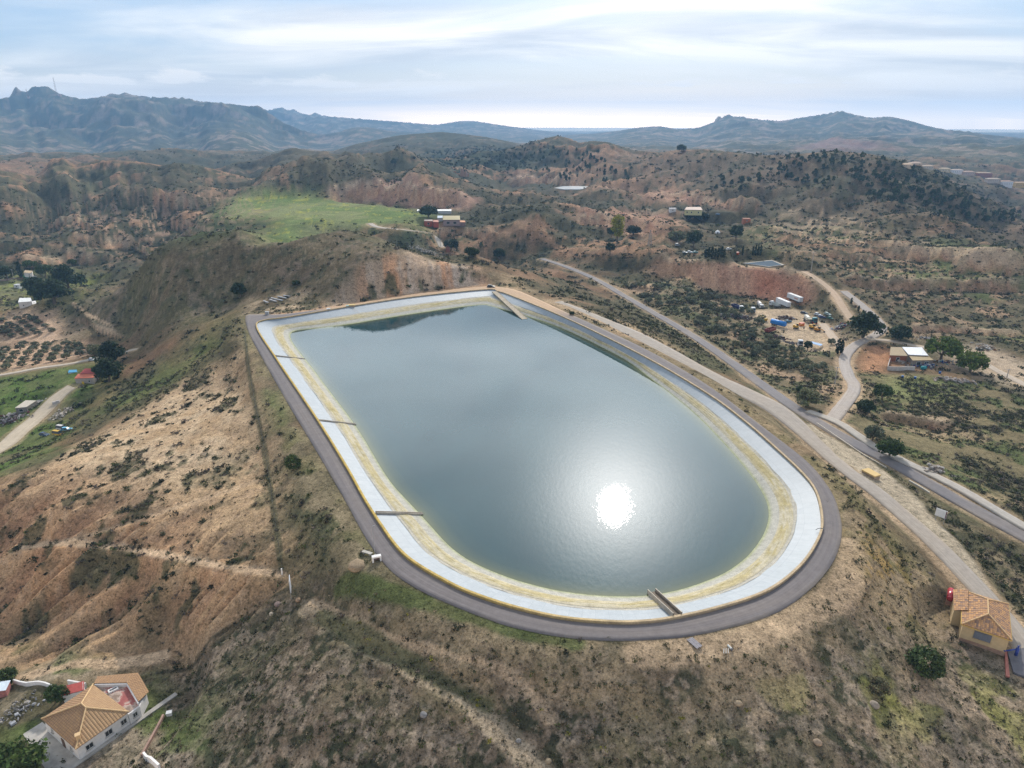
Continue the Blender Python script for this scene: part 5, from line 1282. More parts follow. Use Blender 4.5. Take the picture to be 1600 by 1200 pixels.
def patch(name, pxs, mat, label=None, cat=None, dz=.06, th=.5, z=None):
    """a paved sheet draped on the land"""
    pts = [hit(*p) if z is None else P(p[0], p[1], z) for p in pxs]; zz = [float(height(p[0], p[1])) + dz if z is None else z for p in pts]
    mb = MB(); mb.prism(pts, [q - th for q in zz], zz); o = mb.build(name, mat)
    if cat: tag(o, label, cat)
    else: o['kind'] = 'structure'
    return o
patch('patio', [(36,1147),(66,1128),(94,1152),(128,1187),(117,1200),(70,1200),(50,1170)], plain('stained_concrete', (.42, .39, .35), .9, .4, .35), z=-26.93)
def wall_run(name, pxs, h, th, mat, label, cat='wall', base=None, cap=False):
    pts = np.array([hit(*p) for p in pxs]); pts = resample(pts, 2.0); pts[:, 2] = height(pts[:, 0], pts[:, 1])
    mb = MB()
    for a, b in zip(pts[:-1], pts[1:]):
        d = b - a; l = np.linalg.norm(d[:2]); n = np.array((-d[1], d[0])) / l * th / 2
        poly = [a[:2] + n, b[:2] + n, b[:2] - n, a[:2] - n]; mb.prism(poly, [min(a[2], b[2]) - .5] * 4, [a[2] + h, b[2] + h, b[2] + h, a[2] + h])
    return tag(mb.build(name, mat), label, cat)
wall_run('garden_wall', [(22,1067),(50,1071),(83,1076)], 1.0, .3, M_WHITE, 'low whitewashed wall along the dirt path behind the tiled house'); wall_run('garden_wall', [(108,1071),(136,1076)], 1.5, .3, M_WHITE, 'short white wall stub beside the red lean-to of the house')
wall_run('retaining_wall', [(256,1120),(246,1140),(232,1165),(222,1183)], .7, .4, paint((.36, .23, .18), .9, .3), 'low reddish stone wall along the drop beside the white house'); wall_run('garden_wall', [(226,1183),(238,1192),(250,1203)], 1.3, .4, M_WHITE, 'white wall at the bottom picture edge right of the house')
g = hit(118, 1090); LT = thing('lean_to', 'small lean-to shed with dark red roof against the tiled house', 'shed', (g[0], g[1], -27)); mb = MB(); mb.box((0, 0, 1.1), (3.6, 2.4, 2.4), .55); mb.build('wall', M_WHITE, LT); mb = MB(); mb.box((0, 0, 2.45), (4.0, 2.8, .12), .55, 1, .12); mb.build('roof', paint((.33, .06, .05), .8, .3), LT)
g = hit(3, 1085); LT = thing('garden_shed', 'pale blue-white shed at the left picture edge near the debris', 'shed', tuple(g)); mb = MB(); mb.box((0, 0, 1), (3, 2.5, 2.2), .3); mb.build('wall', paint((.40, .16, .14), .8, .3), LT); mb = MB(); mb.box((0, 0, 2.2), (3.3, 2.9, .1), .3, 1, .08); mb.build('roof', paint((.55, .62, .68), .7), LT)
# ---------------- pump house, right
zb, ze = -13.2, -9.0
Q = thing('pump_house', 'cream pump house with mottled clay tile roof beside the service road', 'building', (96, 113, zb)); l_ = lambda *p: local(Q, p)
p3, p2, p1, p0 = [np.array(p) for p in ((89.9, 110.0, ze), (96.8, 105.4, ze), (103.4, 116.1, ze), (96.6, 120.8, ze))]
cen = (p0 + p1 + p2 + p3) / 4; ins = [c_ + (cen - c_) * .075 for c_ in (p3, p2, p1, p0)]
wg = [np.array(p) for p in ((91.2, 114.6, ze - .35), (93.2, 113.4, ze - .35), (97.2, 119.9, ze - .35), (95.0, 121.2, ze - .35))]; wi = [c_ + (sum(wg) / 4 - c_) * .1 for c_ in wg]
mb = MB(); mb.prism(l_(*ins), -1.2, 4.05); mb.prism(l_(*wi), -1.2, 3.75); mb.build('wall', M_CREAM, Q)
c3, c2, c1, c0 = l_(p3, p2, p1, p0); s1, s2 = l_(np.array((95.4, 110.9, -7.3)), np.array((98.2, 115.4, -7.3)))
rf = roof_faces('roof', [[c3, c2, s1], [c2, c1, s2, s1], [c1, c0, s2], [c0, c3, s1, s2]], M_TILE2, Q)
w0, w1, w2, w3 = l_(*wg); up = np.array((0, 0, .95)); roof_faces('roof', [[w3, w0, w1 + up * 1.05, w2 + up * 1.05]], M_TILE2, Q)
mb = MB()
for a, b in ((s1, s2), (c3, s1), (c2, s1), (c1, s2), (c0, s2)): mb.tube(a + np.array((0, 0, .05)), b + np.array((0, 0, .05)), .12, .12, 6)
mb.build('ridge_tiles', M_RIDGE, rf)
mb = MB()
for a, b in ((c3, c2), (c2, c1), (c0, c3)): d = b - a; mb.box(((a + b) / 2 - np.array((0, 0, .2)))[:3], (np.linalg.norm(d) - .1, .22, .16), math.atan2(d[1], d[0]))
mb.build('cornice', paint((.58, .38, .10), .8, .15), Q)
a_, b2 = l_(ins[0], ins[1]); d = b2 - a_; ln = np.linalg.norm(d); d /= ln; n_ = np.array((d[1], -d[0], 0)); ang = math.atan2(d[1], d[0])
lc = a_ + d * ln * .46 + n_ * .05; mb = MB(); mb.box((lc[0], lc[1], 2.55), (2.9, .1, 1.7), ang); lv = mb.build('vent_panel', paint((.13, .14, .165), .5, .1), Q)
mb = MB()
for k in range(9): mb.box((lc[0] + n_[0] * .06, lc[1] + n_[1] * .06, 1.8 + k * .19), (2.9, .08, .06), ang)
mb.build('louvre', paint((.22, .23, .26), .5, .1), lv)
mb = MB(); sc = a_ + d * ln * .46 + n_ * .1; mb.box((sc[0], sc[1], 1.6), (3.2, .28, .12), ang); mb.build('sill', paint((.5, .36, .2)), Q)
mb = MB(); mb.box(((a_ + b2) / 2 + n_ * .03)[:2].tolist() + [.05], (ln, .1, 1.3), ang); mb.build('plinth', paint((.36, .22, .15), .9, .3), Q)
# red tank, blue pipe, red kerb pavement
g = P(1483.5, 941, -11.2); g2 = P(1486.5, 918, -10.6); t = thing('tank', 'glossy dark red cylindrical tank lying beside the pump house roof', 'tank', (g[0], g[1], -11.6)); dv_ = (g2 - g)[:2]; dv_ = dv_ / np.linalg.norm(dv_); mb = MB(); mb.tube((0, 0, 1.3), (dv_[0] * 3.4, dv_[1] * 3.4, 1.3), .68, .68, 20); mb.tube((-dv_[0] * .15, -dv_[1] * .15, 1.3), (0, 0, 1.3), .45, .68, 20); mb.build('body', paint((.36, .02, .03), .25, .15, spec=.6), t, True)
mb = MB(); [mb.box((dv_[0] * k, dv_[1] * k, .0), (1.2, .35, 1.5), math.atan2(dv_[1], dv_[0]) + 1.57) for k in (.7, 2.7)]; mb.build('cradle', paint((.38, .2, .13), .9, .3), t)
t = thing('standpipe', 'bright blue bent water pipe standing at the pump house corner', 'pipe', tuple(P(1587, 1024, -13.2))); A_ = np.array((0, 0, 0)); mb = MB(); mb.tube((0, 0, -.1), (.1, .1, 1.7), .3, .3, 14); mb.build('riser', paint((.01, .035, .25), .35, .15, spec=.5), t, True); mb = MB(); mb.tube((.1, .1, 1.5), (-2.5, .1, 1.0), .14, .14, 12); mb.build('branch', paint((.01, .035, .25), .35, .15, spec=.5), t, True); mb = MB(); mb.tube((.1, .1, 1.7), (.1, .1, 2.2), .12, .12, 10); mb.tube((-.2, .1, 2.25), (.4, .1, 2.25), .07, .07, 8); mb.build('valve', paint((.01, .035, .25), .35, .15), t, True)
patch('pavement', [(1570,1014),(1573.5,1017),(1578,1057),(1572,1056)], paint((.42, .16, .12), .9, .25), dz=.1, z=-13.08); patch('forecourt', [(1574,1017),(1640,1005),(1660,1080),(1584,1050)], plain('forecourt_asphalt', (.15, .14, .15), .9, .25, .6), z=-13.15)
# ---------------- helpers for far buildings
def block(name, label, cat, roof_px, z0, z1, wallc, roofc, group=None, windows=(), roof_name='roof', eave=.25, pitch=0):
    """a building whose roof outline is seen in the photo: unprojected at roof height z1 above ground z0"""
    pts = [P(x, y, z1) for x, y in roof_px]; c = sum(pts) / len(pts); r = thing(name, label, cat, (c[0], c[1], z0), 0, group)
    lp = local(r, pts); h = z1 - z0; mb = MB(); mb.prism([p * .96 for p in lp], -.8, h - .1); mb.build('wall', paint(wallc, .85, .18), r)
    mb = MB()
    if pitch and len(lp) == 4:
        m1, m2 = (lp[0] + lp[3]) / 2, (lp[1] + lp[2]) / 2; k1 = m1 + (m2 - m1) * .18; k2 = m2 + (m1 - m2) * .18; k1[2] = k2[2] = h + pitch
        for p in lp: p[2] = h
        for f in ([lp[0], lp[1], k2, k1], [lp[2], lp[3], k1, k2], [lp[3], lp[0], k1], [lp[1], lp[2], k2]): mb.slab(f, .12)
    else: mb.prism(lp, h - .1, h + .12)
    mb.build(roof_name, paint(roofc, .85, .25), r)
    for (i, t, zc, w, hh) in windows:
        a, b = lp[i] * .96, lp[(i + 1) % len(lp)] * .96; 
        ccw = sum(lp[k][0] * lp[(k + 1) % len(lp)][1] - lp[(k + 1) % len(lp)][0] * lp[k][1] for k in range(len(lp))) > 0
        if not ccw: a, b, t = b, a, 1 - t
        window_on(r, a, b, t, zc, w, hh, bars=1)
    return r
def bxhouse(name, label, cat, px, py, wpx, hpx, depth, wallc, roofc, rz=0, pitch=1.2, group=None, parts=True, lift=0):
    """far house: base centre pixel, apparent width and height in pixels"""
    g = hit(px, py); k = (g[1] * CP + (HC - g[2]) * SP) / FPX; w, h = wpx * k, hpx * k; r = thing(name, label, cat, (g[0], g[1] + depth * .4, g[2]), rz, group); hw = max(h - pitch * .6, h * .6)
    mb = MB(); mb.box((0, 0, hw / 2 - 1), (w, depth, hw + 2)); mb.build('wall', paint(wallc, .85, .15), r)
    mb = MB()
    if pitch: 
        e = .4; a = [np.array((sx * (w / 2 + e), sy * (depth / 2 + e), hw)) for sx, sy in ((-1, -1), (1, -1), (1, 1), (-1, 1))]; k1, k2 = np.array((-w * .3, 0, hw + pitch)), np.array((w * .3, 0, hw + pitch))
        for f in ([a[0], a[1], k2, k1], [a[2], a[3], k1, k2], [a[3], a[0], k1], [a[1], a[2], k2]): mb.slab(f, .15)
    else: mb.box((0, 0, hw + .1), (w + .3, depth + .3, .25))
    mb.build('roof', paint(roofc, .9, .2), r)
    n = max(1, int(w / 4))
    for q in range(n): window_on(r, (-w / 2, -depth / 2), (w / 2, -depth / 2), (q + .5) / n, hw * .55, min(1.1, w * .2), min(1.2, hw * .4), bars=1)
    return r
z4 = lambda x, y: (x / 8, y / 8 + 540)
# left valley: red-roofed house, ruin, white cube house
block('farmhouse', 'small grey-walled house with bright red roof and yellow door under dark pines', 'house', [z4(930,412), z4(1168,402), z4(1205,350), z4(975,355)], -36, -32.6, (.36, .32, .28), (.48, .13, .07), windows=((0, .75, 1.7, .9, .9),))
o = block('shed', 'dark red tiled rear wing behind the small grey house in the left valley', 'shed', [z4(1000,350), z4(1212,346), z4(1228,290), z4(1062,288)], -36, -32.2, (.4, .3, .25), (.33, .05, .045)); 
g = P(*z4(1046, 500), -36); mb = MB(); mb.box((0, 0, 1.05), (1.0, .16, 2.1), -.05); dd_ = mb.build('house_door', paint((.55, .36, .02), .5)); dd_.location = g; hs = [x for x in COL.objects if x.name == 'farmhouse'][0]; dd_.location = g - np.array(hs.location) + np.array((0, .0, 0)); dd_.parent = hs; dd_.name = 'door'
t = block('swimming_pool', 'small blue rectangular garden pool beside the red-roofed house', 'pool', [z4(850,338), z4(985,332), z4(1000,303), z4(862,306)], -37.2, -36.3, (.6, .6, .58), (.07, .30, .50), roof_name='water_surface')
r = block('ruined_shed', 'ruined stone shed with cracked pale flat roof beside the dirt lane', 'shed', [z4(185,782), z4(330,770), z4(455,688), z4(320,686)], -42, -39.4, (.22, .19, .17), (.50, .44, .36), windows=((0, .45, 1.2, 1.6, 1.3),))
zc = lambda x, y: (x / 12, y / 12 + 400)
block('cube_house', 'white cube-shaped two-storey house beside the olive orchard', 'house', [zc(338,872), zc(598,852), zc(578,785), zc(365,790)], -42.5, -36.5, (.66, .60, .55), (.70, .69, .67), windows=((0, .33, 3.6, .8, .8), (0, .7, 1.5, 1.5, 1.2)))
block('annex', 'low white annex joined to the right side of the cube house', 'building', [zc(592,905), zc(690,915), zc(670,840), zc(590,850)], -42.5, -39.5, (.70, .66, .62), (.66, .64, .62))
block('cottage', 'small white cottage with tan roof behind the green netting', 'house', [zc(440,310), zc(585,325), zc(612,280), zc(470,268)], -40, -37, (.68, .64, .60), (.45, .33, .2), windows=((0, .7, 1.5, 1, 1),))
bxhouse('hut', 'tiny white hut with dark opening left of the dark pine clump', 'hut', 27, 450, 8, 5, 3, (.66, .65, .64), (.6, .6, .6), 0, 0); bxhouse('hut', 'small pale gatehouse below the green netting', 'hut', 52, 437.5, 6, 5, 3, (.5, .48, .46), (.5, .5, .5), 0, 0)
wall_run('netting_fence', [(37,434),(47,433.5)], 2.2, .08, paint((.02, .38, .20), .7, .1), 'bright green netting screen in front of the cottage', 'fence'); wall_run('boundary_wall', [(-5,440),(15,437.5),(37,435)], 1.2, .3, paint((.33, .24, .2), .9, .25), 'long low brown boundary wall left of the green netting')
# mid-distance farm beyond the meadow
zf = lambda x, y: (x / 13.33 + 640, y / 13.33 + 310)
block('farm_shed', 'long low white-roofed farm shed right of the dark tree clump', 'shed', [zf(575,262), zf(870,262), zf(872,228), zf(578,230)], -9, -6, (.5, .5, .48), (.80, .78, .74)); block('farm_shed', 'short white-roofed farm shed left of the dark tree clump', 'shed', [zf(155,262), zf(230,262), zf(230,228), zf(158,230)], -9, -6, (.5, .5, .48), (.80, .78, .74))
block('barn', 'wide barn with tan corrugated roof on the farm by the red cliff', 'barn', [zf(690,445), zf(1052,445), zf(1045,358), zf(700,362)], -10, -5, (.30, .22, .21), (.36, .30, .16), windows=((0, .3, 2, 3, 2.2), (0, .7, 2, 3, 2.2)), pitch=.6); block('shed', 'blue-grey roofed shed joined to the left end of the tan barn', 'shed', [zf(578,408), zf(690,405), zf(690,360), zf(580,362)], -10, -6, (.5, .48, .45), (.50, .56, .62))
block('brick_building', 'left red brick farm building with flat grey porch', 'building', [zf(300,470), zf(480,475), zf(480,440), zf(310,435)], -12, -7.5, (.36, .09, .06), (.40, .30, .25), windows=((0, .5, 2, 2, 1.8),)); block('brick_building', 'right red brick farm building next to the tan barn', 'building', [zf(490,490), zf(605,495), zf(600,450), zf(492,450)], -12, -7.5, (.38, .09, .06), (.45, .2, .14)); block('shed', 'low orange-roofed shed at the right end of the tan barn', 'shed', [zf(1010,495), zf(1162,498), zf(1150,462), zf(1030,460)], -11, -8, (.3, .2, .18), (.55, .26, .13))
g = hit(700, 393); t = thing('brick_tower', 'square red brick pillar with domed top in front of dark trees', 'tower', tuple(g)); mb = MB(); mb.box((0, 0, 2.3), (3.2, 3.2, 5.0)); mb.build('shaft', paint((.30, .12, .08), .9, .25), t); mb = MB(); mb.tube((0, 0, 4.8), (0, 0, 6.2), 2.0, 1.0, 12); mb.build('cap', paint((.27, .17, .12), .9, .25), t)
t = thing('ruin', 'roofless stone ruin standing on the plateau beyond the cliff', 'ruin', tuple(hit(719, 275))); mb = MB()
for x, w, h in ((-9, 5, 9), (-3, 7, 5), (3.5, 6, 11), (9, 4, 8), (13, 3, 6)): mb.box((x, (x % 3), h / 2 - 1), (w, 4, h), .1 * x % .3, .86)
mb.build('masonry', paint((.36, .22, .16), .95, .3), t)
# right, upper valley
zu = lambda x, y: (x / 8 + 1040, y / 8 + 300)
block('country_house', 'cream farmhouse with pale pink flat roof above a dark hedge', 'house', [zu(235,222), zu(462,226), zu(440,188), zu(262,188)], -8, -3.2, (.55, .50, .26), (.50, .38, .31), windows=((0, .15, 2.2, 1.2, 1.4), (0, .4, 2.2, 1.2, 1.4), (0, .8, 2.2, 1.2, 1.4))); bxhouse('shed', 'small white shed standing left of the cream farmhouse', 'shed', 1051, 331, 10, 5, 5, (.66, .64, .62), (.70, .66, .64), 0, 0)
g = hit(1121, 364); t = thing('dome_tent', 'white dome on the green plot beside the dirt track bend', 'dome', tuple(g)); bm = bmesh.new(); bmesh.ops.create_icosphere(bm, subdivisions=3, radius=2.3); [setattr(v.co, 'z', max(v.co.z, -.6)) for v in bm.verts]; bmobj('shell', bm, paint((.74, .73, .72), .6, .08), t, True); mb = MB(); mb.tube((0, 0, 2.1), (0, 0, 2.9), .5, .1, 8); mb.build('cap', M_WHITE, t); mb = MB(); mb.box((-.4, -2.2, .3), (1.0, .5, 1.7)); mb.build('doorway', paint((.1, .1, .1)), t)
bxhouse('brick_hut', 'orange brick hut at the bend of the upper dirt track', 'hut', 1166.5, 348, 11, 6, 5, (.42, .14, .07), (.40, .18, .1), 0, 0)
t = block('irrigation_pool', 'blue kite-shaped irrigation pool on top of the red bluff', 'pool', [(1160,411.3),(1201,417),(1226,414),(1206,406.3)], -13.4, -12.0, (.40, .34, .28), (.40, .36, .3), roof_name='rim'); pts = [P(x, y, -11.85) for x, y in ((1163,411.3),(1201,416.2),(1222,413.8),(1206,407))]; mb = MB(); mb.prism(local(t, pts), 1.45, 1.55); mb.build('water_surface', paint((.012, .045, .08), .7, .15, spec=.05), t)
g = [P(x, y, -9.8) for x, y in ((866,293.5),(880,291),(900,290.6),(922,291.4),(927,293.5),(905,295.6),(880,295.6))]; mb = MB(); mb.prism([q[:2] for q in g], -10.6, -9.8); pond = mb.build('pond', paint((.72, .74, .75), .15, .05, spec=.6)); pond['kind'] = 'structure'  # the bright sky reflection is put into the pond's near-white base colour
# the walled compound
zk = lambda x, y: (x / 6.957 + 1370, y / 6.957 + 510)
K = block('compound_house', 'half-ruined farm building with bright white metal roof panel', 'building', [zk(345,308), zk(560,318), zk(490,230), zk(275,226)], -24, -20.6, (.42, .36, .30), (.74, .75, .78))
block('outbuilding', 'brown flat-roofed wing with open brick front left of the white roof', 'building', [zk(140,315), zk(335,322), zk(270,228), zk(150,226)], -24, -20.9, (.30, .11, .06), (.33, .25, .15), windows=((0, .5, 1.2, 1.5, 1.9),)); block('outbuilding', 'low brown-roofed porch in front of the white roof panel', 'building', [zk(392,372), zk(618,368), zk(562,322), zk(348,322)], -24, -21.2, (.22, .18, .15), (.36, .27, .15), windows=((0, .3, 1.2, 2.0, 1.8), (0, .7, 1.2, 2.0, 1.8)))
wall_run('block_wall', [zk(112,475), zk(260,485), zk(408,478)], 1.9, .3, plain('pale_blockwork', (.50, .46, .42), .9, .25, .8), 'pale block wall closing the front of the ruined yard'); wall_run('block_wall', [zk(112,472), zk(135,395), zk(142,360)], 1.9, .3, plain('pale_blockwork', (.46, .40, .35), .9, .25, .8), 'pale block wall along the left side of the ruined yard')
# houses beyond the right-hand ridge
for px, py, w, h, wc, rc, lb in ((1418,262,14,6,(.50,.40,.30),(.52,.38,.26),'leftmost tan-roofed villa on the far ridge behind the pines'),(1432,258,15,4,(.48,.38,.30),(.45,.33,.26),'long low villa highest on the far ridge line'),(1450,264,15,5,(.52,.42,.32),(.50,.36,.25),'tan villa with dark garage opening on the far ridge'),(1477,269,13,6,(.58,.46,.30),(.48,.36,.24),'cream villa left of the white villa on the ridge'),(1495,272,17,7,(.68,.68,.70),(.50,.38,.30),'white villa with tan roof on the far ridge'),(1514,275,15,7,(.46,.34,.28),(.46,.30,.22),'brownish villa with dark tree at its right on the ridge'),(1538,277,22,7,(.30,.11,.08),(.48,.34,.24),'red brick villa with two white windows on the ridge'),(1552,286,20,7,(.52,.42,.34),(.50,.38,.28),'wide cream villa below the red brick villa'),(1572,292,18,9,(.68,.67,.68),(.48,.32,.24),'white villa near the right picture edge with red roof'),(1594,294,17,9,(.58,.38,.13),(.52,.33,.18),'ochre yellow villa at the right picture edge')):
    bxhouse('villa', lb, 'house', px, py, w, h, 10, wc, rc, 0, 1.6, 'villas beyond the pine ridge')
# ------------------------------------------------------------------ vehicles and small things
M_TYRE = paint((.02, .02, .02), .8, .2); M_GLASS = paint((.03, .04, .05), .4, .1, spec=.4); M_CHAS = paint((.06, .055, .05), .7, .3)
def place(name, label, cat, a_px, b_px, group=None):
    """root at the middle of the ground line a->b (pixels), its x axis along it; returns (root, length)"""
    a, b = hit(*a_px), hit(*b_px); c = (a + b) / 2; d = b - a; c[2] = float(height(c[0], c[1])); return thing(name, label, cat, tuple(c), math.atan2(d[1], d[0]), group), float(np.linalg.norm(d[:2]))
def wheels(r, xs, y, rad, w=.24):
    for x in xs:
        for s in (-1, 1):
            mb = MB(); mb.tube((x, s * y - w / 2, rad), (x, s * y + w / 2, rad), rad, rad, 14); wh = mb.build('wheel', M_TYRE, r)
            mb = MB(); mb.tube((x, s * (y + w * .35) - .06, rad), (x, s * (y + w * .35) + .06, rad), rad * .55, rad * .55, 10); mb.build('rim', M_STEEL, wh)
def profile(mb, pts, w, top_in=0):
    """side outline (x, z) extruded across y; points above mid height drawn in by top_in"""
    zm = max(p[1] for p in pts)
    lo = min(p[1] for p in pts); f = lambda z: w / 2 - top_in * max(0, (z - lo) / (zm - lo) - .45) / .55
    a = [mb.bm.verts.new((x, -f(z), z)) for x, z in pts]; b = [mb.bm.verts.new((x, f(z), z)) for x, z in pts]; n = len(pts)
    mb.bm.faces.new(a); mb.bm.faces.new(b[::-1])
    for i in range(n): mb.bm.faces.new([a[i], b[i], b[(i + 1) % n], a[(i + 1) % n]])
    return mb
def car(label, a, b, col, kind='car', group=None, size=1.0):
    r, L = place(kind, label, 'van' if kind == 'van' else 'car', a, b, group); l = 4.3 * size; h = 1.45 if kind != 'van' else 2.0; x = l / 2
    mb = MB(); pts = [(-x, .35), (x, .35), (x, .72), (x * .55, .92), (x * .2, .95)] + ([(-x, .95)] if kind != 'van' else [(-x, .95)])
    profile(mb, pts, 1.75, .08); bd = mb.build('body', paint(col, .5, .12, spec=.4), r); bv = bd.modifiers.new('b', 'BEVEL'); bv.width = .08; bv.segments = 2
    mb = MB(); ct = [(-x * .92, .94), (x * .38, .94), (x * .08, h), (-x * .72, h)] if kind != 'van' else [(-x * .99, .94), (x * .5, .94), (x * .3, h), (-x * .97, h)]
    profile(mb, ct, 1.62, .22); mb.build('windows', M_GLASS, r)
    mb = MB(); x0, x1 = (-x * .70, x * .06) if kind != 'van' else (-x * .96, x * .28); mb.box(((x0 + x1) / 2, 0, h + .01), (x1 - x0, 1.25, .06)); mb.build('roof', paint(col, .5, .12, spec=.4), r)
    wheels(r, (-x * .62, x * .62), .76, .32); 
    for s in (-1, 1):
        mb = MB(); mb.box((x - .02, s * .6, .68), (.1, .32, .14)); mb.build('headlight', paint((.7, .7, .68), .2), r)
    return r
def cab(r, x, col, l=2.1, h=3.4, w=2.4):
    mb = MB(); profile(mb, [(x - l / 2, .75), (x + l / 2, .75), (x + l / 2, 1.7), (x + l / 2 - .25, h - .35), (x + l / 2 - .8, h), (x - l / 2, h)], w, .1); c = mb.build('cab', paint(col, .35, .12, spec=.5), r); bv = c.modifiers.new('b', 'BEVEL'); bv.width = .07; bv.segments = 2
    mb = MB(); profile(mb, [(x + l / 2 - .03, 1.75), (x + l / 2 + .03, 1.75), (x + l / 2 - .18, h - .45), (x + l / 2 - .25, h - .45)], w - .35); mb.build('windscreen', M_GLASS, c)
    for s in (-1, 1): mb = MB(); mb.box((x + .15, s * (w / 2 - .01), 2.2), (.95, .06, .7)); mb.build('side_window', M_GLASS, c)
    mb = MB(); mb.box((x + l / 2 + .05, 0, 1.15), (.12, w * .8, .6)); mb.build('grille', M_CHAS, c)
def tractor(label, a, b, col=(.70, .70, .70)):
    r, L = place('truck', label, 'truck', a, b, 'trucks in the scrapyard'); mb = MB(); mb.box((-.6, 0, .75), (5.6, .9, .35)); mb.build('chassis', M_CHAS, r); cab(r, 1.6, col, 2.1, 3.7, 2.45); wheels(r, (-2.4, 1.8), 1.0, .5, .35); return r
def trailer(label, a, b, h=3.0):
    r, L = place('box_trailer', label, 'trailer', a, b); l = 13.2; mb = MB(); mb.box((0, 0, 1.2 + h / 2), (l, 2.5, h)); o = mb.build('box', paint((.72, .72, .72), .6, .1), r)
    mb = MB(); [mb.box((l * (k / 12 - .5), 0, 1.2 + h / 2), (.08, 2.58, h + .06)) for k in range(13)]; mb.build('ribs', paint((.62, .62, .62), .6, .1), o); mb = MB(); mb.box((0, 0, .95), (l, 1.2, .4)); mb.build('chassis', M_CHAS, r); wheels(r, (-5.2, -3.9, 3.5), 1.05, .5, .35); mb = MB(); mb.box((-l / 2 - .03, 0, 1.2 + h / 2), (.08, 2.3, h - .3)); mb.build('rear_door', paint((.6, .6, .6), .6, .1), r); return r
def tipper(label, a, b, col, l=8.5, truck=None):
    r, L = place('truck' if truck else 'tipper_trailer', label, 'truck' if truck else 'trailer', a, b); off_ = -1.3 if truck else 0; c = paint(col, .5, .25)
    mb = MB()
    for s in (-1, 1): mb.box((off_, s * 1.2, 1.9), (l, .1, 1.5))
    mb.box((off_, 0, 1.2), (l, 2.4, .1)); mb.box((off_ - l / 2, 0, 1.9), (.1, 2.4, 1.5)); mb.box((off_ + l / 2, 0, 2.0), (.1, 2.4, 1.7)); bd = mb.build('tipper_body', c, r)
    mb = MB(); [mb.box((off_ + l * (k / 8 - .5), s * 1.28, 1.9), (.12, .12, 1.5)) for k in range(9) for s in (-1, 1)]; mb.build('side_ribs', c, bd)
    mb = MB(); mb.box((off_ * .5, 0, .85), (l + (3 if truck else 0), .9, .35)); mb.build('chassis', M_CHAS, r)
    if truck: cab(r, l / 2 + .1, truck); wheels(r, (-l * .45, -l * .3, l / 2 + .2), 1.0, .5, .35)
    else: wheels(r, (-l * .35, -l * .2), 1.0, .5, .35)
    return r
def mixer(label, a, b, drumc, cabc, stripe=None):
    r, L = place('mixer_truck', label, 'truck', a, b); mb = MB(); mb.box((0, 0, .85), (8, .9, .35)); mb.build('chassis', M_CHAS, r); mb = MB(); mb.tube((-3.9, 0, 3.2), (-2.6, 0, 3.0), .55, 1.15, 18); mb.tube((-2.6, 0, 3.0), (-.2, 0, 2.6), 1.15, 1.25, 18, False); mb.tube((-.2, 0, 2.6), (1.5, 0, 2.3), 1.25, .75, 18); d = mb.build('drum', paint(drumc, .5, .2), r, True)
    if stripe: mb = MB(); [mb.tube((x, 0, 3.0 - (x + 2.6) * .167), (x + .25, 0, 2.96 - (x + 2.6) * .167), 1.2, 1.22, 18, False) for x in (-2.2, -1.3, -.5)]; mb.build('stripes', paint(stripe, .5), d)
    cab(r, 2.9, cabc, 2.0, 2.9); wheels(r, (-2.6, -1.3, 2.7), 1.0, .5, .35); mb = MB(); mb.box((-4.0, 0, 2.0), (.5, .6, 1.8), 0, .7); mb.build('chute', M_STEEL, r); return r
def digger(label, a, b, col=(.55, .30, .02), arm=1.0):
    r, L = place('excavator', label, 'digger', a, b); c = paint(col, .55, .25)
    for s in (-1, 1): mb = MB(); mb.tube((-1.3, s * .95, .4), (1.3, s * .95, .4), .01, .01, 4); mb.box((0, s * .95, .4), (2.9, .5, .75), 0, .85); mb.build('track', M_CHAS, r)
    mb = MB(); mb.box((-.4, 0, 1.25), (2.7, 2.1, .9)); mb.box((-1.2, 0, 1.9), (1.1, 2.0, .5)); mb.build('body', c, r); mb = MB(); mb.box((.5, .55, 2.1), (1.2, .95, 1.3), 0, .88); cb = mb.build('cab', M_GLASS, r); mb = MB(); mb.box((.5, .55, 2.8), (1.2, 1.0, .1)); mb.build('cab_roof', c, cb)
    mb = MB(); mb.tube((.8, -.2, 1.4), (2.7, -.2, 2.9 * arm), .22, .18, 8); mb.tube((2.7, -.2, 2.9 * arm), (4.2, -.2, 1.2), .17, .13, 8); am = mb.build('boom', c, r); mb = MB(); mb.box((4.2, -.2, .8), (.8, .9, .7), 0, .7, .4); mb.build('bucket', M_CHAS, am); return r
z1 = lambda x, y: (x / 8 + 1130, y / 8 + 450)
tipper('white-cabbed tipper truck with long dark blue bed at the left of the yard', z1(75,240), z1(285,310), (.02, .03, .12), 8, (.70, .70, .70))
tractor('white tractor unit beside the blue tipper truck', z1(318,292), z1(385,318)); tractor('white tractor unit parked alone at the lower edge of the yard', z1(930,700), z1(968,742))
mixer('mixer truck with white drum and pink stripes', z1(395,205), z1(520,272), (.62, .60, .58), (.66, .64, .62), (.45, .12, .12)); mixer('mixer truck with plain cream drum in the middle of the yard', z1(1005,400), z1(1105,455), (.66, .64, .56), (.40, .34, .22))
tipper('small white flatbed truck with green load beside the white trailers', z1(715,255), z1(560,205), (.45, .47, .45), 5, (.70, .70, .70))
trailer('front white box trailer below the red bluff', z1(865,262), z1(630,182)); t = trailer('rear white box trailer with orange lettering on its side', z1(1010,222), z1(770,142))
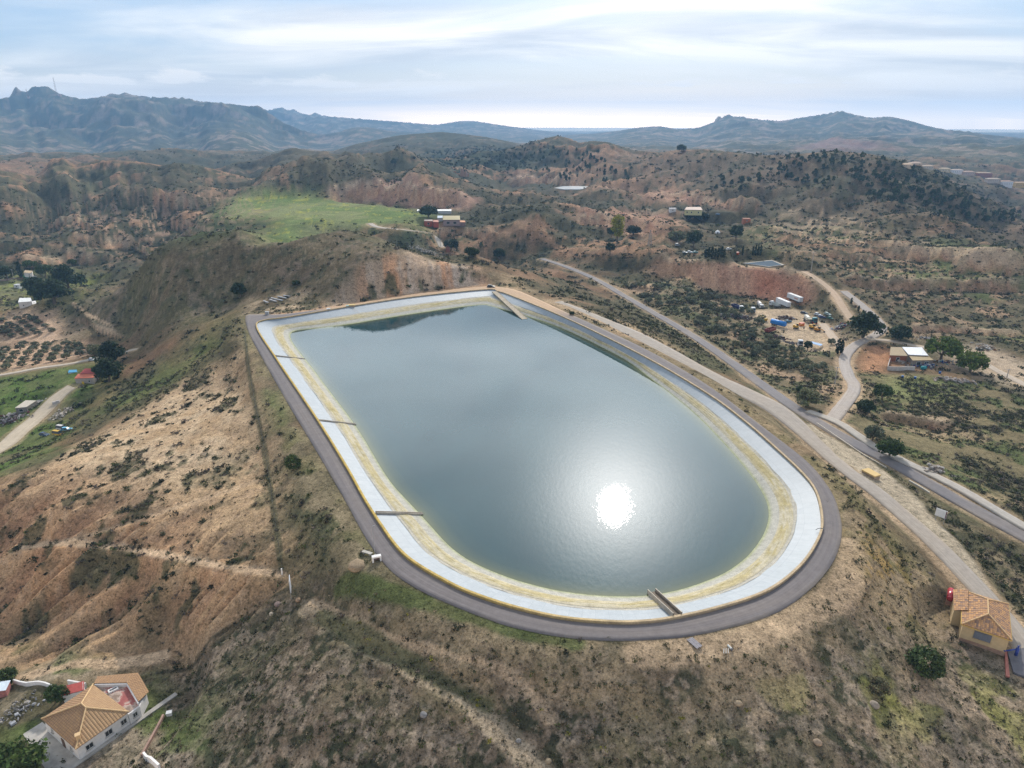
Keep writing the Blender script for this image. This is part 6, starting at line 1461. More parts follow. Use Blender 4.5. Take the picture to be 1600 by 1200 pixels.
mb = MB(); [mb.box((x, 1.29, 2.6 + .1 * (k % 2)), (.5, .05, .9 - .2 * (k % 3)), 0) for k, x in enumerate((-4.2, -3.5, -2.8, -2.1, -1.4))]; [mb.box((x, -1.29, 2.6), (.5, .05, .8)) for x in (-4.2, -3.5, -2.8, -2.1, -1.4)]; mb.build('lettering', paint((.60, .22, .10), .6), t)
tipper('bright blue covered tipper trailer beside the yard', z1(600,455), z1(770,500), (.03, .20, .55), 9.0); o = COL.objects[-1]
g = [x for x in COL.objects if x.get('label', '').startswith('bright blue covered')][0]; mb = MB(); mb.tube((-4.5, 0, 2.35), (4.5, 0, 2.35), 1.26, 1.26, 16); mb.build('tarpaulin', paint((.04, .24, .62), .5, .15), g, True)
tipper('rusty red tipper body lying beside the blue trailer', z1(500,582), z1(662,548), (.24, .055, .045), 7)
car('dark saloon car parked above the scrap pile', z1(960,312), z1(1062,322), (.05, .06, .08)); car('white car with blue bonnet at the right of the yard', z1(1140,345), z1(1222,338), (.62, .66, .72)); car('dark blue hatchback in front of the white car', z1(1205,372), z1(1268,372), (.03, .05, .16)); car('pale green car at the far right of the yard', z1(1255,335), z1(1350,342), (.35, .45, .42)); car('dark green car nearest the right edge of the yard', z1(1295,382), z1(1385,380), (.02, .14, .10)); car('dark navy wrecked car beside the blue trailer', z1(695,438), z1(775,446), (.03, .06, .12)); car('teal wrecked car beside the scrap pile', z1(780,432), z1(838,426), (.02, .14, .22))
digger('yellow excavator in the middle of the yard', z1(860,500), z1(960,512)); digger('left yellow loader of the pair near the cream mixer', z1(1085,500), z1(1140,515), arm=.7); digger('right orange-yellow loader of the pair near the cream mixer', z1(1140,538), z1(1215,545), (.50, .22, .02), .6); digger('yellow digger with raised arm at the left edge of the yard', z1(545,425), z1(470,405), (.55, .33, .03), 1.1)
t, L = place('truck', 'old truck cab with teal upper half and red lower half', 'truck', z1(1135,445), z1(1140,452)); t.rotation_euler[2] = -1.4; mb = MB(); mb.box((0, 0, 1.0), (2.2, 2.5, 1.3)); mb.build('lower_body', paint((.30, .03, .035), .5, .2), t); cab(t, 0, (.02, .16, .18), 2.3, 3.9, 2.5); wheels(t, (-.6, .6), 1.0, .5, .3)
g = hit(*z1(978, 470)); t = thing('skip', 'orange metal skip in the middle of the yard', 'skip', tuple(g)); mb = MB(); mb.box((0, 0, .8), (2.2, 1.8, 1.6), .4, 1.2); mb.build('bin', paint((.60, .12, .03), .5, .2), t); mb = MB(); mb.box((0, 0, 1.63), (2.75, 2.25, .12), .4); mb.build('rim', paint((.5, .10, .03), .5, .2), t)
def heap(label, a, n, rx, ry, hz, cols, seed, cat='scrap heap', name='scrap_heap', sz=(.3, 1.6)):
    g = hit(*a); rng = np.random.default_rng(seed); bm = bmesh.new(); Cc = []; mb = MB(); mb.bm = bm
    for k in range(n):
        q = rng.normal(size=2) * .45; d = math.hypot(*q); z = hz * max(0, 1 - d * .9) * rng.random(); s = sz[0] + (sz[1] - sz[0]) * rng.random(3) ** 2
        x, y = q[0] * rx, q[1] * ry; zz = float(height(g[0] + x, g[1] + y)) - g[2]
        mb.box((x, y, zz + z + s[2] * .2), (s[0] * 1.2, s[1], s[2] * .5), rng.random() * 3.1, .8, rng.normal() * .4); Cc += [np.array(cols[rng.integers(len(cols))]) * (.45 + .45 * rng.random())] * 8
    o = tag(mb.build(name, M_SCRAP), label, cat, None, 'stuff'); o.location = g
    at = o.data.color_attributes.new('Col', 'FLOAT_COLOR', 'POINT'); c = np.ones((len(o.data.vertices), 4), np.float32); c[:, :3] = np.array(Cc, np.float32)[:len(c)]; at.data.foreach_set('color', c.ravel()); return o
M_SCRAP = vcol_mat('mixed_scrap', .8, .2, (.8, 3), 0)
SC1 = [(.10, .08, .08), (.16, .12, .11), (.24, .2, .2), (.08, .06, .05), (.3, .28, .28), (.14, .06, .05)]
heap('dark heap of scrap metal in the middle of the yard', z1(790,385), 120, 6, 4, 2, SC1, 1); heap('long tangle of scrap at the left edge of the yard', z1(170,365), 220, 13, 7, 1.8, SC1 + [(.5, .5, .5)], 2); heap('low reddish scrap beside the rusty tipper body', z1(650,612), 90, 7, 4, 1, SC1 + [(.2, .08, .06)], 3); heap('pale junk pile at the right end of the yard', z1(1450,500), 80, 6, 4, 1.2, [(.5, .48, .46), (.3, .12, .1), (.06, .08, .2), (.6, .58, .55)], 4); heap('dark brush and scrap beside the lower white tractor unit', z1(830,690), 60, 5, 2.5, .8, SC1, 5)
SC2 = [(.5, .48, .46), (.62, .6, .58), (.05, .1, .3), (.02, .22, .25), (.12, .1, .1), (.3, .1, .06), (.02, .05, .2)]
heap('blue barrels and junk under the compound porch', zk(520,430), 110, 7, 3, 1.6, SC2, 6); heap('rubble pile below the compound on the grass', zk(860,590), 130, 11, 3, 1.2, [(.45, .36, .3), (.55, .5, .46), (.36, .28, .22)], 7, 'rubble', 'rubble_pile'); heap('timber and board pile at the right of the compound', zk(1170,225), 90, 6, 6, 1.2, [(.5, .42, .34), (.62, .58, .54), (.35, .2, .12)], 8, 'pile', 'timber_pile'); heap('white and teal junk beside the yellow-green tree', zk(770,390), 50, 6, 3, 1, SC2, 9, 'junk', 'junk_pile'); heap('dumped white goods along the lane behind the compound', zk(560,135), 50, 6, 2, 1, [(.6, .6, .6), (.4, .38, .36), (.2, .18, .16)], 10, 'junk', 'junk_pile'); heap('scattered boards inside the ruined yard', zk(265,385), 60, 4, 2.5, .6, [(.4, .3, .2), (.5, .46, .42), (.2, .16, .14)], 11, 'rubble', 'rubble_pile')
heap('white debris and planks beside the white house', (28, 1108), 90, 4, 5, .7, [(.5, .5, .52), (.35, .34, .36), (.45, .4, .34), (.2, .18, .15)], 12, 'debris', 'debris_pile', (.1, .9)); heap('stone rubble and junk below the ruined shed', z4(110, 930), 150, 10, 4, 1.2, [(.4, .36, .34), (.5, .46, .42), (.2, .16, .15), (.14, .05, .05)], 13, 'rubble', 'rubble_pile'); heap('pale rocks and junk beside the ruined shed', z4(500, 720), 60, 4, 3, 1, [(.5, .46, .42), (.42, .4, .38)], 14, 'rubble', 'rubble_pile'); heap('loose pale rock outcrop on the slope above the yellow van', z4(780, 850), 80, 5, 6, .6, [(.5, .42, .33), (.55, .48, .4)], 15, 'rocks', 'rock_outcrop'); heap('pale broken rock below the concrete path', (1461, 735), 70, 5, 3, .8, [(.42, .36, .3), (.5, .46, .42), (.3, .24, .2)], 16, 'rocks', 'rock_outcrop'); heap('strewn pale rocks along the top of the red cutting', (665, 392), 160, 16, 5, .6, [(.55, .48, .4), (.45, .38, .3), (.6, .56, .5)], 17, 'rocks', 'rock_outcrop')
g = hit(*zk(505, 470)); t = thing('water_tank', 'teal plastic water tank in front of the compound porch', 'tank', tuple(g)); mb = MB(); mb.tube((-1, 0, .9), (1, 0, .9), .9, .9, 16); mb.build('barrel', paint((.02, .22, .24), .4, .15), t, True); mb = MB(); [mb.box((x, 0, .1), (.3, 1.5, .4)) for x in (-.6, .6)]; mb.build('cradle', M_CHAS, t)
for x, y, lb in ((278, 556, 'blue barrel on the grass left of the second blue barrel'), (415, 568, 'blue barrel lying nearest the middle of the grass'), (683, 512, 'upright blue barrel at the corner of the compound yard')):
    g = hit(*zk(x, y)); t = thing('barrel', lb, 'barrel', tuple(g)); mb = MB(); mb.tube((0, 0, 0), (0, 0, .95), .5, .5, 14); mb.build('drum', paint((.01, .10, .32), .4, .15), t, True); mb = MB(); [mb.tube((0, 0, z), (0, 0, z + .06), .54, .54, 14) for z in (.3, .65, .92)]; mb.build('hoops', paint((.01, .08, .26), .4, .15), t)
t, L = place('canopy', 'blue-white tarpaulin shelter under the round tree below the yard', 'shelter', z1(1105,735), z1(1200,748)); mb = MB(); mb.box((0, 0, 2.2), (6, 3.5, .1), 0, 1, .1); mb.build('roof', paint((.25, .40, .62), .5, .2), t); mb = MB(); [mb.box((x, y, 1.05), (.12, .12, 2.1)) for x in (-2.7, 2.7) for y in (-1.5, 1.5)]; mb.build('posts', M_STEEL, t)
tree('dark', *z1(1050, 775), 15, 13, 'round dark tree beside the blue-white shelter', None, 5); tree('olive', *z1(1350, 705), 10, 12, 'round olive tree near the yard entrance', None, 6)
# left valley vehicles
car('silver white car parked below the olive orchard', z4(1100,195), z4(1220,178), (.62, .66, .70)); car('yellow van abandoned on the grass below the dirt lane', z4(668,1135), z4(800,1105), (.55, .33, .02), 'van', None, 1.1); car('white van behind the yellow van', z4(708,1070), z4(848,1032), (.55, .52, .48), 'van', None, 1.1); car('small light blue car beside the white van', z4(805,1075), z4(868,1050), (.12, .38, .55)); car('dark blue car left of the yellow van', z4(510,1130), z4(605,1122), (.02, .05, .10))
for x, y, lb in ((682, 730, 'left pale stone block beside the dirt lane'), (728, 715, 'right pale stone block beside the dirt lane')):
    g = hit(*z4(x, y)); t = tag(MB().box((0, 0, .5), (1.6, 1.2, 1.3), .4, .85).build('stone_block', paint((.45, .42, .4), .9)), lb, 'block'); t.location = g
# upper right cars
for a, b, col, lb in (((1065,395.5),(1075,395),(.60,.62,.62),'white car parked left of the cypress row'),((1075.5,395.5),(1080,394.5),(.5,.55,.6),'small pale car between the thin cypresses'),((1083,396),(1090,394.5),(.05,.25,.27),'teal car next to the yellow-green tree'),((1118,336),(1125,335),(.15,.3,.5),'blue car beside the cream farmhouse'),((1135,391),(1142,390),(.6,.6,.62),'white car behind the cypress row')):
    car(lb, a, b, col)
car('white van in the trees left of the parked cars', (1055,384), (1062,383), (.66, .66, .66), 'van')
g = hit(1152.5, 398); t = thing('barrel', 'orange round drum at the right end of the cypress row', 'barrel', tuple(g)); mb = MB(); mb.tube((0, 0, 0), (0, 0, 2.0), 1.1, 1.1, 14); mb.build('drum', paint((.5, .11, .03), .5), t, True); mb = MB(); mb.tube((0, 0, 2.0), (0, 0, 2.15), 1.2, .3, 14); mb.build('lid', paint((.42, .09, .03), .5), t)
car('black car standing at the far end of the ring road', (763.5, 449), (771, 449.3), (.012, .012, .014))
tree('dark', 893, 492, 6, 8, 'dark low bush on the strip between ring road and service road', None, 7)
# ---------------- things round the reservoir
def sgn(name, label, cpx, w, h, z0, rz, posts, col=(.72, .72, .72), mark=None):
    g = hit(*cpx); t = thing(name, label, 'sign', (g[0], g[1], g[2]), rz); mb = MB(); mb.box((0, 0, z0 + h / 2), (w, .12, h)); bd = mb.build('board', paint(col, .6, .1), t)
    if mark: mb = MB(); mb.box((w * .5 - .14, -.07, z0 + h / 2), (.22, .03, h * .96)); mb.box((w * .5 - .14, .07, z0 + h / 2), (.22, .03, h * .96)); mb.build('stripe', paint(mark, .6), bd)
    mb = MB(); mb.box((0, .1, z0 + h * .25), (w, .08, .1)); mb.box((0, .1, z0 + h * .8), (w, .08, .1)); mb.build('rail', M_STEEL, bd)
    for x in posts: mb = MB(); mb.box((x, .12, (z0 + h * .9) / 2 - .3), (.12, .12, z0 + h * .9 + .6)); mb.build('post', M_STEEL, t)
    return t
sgn('billboard', 'white billboard with dark red stripe beside the service road', (1467, 816), 2.6, 2.2, 1.6, -.85, (-1, 1), (.74, .74, .74), (.16, .035, .045))
sgn('signboard', 'tall pale signboard seen almost edge-on beside the dirt path', (456, 931), 2.3, 3.0, 1.6, 1.85, (-.9, .9), (.50, .52, .55))
g = hit(441, 897.5); o = tag(MB().box((0, 0, .7), (.25, .25, 1.7)).build('marker_post', M_WHITE), 'short white marker post on the bare path beside the signboard', 'post'); o.location = g
t = thing('concrete_chamber', 'flat tan concrete chamber on the pale verge of the service road', 'slab', (0, 0, 0)); pts = [P(x, y, -9.6) for x, y in ((1346,734.5),(1366.5,745.5),(1376.5,743),(1357,732))]; c = sum(pts) / 4; gz = float(height(c[0], c[1])); t.location = (c[0], c[1], gz); lp = local(t, pts); mb = MB(); mb.prism([p * .94 for p in lp], -.8, -9.75 - gz); mb.build('base', paint((.30, .23, .17), .9, .25), t); mb = MB(); mb.prism(lp, -9.75 - gz, -9.35 - gz); mb.build('lid', paint((.60, .42, .18), .85, .12), t)
t = thing('picture_frame', 'white hollow frame monument beside the ring road', 'monument', tuple(P(589, 879, -.6))); t.rotation_euler[2] = .32; mb = MB(); mb.box((0, 0, .16), (1.9, .8, .32)); mb.box((0, 0, 1.54), (1.9, .8, .32)); [mb.box((x, 0, .85), (.32, .8, 1.06)) for x in (-.79, .79)]; mb.build('frame', M_WHITE, t); mb = MB(); mb.box((0, .36, .85), (1.25, .06, 1.05)); mb.build('back_panel', paint((.26, .17, .14), .8, .2), t)
def bench(label, a, rz, col):
    g = hit(*a); t = thing('bench', label, 'bench', tuple(g), rz); mb = MB(); mb.box((0, 0, .5), (2.3, .75, .14)); mb.build('seat', paint(col, .85, .2), t)
    for x in (-.8, .8): mb = MB(); mb.box((x, 0, .2), (.28, .6, .48)); mb.build('leg', paint(np.array(col) * .9, .9, .2), t)
bench('pale concrete bench beside the white frame monument', (574, 866), -.45, (.42, .39, .34))
g = P(586.3, 868, -.3); t = thing('lamp_post', 'slim grey pole standing beside the white frame monument', 'pole', tuple(g)); mb = MB(); mb.tube((0, 0, -.3), (-.12, .1, 7.2), .075, .045, 8); mb.build('shaft', paint((.33, .34, .36), .5, .1, .4), t); mb = MB(); mb.box((0, 0, .1), (.4, .4, .3)); mb.build('footing', M_GREYC, t); mb = MB(); mb.tube((-.12, .1, 7.15), (.35, .15, 7.3), .05, .06, 8); mb.build('head', M_STEEL, t)
g = hit(558, 884); rng = np.random.default_rng(3); bm = bmesh.new(); bmesh.ops.create_icosphere(bm, subdivisions=4, radius=1)
for v in bm.verts: n_ = 1 + .25 * (fbm(np.array([v.co.x * 3 + 9]), np.array([v.co.y * 3 + v.co.z * 2]), 1.2, 3, 8)[0] - .5) ; v.co = (v.co.x * 1.9 * n_, v.co.y * 2.0 * n_, max(v.co.z, -.3) * 1.0 * n_)
o = tag(bmobj('gravel_heap', bm, plain('gravel', (.27, .20, .125), .95, .45, 6, bump=.6), None, True), 'small rounded heap of tan gravel below the concrete bench', 'gravel heap'); o.location = g
# timber board and fallen planks by the near bend
g = hit(1085, 1006); t = thing('pallet', 'grey weathered timber board lying beside the near bend of the ring road', 'pallet', (g[0], g[1], g[2]), -1.05)
for k in range(6): mb = MB(); mb.box((0, -.55 + k * .22, .22 + .02 * (k % 2)), (2.6 - .1 * (k % 3), .19, .08)); mb.build('plank', plain('grey_plank', (.27, .25, .26), .9, .25, 3), t)
mb = MB(); [mb.box((x, 0, .09), (.14, 1.3, .16)) for x in (-.9, .9)]; mb.build('batten', M_WOOD, t)
g = hit(1133, 1019); t = thing('rubble_posts', 'three pale posts lying side by side on the grassy ground', 'posts', tuple(g))
for k in range(3): mb = MB(); mb.tube((k * .38 - .4, -.5, .2), (k * .38 - .1, .5, .35), .07, .07, 8); mb.build('post', paint((.52, .50, .46), .8), t)
g = hit(1140, 1013); t = thing('pipe', 'short pale concrete pipe lying above the three posts', 'pipe', tuple(g)); mb = MB(); mb.tube((-.2, .5, .22), (.25, -.5, .22), .2, .2, 14, False); mb.tube((-.2, .5, .22), (.25, -.5, .22), .15, .15, 14, True); mb.build('tube', paint((.58, .57, .52), .8), t, True); mb = MB(); mb.tube((.2, -.4, .22), (.27, -.54, .22), .24, .24, 14); mb.build('collar', paint((.12, .12, .13), .8), t)
# boulders
def boulder(px, py, r, label, col=(.48, .37, .25), seed=1):
    r *= .75; g = hit(px, py); bm = bmesh.new(); bmesh.ops.create_icosphere(bm, subdivisions=3, radius=1); rng = np.random.default_rng(seed); o3 = rng.random(3) * 20
    for v in bm.verts: n_ = .8 + .5 * fbm(np.array([v.co.x + v.co.z * .7 + o3[0]]), np.array([v.co.y - v.co.z * .6 + o3[1]]), 1.1, 3, seed)[0]; v.co = (v.co.x * r * n_ * 1.15, v.co.y * r * n_, v.co.z * r * n_ * .75)
    o = tag(bmobj('boulder', bm, plain('boulder_stone', np.array(col) * .62, .95, .3, 3, bump=.5), None, True), label, 'boulder'); o.location = (g[0], g[1], g[2] + r * .3); o.rotation_euler[2] = rng.random() * 6
for b_ in ((1153,1100,.75,'large rounded tan boulder on the scrub slope below the three posts'),(1277,1161,.75,'tan boulder on the lower slope left of the pale clearing',(.44,.33,.23)),(857,1190,.6,'tan boulder on the dirt path near the bottom edge',(.45,.35,.23)),(662,1118,.75,'grey upright boulder in the scrub left of the dirt path',(.30,.29,.29)),(424,960,.6,'pale boulder beside the drainage ditch',(.52,.44,.34)),(466,938,.65,'orange-tan boulder below the signboard',(.48,.32,.2)),(434,945,.85,'reddish rock with dark hollow on the green patch',(.34,.25,.22)),(810,1158,.5,'small grey rock left of the dirt path',(.35,.33,.31)),(1366,1103,.9,'flat pale rock on the sandy clearing',(.46,.38,.3))):
    boulder(*b_, seed=int(b_[0]))
g = hit(265, 1117); t = thing('well_box', 'small white box with lid on the concrete ledge right of the house', 'box', tuple(g), .3); mb = MB(); mb.box((0, 0, .3), (1.0, .8, .8)); mb.build('body', M_WHITE, t); mb = MB(); mb.box((0, 0, .74), (1.1, .9, .08)); mb.build('lid', paint((.6, .6, .6)), t)
# far end of the ring: slab rows, cabinets, chamber
z8b = lambda x, y: (x / 8 + 380, y / 8 + 440)
for a, b, lb in ((z8b(330,238), z8b(418,258), 'front long grey concrete beam of the stacked rows'),(z8b(352,220), z8b(492,243), 'second long grey concrete beam of the stacked rows'),(z8b(432,198), z8b(545,218), 'third grey concrete beam of the stacked rows'),(z8b(505,182), z8b(585,195), 'rearmost short grey concrete beam of the stacked rows'),(z8b(255,252), z8b(312,264), 'leftmost short grey concrete beam beside the rows')):
    t, L = place('concrete_beam', lb, 'beam', a, b, 'concrete beams by the far corner'); mb = MB(); mb.box((0, 0, .45), (L, .7, .35)); mb.build('beam', paint((.36, .36, .37), .85, .2), t); mb = MB(); [mb.box((x * L, 0, .12), (.3, .9, .3)) for x in (-.3, .3)]; mb.build('bearer', M_WOOD, t)
def cabinet(label, a, w, h, col, name='cabinet'):
    g = hit(*a); t = thing(name, label, 'cabinet', tuple(g), .2); mb = MB(); mb.box((0, 0, h / 2), (w, w * .7, h)); mb.build('body', paint(col, .6, .12), t); mb = MB(); mb.box((0, 0, h + .06), (w * 1.1, w * .8, .1)); mb.build('lid', paint(np.array(col) * .85, .6), t); mb = MB(); mb.box((0, -w * .36, h / 2), (w * .8, .04, h * .8)); mb.build('door', paint(np.array(col) * .8, .5), t)
cabinet('grey metal cabinet at the far left corner of the ring road', (417.5, 492), 1.6, 1.5, (.42, .42, .42)); cabinet('white cabinet standing at the far side of the reservoir', (513.5, 485.5), 1.6, 1.1, (.72, .72, .72)); cabinet('pale turquoise cabinet beside the tan chamber at the far stairway', (543, 481), 1.3, 1.2, (.45, .62, .58))
g = hit(549.5, 479.5); t = thing('valve_chamber', 'flat tan chamber at the head of the far stairway', 'chamber', tuple(g), .1); mb = MB(); mb.box((0, 0, .5), (3.2, 1.8, 1.0)); mb.build('base', paint((.40, .28, .18), .9, .25), t); mb = MB(); mb.box((0, 0, 1.05), (3.5, 2.1, .14)); mb.build('lid', paint((.55, .40, .16), .85, .15), t)
g = P(1282, 826, .6); t = thing('hose', 'dark curved hose hanging over the right side of the parapet', 'hose', tuple(g)); mb = MB(); pp = [(.6, 0, 0), (.1, .05, .1), (-.5, .1, 0), (-1.0, .05, -.35)]; [mb.tube(a, b, .06, .06, 7) for a, b in zip(pp[:-1], pp[1:])]; mb.build('tube', M_CHAS, t); mb = MB(); mb.tube((.6, 0, 0), (.7, 0, -.1), .1, .1, 8); mb.build('coupling', M_STEEL, t)
# fence along the left toe of the bank
fl = resample(np.array([hit(x, y) for x, y in ((383,526),(388,570),(398,630),(411,690),(423,760),(432,830),(441,888))]), 6.0); fl[:, 2] = height(fl[:, 0], fl[:, 1])
t = thing('wire_fence', 'long dark wire fence running down the bank left of the ring road', 'fence', tuple(fl[0]))
for p_ in fl: q = p_ - fl[0]; mb = MB(); mb.box((q[0], q[1], q[2] + .75), (.09, .09, 2.1)); mb.build('post', M_CHAS, t)
mb = MB(); [mb.tube(a - fl[0] + np.array((0, 0, z)), b - fl[0] + np.array((0, 0, z)), .018, .018, 4) for a, b in zip(fl[:-1], fl[1:]) for z in (.3, .6, .9, 1.2, 1.5, 1.7)]; mb.build('wire', M_CHAS, t)
# kerb along the asphalt road, poles, masts
wall_run('road_barrier', [(1420,752),(1438,762),(1452,771)], .45, .35, paint((.55, .50, .42), .9, .15), 'right pale concrete barrier along the lower edge of the asphalt road', 'barrier'); wall_run('road_barrier', [(1276,662),(1310,685),(1350,712),(1385,732)], .4, .3, paint((.50, .44, .36), .9, .2), 'long pale concrete kerb at the left of the asphalt road', 'barrier')
for px, py, top, lb in ((1267,424,395,'tall concrete power pole beside the upper dirt road'),(1304,600,572,'thin power pole on the bank above the side road'),(688,385,358,'thin power pole beside the bend of the farm road'),(22,437,421,'grey pole at the boundary wall of the left valley'),(1573,590,576,'small pole on the sandy track right of the compound')):
    g = hit(px, py); k = (g[1] * CP + (HC - g[2]) * SP) / FPX; h = (py - top) * k * 1.03; t = thing('power_pole', lb, 'pole', tuple(g)); mb = MB(); mb.tube((0, 0, -.5), (0, 0, h), .22, .13, 8); mb.build('shaft', paint((.36, .33, .3), .8), t); mb = MB(); mb.box((0, 0, h - .4), (1.8, .15, .15)); mb.build('crossarm', M_STEEL, t)
def lattice(label, g, h, w, name, cat, col):
    t = thing(name, label, cat, tuple(g)); mb = MB(); n = 8; r0 = w * .02 + .06
    lv = [(w / 2 * (1 - .85 * k / n), h * k / n) for k in range(n + 1)]
    for (a, za), (b, zb_) in zip(lv[:-1], lv[1:]):
        c = [(-1, -1), (1, -1), (1, 1), (-1, 1)]
        for i in range(4):
            p, q = c[i], c[(i + 1) % 4]; mb.tube((p[0] * a, p[1] * a, za), (p[0] * b, p[1] * b, zb_), r0, r0, 4); mb.tube((p[0] * a, p[1] * a, za), (q[0] * b, q[1] * b, zb_), r0 * .7, r0 * .7, 4)
    mb.build('lattice', col, t); return t
lattice('small lattice pylon beside the dirt track below the tall yellow tree', hit(1015, 384), 13, 3.0, 'pylon', 'pylon', paint((.28, .27, .27), .6))
for px, py, top, lb in ((89,147,123,'taller red and white mast on the left mountain top'),(44,151,138,'shorter mast left of the tall mast on the mountain')):
    g = hit(px, py + 2); k = g[1] / FPX; h = (py - top) * k; t = lattice(lb, g - np.array((0, 0, 4)), h, 9, 'radio_mast', 'mast', paint((.30, .16, .15), .6)); mb = MB(); mb.box((12 * (px > 60) + 4, 0, 6), (14, 10, 14)); mb.build('equipment_hut', paint((.42, .3, .27), .9), t); mb = MB(); mb.tube((0, 0, h * .97), (0, 0, h * 1.08), .7, .3, 6); mb.build('antenna', paint((.5, .5, .5)), t)
# ------------------------------------------------------------------ camera, sun, sky
cam = bpy.data.cameras.new('camera'); cam.sensor_width = 36; cam.lens = 36 * FPX / 1600; cam.clip_end = 60000; cam.clip_start = .5
co = bpy.data.objects.new('camera', cam); co.location = (0, 0, HC); co.rotation_euler = (math.radians(90) - PITCH, 0, 0); link(co)
SC.camera = co
SUN_EL, SUN_AZ = math.radians(30.9), math.radians(9.8)
sd = bpy.data.lights.new('sun', 'SUN'); sd.energy = SUN_E; sd.angle = math.radians(SUN_ANG); sd.color = (1, .94, .85)
so = bpy.data.objects.new('sun', sd); so.rotation_euler = (math.radians(90) - SUN_EL, 0, -SUN_AZ + math.pi); link(so)
so.rotation_euler = (-(math.radians(90) - SUN_EL), 0, -SUN_AZ)
W = bpy.data.worlds.new('World'); SC.world = W; W.use_nodes = True
nt = W.node_tree; bg = nt.nodes['Background']
sky = node(nt, 'ShaderNodeTexSky'); sky.sky_type = 'NISHITA'; sky.sun_disc = False; sky.sun_elevation = SUN_EL; sky.sun_rotation = SUN_AZ; sky.air_density = 1.0; sky.dust_density = 1.2; sky.ozone_density = 1.5
tc = node(nt, 'ShaderNodeTexCoord')
sep = node(nt, 'ShaderNodeSeparateXYZ'); nt.links.new(tc.outputs['Generated'], sep.inputs[0])
def mth(op, a, b=None, c=None, clamp=False):
    n = nt.nodes.new('ShaderNodeMath'); n.operation = op; n.use_clamp = clamp
    for s, v in zip(n.inputs, (a, b, c)):
        if v is None: continue
        if isinstance(v, bpy.types.NodeSocket): nt.links.new(v, s)
        else: s.default_value = v
    return n.outputs[0]
zc = mth('MAXIMUM', sep.outputs[2], 0.0)
# flat cloud sheet: direction projected on a plane overhead (the +0.12 keeps the horizon finite)
inv = mth('DIVIDE', 1.0, mth('ADD', zc, .10))
px_ = mth('MULTIPLY', sep.outputs[0], inv); py_ = mth('MULTIPLY', sep.outputs[1], inv)
cmb = node(nt, 'ShaderNodeCombineXYZ'); nt.links.new(mth('MULTIPLY', mth('ADD', px_, mth('MULTIPLY', py_, .2)), .42), cmb.inputs[0]); nt.links.new(mth('MULTIPLY', mth('ADD', py_, mth('MULTIPLY', px_, -.06)), .8), cmb.inputs[1])
cmb.inputs[2].default_value = SKY_SEED
n1_ = node(nt, 'ShaderNodeTexNoise', i_Scale=.55, i_Detail=7, i_Roughness=.5, i_Distortion=.5); nt.links.new(cmb.outputs[0], n1_.inputs['Vector'])
n2_ = node(nt, 'ShaderNodeTexNoise', i_Scale=1.15, i_Detail=7, i_Roughness=.55, i_Distortion=.6); nt.links.new(cmb.outputs[0], n2_.inputs['Vector'])
sheet = ramp(nt, n1_.outputs['Fac'], SKY_COV)
wisps = ramp(nt, n2_.outputs['Fac'], [(.42, 0), (.72, 1)])
cov = mth('ADD', mth('MULTIPLY', sheet.outputs[0], .78), mth('MULTIPLY', wisps.outputs[0], .3), None, True)
# low cumulus near the horizon
az = mth('ARCTAN2', sep.outputs[0], sep.outputs[1])
cm2 = node(nt, 'ShaderNodeCombineXYZ'); nt.links.new(mth('MULTIPLY', az, 10.0), cm2.inputs[0]); nt.links.new(mth('MULTIPLY', sep.outputs[2], 42.0), cm2.inputs[1])
n3_ = node(nt, 'ShaderNodeTexNoise', i_Scale=1.0, i_Detail=8, i_Roughness=.58, i_Distortion=.2); nt.links.new(cm2.outputs[0], n3_.inputs['Vector'])
band = ramp(nt, sep.outputs[2], [(.028, 0), (.042, 1), (.062, .75), (.10, 0)])
cm3 = node(nt, 'ShaderNodeCombineXYZ'); nt.links.new(mth('MULTIPLY', az, 3.2), cm3.inputs[0]); cm3.inputs[1].default_value = 4.3
n5_ = node(nt, 'ShaderNodeTexNoise', i_Scale=1.0, i_Detail=2); nt.links.new(cm3.outputs[0], n5_.inputs['Vector'])
gate = mth('ADD', mth('MULTIPLY', n5_.outputs['Fac'], .55), mth('MULTIPLY', az, -.22)); gate = mth('ADD', gate, .70)
cum = ramp(nt, mth('MULTIPLY', mth('MULTIPLY', n3_.outputs['Fac'], band.outputs[0]), gate), [(.45, 0), (.53, 1)])
clear = mixrgb(nt, sky.outputs[0], (SKY_GAIN,) * 3, 1.0, 'MULTIPLY')
blue = ramp(nt, zc, [(0, (3.4, 2.5, 1.7)), (.012, (2.1, 1.65, 1.25)), (.028, (1.0, .86, .76)), (.05, (.52, .57, .64)), (.085, (.34, .49, .69)), (.16, (.30, .48, .74)), (.5, (.22, .40, .68))])
base = mixrgb(nt, clear, blue.outputs[0], .75)
lift = ramp(nt, zc, [(.14, 0), (.24, .8), (.42, 1.0), (.62, .35), (.9, .12)])
shade0 = ramp(nt, n2_.outputs['Fac'], [(.36, (.58, .61, .67)), (.58, (1.02, .985, .95))])
shade1 = ramp(nt, n1_.outputs['Fac'], [(.38, (.75, .95, 1.15)), (.60, (3.1, 3.35, 3.5))])
dv = node(nt, 'ShaderNodeVectorMath'); dv.operation = 'DOT_PRODUCT'; nt.links.new(tc.outputs['Generated'], dv.inputs[0])
dv.inputs[1].default_value = (math.sin(SUN_AZ) * math.cos(SUN_EL), math.cos(SUN_AZ) * math.cos(SUN_EL), math.sin(SUN_EL))
side = ramp(nt, dv.outputs['Value'], [(.62, 0), (.84, .8), (.95, 1)])
shade_ = mixrgb(nt, shade0.outputs[0], shade1.outputs[0], mth('MULTIPLY', lift.outputs[0], side.outputs[0]))
up_ = ramp(nt, zc, [(.16, 1.1), (.35, 1.05), (.9, .8)])
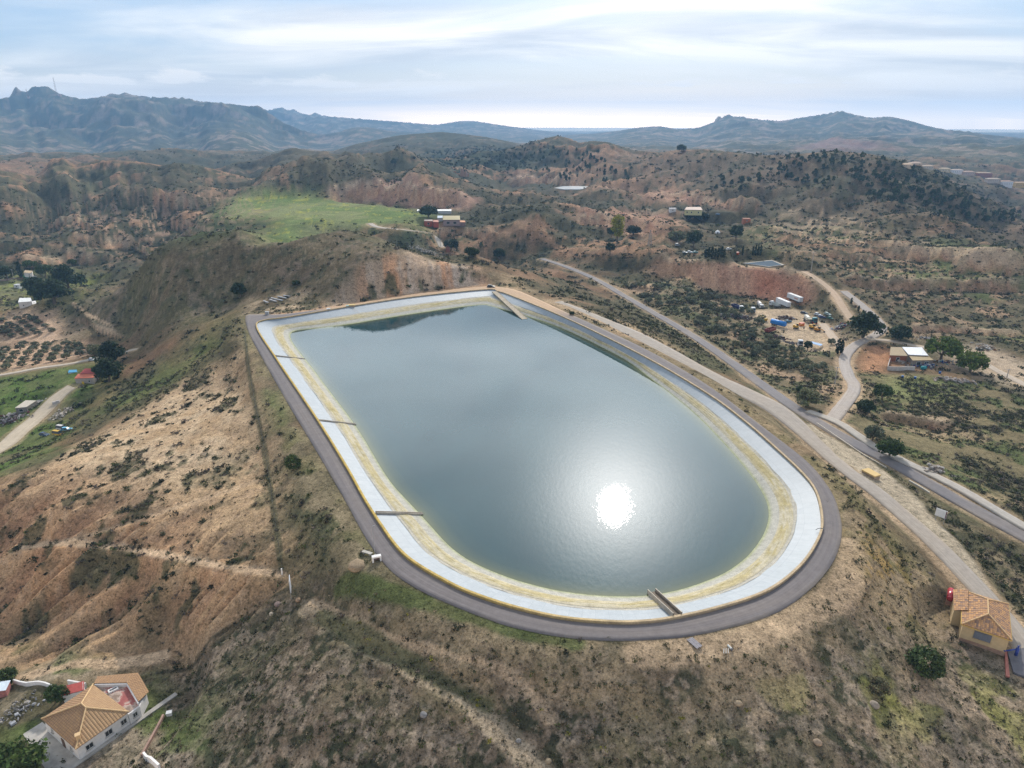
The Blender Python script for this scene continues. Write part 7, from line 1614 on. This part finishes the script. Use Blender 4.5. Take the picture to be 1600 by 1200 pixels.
col = mixrgb(nt, base, shade_, mth('MULTIPLY', cov, ramp(nt, zc, [(.02, .45), (.10, .95)]).outputs[0]))
col = mixrgb(nt, col, (.95, .9, .85), mth('MULTIPLY', cum.outputs[0], .75))
dimmed = mixrgb(nt, col, up_.outputs[0], 1.0, 'MULTIPLY'); col = mixrgb(nt, dimmed, col, side.outputs[0])
# glow of the veiled sun in the cloud sheet
ang = mth('ARCCOSINE', mth('MINIMUM', dv.outputs['Value'], .99999))
gl = mth('ADD', mth('MULTIPLY', mth('EXPONENT', mth('MULTIPLY', mth('POWER', mth('DIVIDE', ang, .085), 2.0), -1.0)), GLOW[0]),
         mth('MULTIPLY', mth('EXPONENT', mth('MULTIPLY', mth('DIVIDE', ang, .16), -1.0)), GLOW[1]))
glc = mixrgb(nt, (0, 0, 0), (1, .97, .92), 1.0)
vm = node(nt, 'ShaderNodeVectorMath'); vm.operation = 'SCALE'; vm.inputs[0].default_value = (1, .97, .93); nt.links.new(gl, vm.inputs['Scale'])
add = mixrgb(nt, col, vm.outputs[0], 1.0, 'ADD')
nt.links.new(add, bg.inputs['Color']); bg.inputs['Strength'].default_value = 1.0
if HAZE > 0:
    bm = bmesh.new(); bmesh.ops.create_cube(bm, size=1)
    hz = bmobj('haze', bm); hz.location = (0, 5400, 125); hz.scale = (21600, 14800, 500)
    m = bpy.data.materials.new('hazy_air'); m.use_nodes = True; n_ = m.node_tree; n_.nodes.clear()
    o_ = n_.nodes.new('ShaderNodeOutputMaterial'); v_ = n_.nodes.new('ShaderNodeVolumePrincipled')
    v_.inputs['Density'].default_value = HAZE; v_.inputs['Color'].default_value = HAZE_COL; v_.inputs['Anisotropy'].default_value = .2
    n_.links.new(v_.outputs[0], o_.inputs['Volume']); hz.data.materials.append(m); hz['kind'] = 'stuff'
SC.view_settings.view_transform = 'Standard'; SC.view_settings.look = 'None'; SC.view_settings.gamma = 1; SC.view_settings.exposure = EXPO
SC.view_settings.use_curve_mapping = False
SC.cycles.use_denoising = True; SC.cycles.denoising_prefilter = 'NONE'; SC.cycles.denoising_input_passes = 'RGB_ALBEDO_NORMAL'
SC.cycles.max_bounces = 5; SC.cycles.diffuse_bounces = 2; SC.cycles.glossy_bounces = 3; SC.cycles.transparent_max_bounces = 8; SC.cycles.volume_bounces = 0
SC.cycles.sample_clamp_indirect = 8
SC.render.use_persistent_data = False
